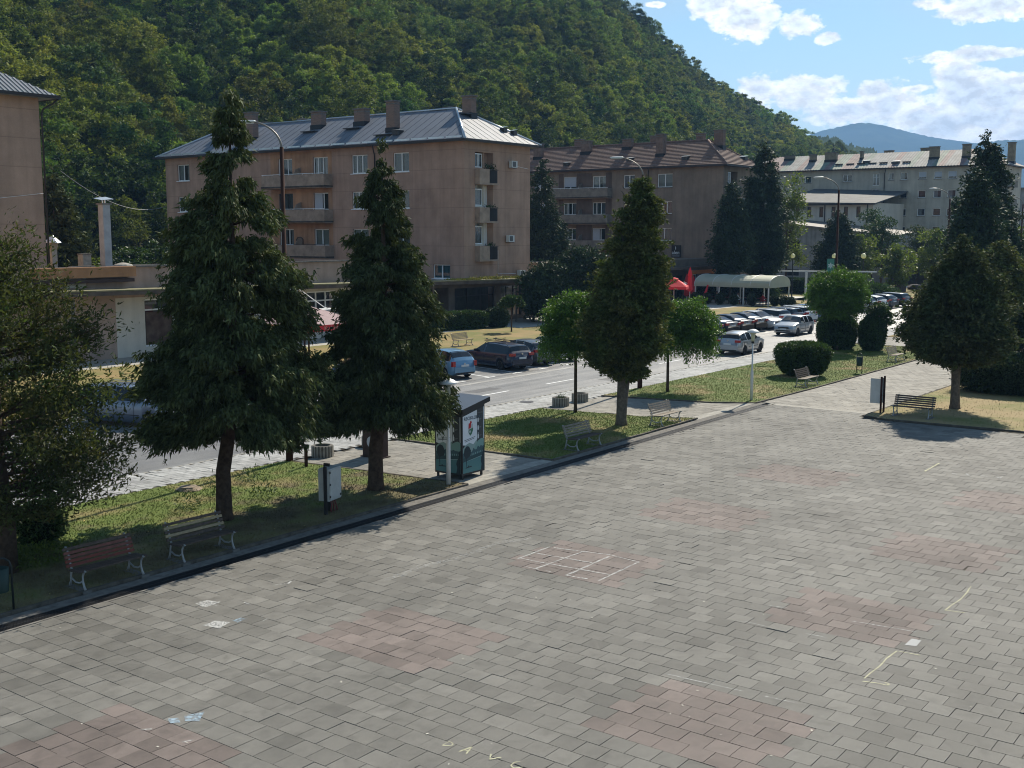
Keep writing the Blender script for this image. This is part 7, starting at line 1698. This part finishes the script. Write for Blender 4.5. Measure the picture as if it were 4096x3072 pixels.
MB().box(-3.2, 3.6, -.6, .6, 2.72, 2.8).build('roof_panel', LWHITE, ms)
# ---- cafe: cream barrel tent, red parasols, people
ct = thing('cafe_tent', 'cream barrel roofed cafe tent across the road', 'tent', (114.3, 51.9, 0))
CRM = mat('cream_canvas', (.42, .43, .33), rough=.6, var=.08, vscale=.7, trans=.12)
Lc, Dc, ze_, hr = 8.9, 5.4, 2.12, 1.05; b = MB(); N = 14; A = []
for k in range(N + 1):
    a = math.pi * k / N; A.append((Dc / 2 - Dc / 2 * math.cos(a), ze_ + hr * math.sin(a) ** .85))
for j in range(10):
    y0_, y1_ = Lc * j / 10, Lc * (j + 1) / 10
    for k in range(N): b.quad((A[k][0], y0_, A[k][1]), (A[k + 1][0], y0_, A[k + 1][1]), (A[k + 1][0], y1_, A[k + 1][1]), (A[k][0], y1_, A[k][1]))
b.poly([(p[0], 0, p[1]) for p in A]); b.poly([(p[0], Lc, p[1]) for p in A][::-1]); b.build('canvas', CRM, ct, smooth=False)
b = MB(); b.box(-.03, -.0, -.03, Lc + .03, ze_ - .2, ze_ + .02); b.box(Dc, Dc + .03, -.03, Lc + .03, ze_ - .2, ze_ + .02); b.box(0, Dc, -.03, 0, ze_ - .2, ze_); b.build('valance', CRM, ct)
for j in range(5):
    b = MB(); b.tube([(p[0], Lc * j / 4, p[1] + .02) for p in A], .03, 5); b.build('hoop', LWHITE, ct)
for yy in (.1, 3.0, 5.9, Lc - .1):
    for xx in (.08, Dc - .08): MB().box(xx - .06, xx + .06, yy - .06, yy + .06, 0, ze_).build('post', LWHITE, ct)
def parasol(label, x, y, H, r, closed=False):
    t = thing('parasol', label, 'parasol', (x, y, 0), .4, 'red cafe parasols'); MB().tube([(0, 0, 0), (0, 0, H)], .035, 7).build('pole', LWHITE, t)
    if closed:
        b = MB(); b.lathe([(.08, H - 2.5), (.26, H - 2.3), (.22, H - 1.5), (.15, H - .9), (.22, H - .75), (.12, H - .3), (.02, H + .1)], 10)
        b.v = [(p[0] * (1 + .2 * (i % 2)), p[1] * (1 + .2 * (i % 2)), p[2]) for i, p in enumerate(b.v)]; b.build('canopy', REDC, t)
    else:
        b = MB(); n = 4
        for k in range(n):
            a0, a1 = k * 2 * math.pi / n + .785, (k + 1) * 2 * math.pi / n + .785; P = lambda a, q, z: (math.cos(a) * q, math.sin(a) * q, z)
            b.quad(P(a0, r, H - .95), P(a1, r, H - .95), P(a1, r * .3, H - .28), P(a0, r * .3, H - .28)); b.poly([P(a0, r * .32, H - .2), P(a1, r * .32, H - .2), (0, 0, H)])
            b.quad(P(a0, r, H - 1.22), P(a1, r, H - 1.22), P(a1, r, H - .95), P(a0, r, H - .95))
        b.build('canopy', REDC, t)
        text('lettering', 'Coca-Cola', .62, mat('white_print', (.6, .6, .6)), t, (-r * .42, -r * .62, H - .76), (R(36), 0, 0), 'LEFT', shear=.3)
    return t
parasol('open red parasol with white lettering left of the cream tent', 105.9, 58.7, 3.2, 2.0)
parasol('tall closed red parasol between the open one and the cream tent', 108.6, 58.3, 4.1, 1, True); parasol('short closed red parasol at the left end of the cream tent', 115.2, 61.4, 2.9, 1, True)
parasol('shorter closed red parasol beside the tall closed one', 116.4, 62.9, 3.1, 1, True)
lf = thing('leaning_parasol', 'closed red parasol leaning inside the cream tent', 'parasol', (114.0, 59.6, 0)); MB().tube([(0, 0, 0), (.1, -.25, 1.1), (.25, -.5, 2.1)], [.12, .17, .08], 8).build('canopy', REDC, lf)
pot_l = ['round potted shrub at the left post of the cafe tent', 'round potted shrub second from the left in front of the tent', 'round potted shrub before the seated guests', 'round potted shrub in the middle of the tent front', 'round potted shrub by the right post of the tent', 'round potted shrub outside the right post of the tent', 'second round potted shrub right of the tent', 'small round potted shrub at the end of the row']
for k, (yy, h_) in enumerate(((60.2, 1.1), (58.7, 1.1), (57.1, 1.15), (55.5, 1.0), (53.4, 1.15), (51.0, 1.1), (50.0, 1.05), (49.2, .95))):
    bush('potted_shrub', pot_l[k], 113.3 + (.5 if k > 4 else 0), yy, .45, .45, h_, L_DARK, 900, (.12, .07), z0=.12, power=2.2, group='potted shrubs in front of the cafe tent')
# ---- people
SKIN = mat('skin', (.35, .2, .14), rough=.6); HAIR = mat('hair_dark', (.02, .015, .012), rough=.8)
def person(label, x, y, rz, shirt, legs, pose, group=None, z=0.0, hairm=HAIR):
    t = thing('person', label, 'person', (x, y, z), rz, group)
    if pose == 'sit':
        J = {'pel': (0, 0, .50), 'chest': (0, .03, .88), 'neck': (0, .0, 1.06), 'head': (0, -.02, 1.2), 'top': (0, -.02, 1.28), 'kL': (.12, -.42, .52), 'fL': (.12, -.40, .08), 'tL': (.12, -.55, .05), 'kR': (-.12, -.42, .52), 'fR': (-.12, -.38, .08), 'tR': (-.12, -.53, .05),
             'sL': (.19, .0, .98), 'eL': (.24, -.12, .74), 'hL': (.14, -.36, .74), 'sR': (-.19, .0, .98), 'eR': (-.24, -.12, .74), 'hR': (-.12, -.36, .76), 'pL': (.1, -.02, .5), 'pR': (-.1, -.02, .5)}
    else:
        w_ = .28 if pose == 'walk' else .03
        J = {'pel': (0, 0, .92), 'chest': (0, -.03, 1.28), 'neck': (0, -.03, 1.47), 'head': (0, -.05, 1.62), 'top': (0, -.05, 1.70), 'kL': (.10, -w_ * .8, .50), 'fL': (.10, -w_ * .9, .08), 'tL': (.10, -w_ - .14, .04), 'kR': (-.10, w_ * .3, .48), 'fR': (-.10, w_ * 1.3, .12), 'tR': (-.10, w_ * 1.2 - .1, .04),
             'sL': (.19, -.03, 1.38), 'eL': (.24, .03 + w_ * .4, 1.12), 'hL': (.24, -.02 + w_ * .5, .88), 'sR': (-.19, -.03, 1.38), 'eR': (-.24, -w_ * .3, 1.12), 'hR': (-.22, -.1 - w_ * .7, .90), 'pL': (.1, 0, .9), 'pR': (-.1, 0, .9)}
    E = [('pel', 'chest'), ('chest', 'neck'), ('neck', 'head'), ('head', 'top'), ('pel', 'pL'), ('pL', 'kL'), ('kL', 'fL'), ('fL', 'tL'), ('pel', 'pR'), ('pR', 'kR'), ('kR', 'fR'), ('fR', 'tR'), ('chest', 'sL'), ('sL', 'eL'), ('eL', 'hL'), ('chest', 'sR'), ('sR', 'eR'), ('eR', 'hR')]
    rad = {'pel': .14, 'chest': .15, 'neck': .055, 'head': .095, 'top': .085, 'kL': .065, 'kR': .065, 'fL': .045, 'fR': .045, 'tL': .04, 'tR': .04, 'sL': .065, 'sR': .065, 'eL': .045, 'eR': .045, 'hL': .035, 'hR': .035, 'pL': .1, 'pR': .1}
    ks = list(J); me = bpy.data.meshes.new('body'); me.from_pydata([J[k] for k in ks], [(ks.index(a), ks.index(b_)) for a, b_ in E], []); o = bpy.data.objects.new('body', me); C.objects.link(o)
    mo = o.modifiers.new('s', 'SKIN'); sv = me.skin_vertices[0].data if me.skin_vertices else None
    if sv is None: me.skin_vertices.new() if hasattr(me.skin_vertices, 'new') else None; sv = me.skin_vertices[0].data
    for i, k in enumerate(ks): sv[i].radius = (rad[k], rad[k] * (.75 if k in ('chest', 'pel') else 1)); sv[i].use_root = (k == 'pel')
    o.modifiers.new('d', 'SUBSURF').levels = 1
    dg = bpy.context.evaluated_depsgraph_get(); m2 = bpy.data.meshes.new_from_object(o.evaluated_get(dg)); bpy.data.objects.remove(o)
    m2.name = 'body'; m2.materials.clear()
    for q in (SKIN, shirt, legs): m2.materials.append(q)
    hip = J['pel'][2]
    for p in m2.polygons:
        c_ = p.center; hand = abs(c_.x) > .2 and c_.z < J['eL'][2] - .06 and c_.z > .6 and pose != 'sit'
        p.material_index = 0 if (c_.z > J['neck'][2] - .01 or hand) else (1 if (c_.z > hip + .03 and not (pose == 'sit' and c_.y < -.3 and c_.z < .6)) else 2); p.use_smooth = True
    link('body', m2, t)
    hd = J['head']; b = MB(); b.lathe([(.11 * math.sin(a), -.11 * math.cos(a)) for a in np.linspace(1.3, 3.1, 6)], 12, c=(hd[0], hd[1] + .02, hd[2] + .03)); b.build('hair', hairm, t, smooth=True)
    return t
SH = {'white': mat('shirt_white', (.6, .6, .6), rough=.9), 'red': mat('shirt_red', (.4, .03, .03), rough=.9), 'dark': mat('shirt_dark', (.03, .03, .035), rough=.9), 'teal': mat('shirt_teal', (.05, .12, .13), rough=.9), 'pink': mat('shirt_pink', (.45, .2, .22), rough=.9)}
TR = mat('trousers_dark', (.02, .022, .03), rough=.9)
person('person in dark clothes and a cap walking past the square monument', 167.6, 57.0, R(20), SH['dark'], TR, 'walk', hairm=mat('cap_tan', (.35, .25, .12)))
FURN = mat('cafe_red_wood', (.16, .02, .02), rough=.7)
def cafe_chair(label, x, y, rz):
    t = thing('cafe_chair', label, 'chair', (x, y, 0), rz, 'cafe chairs under the cream tent')
    MB().box(-.22, .22, -.22, .22, .43, .47).build('seat', FURN, t); MB().box(-.22, .22, .19, .23, .5, .88).build('backrest', FURN, t)
    for sx in (-.19, .19):
        for sy in (-.19, .2): MB().box(sx - .02, sx + .02, sy - .02, sy + .02, 0, .5 if sy > 0 else .43).build('leg', FURN, t)
def cafe_table(label, x, y):
    t = thing('cafe_table', label, 'table', (x, y, 0), 0, 'cafe tables under the cream tent'); MB().box(-.4, .4, -.4, .4, .72, .75).build('tabletop', FURN, t); MB().box(-.03, .03, -.03, .03, 0, .72).build('leg', BLKP, t); MB().box(-.25, .25, -.25, .25, 0, .03).build('base', BLKP, t)
seats = [(115.4, 60.0, 100, 'dark', 'person in black seated at the left end of the cafe tent'), (116.0, 58.9, -60, 'dark', 'dark haired person seated second from the left under the tent'), (115.3, 56.0, 20, 'white', 'person in a white shirt seated in the middle of the tent'), (115.6, 54.6, -80, 'dark', 'person in dark clothes seated right of the white shirt'), (115.2, 53.0, 60, 'red', 'person in red seated by the right post of the tent')]
for k, (x, y, r_, cl, lb) in enumerate(seats):
    person(lb, x, y, R(r_), SH[cl], TR, 'sit', 'guests at the cafe'); cafe_chair('red cafe chair of the ' + ['leftmost guest in black', 'second guest from the left', 'guest in the white shirt', 'guest right of the white shirt', 'guest in red by the right post'][k], x, y, R(r_))
for k, (x, y) in enumerate(((116.0, 59.6), (115.7, 57.3), (116.0, 55.4), (115.8, 53.6))): cafe_table(['red cafe table at the left end of the tent', 'red cafe table left of the white shirted guest', 'red cafe table right of the white shirted guest', 'red cafe table by the right post of the tent'][k], x, y)
person('person in teal standing right of the cafe tent', 117.0, 48.6, R(30), SH['teal'], TR, 'stand', 'people beside the cafe tent'); person('person in pink standing behind the parked blue cars', 118.4, 47.9, R(-40), SH['pink'], TR, 'stand', 'people beside the cafe tent')
# ---- park: goal post beam, small goal, sign, monument
gl_ = thing('white_beam_frame', 'long white beam on a white post beyond the cafe tent', 'beam', (132.2, 55.3, 0)); MB().box(-.11, .11, -.11, .11, 0, 3.1).build('post', LWHITE, gl_)
b = MB(); p0 = Vector((-2.0, 5.5, 3.1)); p1 = Vector((3.0, -7.5, 3.1)); d = (p1 - p0).normalized(); s2 = Vector((-d.y, d.x, 0)) * .1
b.v = [tuple(p0 - s2), tuple(p1 - s2), tuple(p1 + s2), tuple(p0 + s2)] + [tuple(Vector(q) + Vector((0, 0, .16))) for q in (p0 - s2, p1 - s2, p1 + s2, p0 + s2)]; b.f = [(3, 2, 1, 0), (4, 5, 6, 7), (0, 1, 5, 4), (1, 2, 6, 5), (2, 3, 7, 6), (3, 0, 4, 7)]; b.m = [0] * 6; b.build('beam', LWHITE, gl_)
x, y = at_depth(3388, 150); sg = thing('small_goal', 'small white goal frame behind the ball acacia', 'goal', (x, y, 0)); b = MB(); a_ = RT3.to_3d()
b.tube([a_ * -1.0 + Vector((0, 0, 0)), a_ * -1.0 + Vector((0, 0, 2.4)), a_ * 1.0 + Vector((0, 0, 2.4)), a_ * 1.0], .07, 6); b.build('frame', LWHITE, sg)
b = MB(); b.tube([a_ * -.5 + Vector((0, 0, 2.9)), a_ * -.5 + Vector((0, 0, 3.5)), a_ * .5 + Vector((0, 0, 3.5)), a_ * .5 + Vector((0, 0, 2.9)), a_ * -.5 + Vector((0, 0, 2.9))], .04, 5)
for k in range(5): b.tube([a_ * (-.4 + .2 * k) + Vector((0, 0, 2.9)), a_ * (-.4 + .2 * k) + Vector((0, 0, 3.5))], .02, 4)
b.tube([Vector((0, 0, 2.4)), Vector((0, 0, 2.9))], .04, 5); b.build('net_board', LWHITE, sg)
mo = thing('monument', 'dark square headed concrete monument on a column in the park', 'monument', (153.5, 51.0, 0), R(-20)); MM = mat('dark_stone', (.055, .045, .04), rough=.9, var=.3, vscale=2)
b = MB(); b.prism([(-.55, -.5), (.55, -.5), (.55, .5), (-.55, .5)], 0, 1.5); n = len(b.v)
b.v += [(-.55, -.5, 1.5), (.55, -.5, 1.5), (.55, .5, 1.5), (-.55, .5, 1.5), (-1.3, -.9, 2.3), (1.3, -.9, 2.3), (1.3, .9, 2.3), (-1.3, .9, 2.3)]; b.f += [(n, n + 1, n + 5, n + 4), (n + 1, n + 2, n + 6, n + 5), (n + 2, n + 3, n + 7, n + 6), (n + 3, n, n + 4, n + 7)]; b.m += [0] * 4; b.build('column', MM, mo)
b = MB(); b.box(-1.3, 1.3, -.9, .9, 2.3, 4.3); b.build('head', MM, mo); b = MB()
for q in (-.75, -.2, .35, .85): b.box(q - .05, q + .05, -1.0, -.9, 2.6, 4.25)
b.box(-1.4, 1.5, -1.0, 1.0, 4.3, 4.42); b.build('ribs', CONCD, mo)
bo = thing('boulder', 'low dark boulder lying in the park right of the monument', 'boulder', (161, 51.5, 0)); b = MB(); b.lathe([(.9, 0), (1.0, .3), (.7, .6), (.2, .72), (0, .72)], 10); b.v = [(p[0] * (1.2 + .15 * math.sin(i)), p[1], p[2]) for i, p in enumerate(b.v)]; b.build('stone', MM, bo)
# ---- sign on the brown block
sn = thing('shop_sign', 'black shop sign with the white word alen on the brown block', 'sign', (126.5, 69.8, 0)); Fsn = Face('x', 126.5, -1)
b = MB(); b.box(-.25, -.13, -.62, .62, 4.75, 6.25); b.build('board', mat('sign_black', (.015, .015, .016), rough=.5), sn); b = MB(); b.tube([(-.19, .2, 4.75), (-.19, .2, 3.9)], .04, 6); b.tube([(0, .3, 6.0), (-.15, .3, 6.0)], .03, 5); b.build('bracket', DFRAME, sn)
SW = mat('sign_white', (.62, .62, .60), rough=.6)
text('lettering', 'alen', .62, SW, sn, (-.26, .56, 5.15), (R(90), 0, R(-90)), bold=.012); MB().box(-.262, -.258, -.5, .5, 4.88, 4.98).build('caption', mat('caption_grey2', (.3, .3, .3)), sn)
b = MB(); b.poly([(-.262, .1, 5.72), (-.262, .0, 5.72), (-.262, -.02, 5.95), (-.262, .08, 5.98)]); b.poly([(-.262, .12, 5.98), (-.262, .0, 5.96), (-.262, .02, 6.08), (-.262, .1, 6.08)]); b.build('mark', SW, sn)
aircon(brown, G2f, 69.7, 3.95)

# ================================================================ CHALK ON THE PLAZA
CHK = mat('chalk_white', (.62, .62, .60), rough=.95, spec=.05, alpha=(26, .38, .58, .85), space='World'); CHF = mat('chalk_faint', (.55, .55, .53), rough=.95, spec=.05, alpha=(14, .46, .66, .6), space='World'); CHY = mat('chalk_yellow', (.60, .58, .40), rough=.95, spec=.05, alpha=(26, .36, .52, .9), space='World'); CHB = mat('chalk_blue', (.42, .55, .66), rough=.95, spec=.05, alpha=(9, .38, .6, .7), space='World')
def px(x, y, c): 
    ox, oy, k = {'m': (1400, 2100, 1.58), 'r': (2700, 2100, 1.5845), 'l': (0, 2300, 1.58), 'f': (2400, 1600, 1.3042)}[c]
    return gp(ox + x / k, oy + y / k)
def chalk(label, crop, lines, m=CHK, wd=.022, fills=()):
    b = MB(); pts0 = px(*(lines[0][0] if lines else fills[0][0]), crop); z = .0075
    for ln in lines:
        P = [Vector(px(*p, crop)).to_3d() for p in ln]
        Q = []
        for a, c_ in zip(P[:-1], P[1:]):
            n = max(1, int((c_ - a).length / .18))
            for k in range(n): Q.append(a.lerp(c_, k / n) + Vector((RNG.normal(0, .006), RNG.normal(0, .006), 0)))
        Q.append(P[-1])
        for a, c_ in zip(Q[:-1], Q[1:]):
            d_ = (c_ - a).normalized(); s_ = Vector((-d_.y, d_.x, 0)) * wd * RNG.uniform(.6, 1.2) * .5
            b.poly([tuple(q - Vector((*pts0, 0)) + Vector((0, 0, z))) for q in (a - s_, c_ - s_, c_ + s_, a + s_)])
    for fl in fills: b.poly([tuple(Vector((*px(*p, crop), z)) - Vector((*pts0, 0))) for p in fl])
    o = b.build('chalk_drawing', m, None, (*pts0, 0)); tag(o, label, 'chalk drawing'); return o
chalk('white chalk grid of boxes on the reddish tiles in the middle of the plaza', 'm', [[(1260, 140), (1060, 215)], [(1470, 170), (1165, 280)], [(1640, 200), (1365, 320)], [(1825, 235), (1570, 355)], [(1290, 145), (1640, 190), (1825, 235)], [(1180, 180), (1530, 240)], [(1080, 212), (1250, 245), (1640, 315)], [(1110, 265), (1270, 298)], [(1365, 318), (1500, 342)]], CHK, .052)
chalk('long smeared chalk streak left of the chalk grid', 'm', [[(1150, 85), (930, 115), (680, 210), (440, 265), (300, 325), (230, 345)]], CHF, .2)
chalk('pinkish chalk line along the edge of the nearest reddish square', 'r', [[(-60, 945), (0, 958), (200, 1005), (430, 1055)], [(570, 1088), (755, 1127)]], CHK, .025)
chalk('bent yellow chalk line at the right of the plaza', 'r', [[(1875, 392), (1815, 470), (1705, 540), (1835, 558)]], CHY, .03)
chalk('faint chalk loop beside the bent yellow line', 'r', [[(1875, 392), (2010, 400), (2015, 420), (1930, 430), (1850, 423)]], CHF, .025)
chalk('long yellow chalk line with a hook at its near end', 'r', [[(1410, 800), (1340, 850), (1300, 890), (1200, 975)], [(1185, 990), (1290, 1005), (1350, 1020), (1355, 1010), (1330, 1000)], [(1410, 800), (1555, 828)]], CHY, .028)
chalk('broken pale chalk line across the right reddish square', 'r', [[(440, 612), (520, 630), (600, 650)], [(600, 512), (720, 530)], [(805, 548), (870, 560)], [(1110, 610), (1250, 632), (1420, 660), (1530, 680)], [(830, 690), (960, 715)]], CHK, .022)
chalk('half tile filled in with white chalk', 'r', [], mat('chalk_solid', (.42, .42, .41), rough=.95, spec=.05), fills=[[(1500, 722), (1562, 733), (1530, 770), (1455, 762)]])
chalk('faint chalk scribbles beside the filled half tile', 'r', [[(1610, 635), (1690, 630), (1725, 650), (1650, 680)], [(1580, 700), (1600, 730), (1630, 720)], [(1450, 775), (1475, 790)], [(260, 985), (210, 1000), (330, 990), (300, 1010)]], CHF, .03)
chalk('white scribbled chalk patch nearest the drain', 'l', [[(1250, 190), (1390, 170)], [(1260, 170), (1370, 195)], [(1245, 185), (1290, 205)]], CHK, .03, [])
for lb, pts_, m_ in (('pale green chalk patch nearest the drain', [(1235, 182), (1310, 160), (1390, 175), (1300, 205)], CHK), ('white chalk filled tile left of the blue smear', [(1285, 320), (1360, 290), (1455, 300), (1385, 340)], CHK), ('light blue chalk smear', [(1470, 290), (1520, 272), (1560, 278), (1500, 302)], CHB), ('bluish chalk cloud on the dark tiles at the bottom', [(1165, 890), (1290, 868), (1260, 925), (1170, 925)], CHB), ('small bluish chalk spot at the bottom', [(1060, 910), (1130, 905), (1140, 935), (1075, 940)], CHB)):
    chalk(lb, 'l', [], m_, fills=[pts_])
chalk('pale chalk ticks by the green patch', 'l', [[(1540, 175), (1575, 185)], [(1660, 290), (1690, 278)], [(1815, 60), (1840, 40)], [(1740, 62), (1800, 58)], [(895, 980), (960, 975)], [(1150, 1060), (1220, 1045)]], CHK, .04)
chalk('chalk stroke on the far plaza tiles', 'f', [[(1770, 330), (1695, 373)]], CHY, .06); chalk('chalk ticks on the far plaza at the right', 'f', [[(1835, 385), (1865, 388)], [(1910, 385), (1925, 395)], [(2070, 403), (2085, 410), (2098, 400)], [(1990, 395), (2020, 400)]], CHK, .06)
for k, (lt, ln) in enumerate((('D', [(625, 1370), (585, 1395), (640, 1398), (652, 1385), (625, 1370)]), ('A', [(690, 1435), (770, 1405), (735, 1448)]), ('V', [(895, 1450), (878, 1483), (955, 1470)]), ('C', [(1105, 1515), (1085, 1535), (1030, 1535), (1018, 1522), (1040, 1502), (1075, 1498)]))):
    chalk('yellow chalk letter %s in the word written at the bottom edge' % lt, 'm', [ln] + ([[(712, 1424), (748, 1430)]] if lt == 'A' else []), CHY, .022)
# bits of litter, cigarette ends and leaves scattered on the plaza
lit = MB()
for k in range(70):
    u_, v_ = RNG.uniform(100, 4000), RNG.uniform(1800, 3060); x, y = gp(u_, v_)
    if y > edge_t(x) - .1 or x > 47: continue
    a = RNG.uniform(0, 6.28); l_ = RNG.uniform(.01, .024); w_ = l_ * RNG.uniform(.3, .6); c_, s_ = math.cos(a), math.sin(a)
    lit.poly([(x + c_ * p - s_ * q, y + s_ * p + c_ * q, .012 + .004 * (p > 0)) for p, q in ((-l_, -w_), (l_, -w_), (l_, w_), (-l_, w_))])
tag(lit.build('litter', mat('pale_litter', (.55, .52, .45), rough=.9, island=.4)), 'tiny pale bits of litter scattered over the plaza', kind='stuff')
lv = MB()
for k in range(700):
    x = RNG.uniform(9, 60); y = RNG.uniform(kl(x) + .1, 29.4)
    a = RNG.uniform(0, 6.28); l_ = RNG.uniform(.02, .045); c_, s_ = math.cos(a), math.sin(a)
    if 26.6 < x < 31.8 or 42 < x < 47.5: continue
    lv.poly([(x + c_ * p - s_ * q, y + s_ * p + c_ * q, .075 + .01 * (p > 0)) for p, q in ((-l_, 0), (0, -l_ * .6), (l_, 0), (0, l_ * .6))])
tag(lv.build('fallen_leaves', mat('fallen_leaf', (.34, .26, .08), rough=.8, island=.5)), 'small yellow leaves fallen on the lawns', kind='stuff')
# ================================================================ AIR
hz = MB().box(-700, 6500, -2500, 7500, -1.5, 430).build('haze', (hm := bpy.data.materials.new('haze_air')))
hm.use_nodes = True; ht = hm.node_tree; ht.nodes.clear(); ho = nn(ht, 'ShaderNodeOutputMaterial'); hv = nn(ht, 'ShaderNodeVolumePrincipled')
hv.inputs['Color'].default_value = (.30, .56, 1.0, 1); hv.inputs['Density'].default_value = .00017; hv.inputs['Anisotropy'].default_value = .1
lk(ht, hv.outputs[0], ho.inputs['Volume']); tag(hz, 'thin blue summer haze in the valley air', kind='stuff')
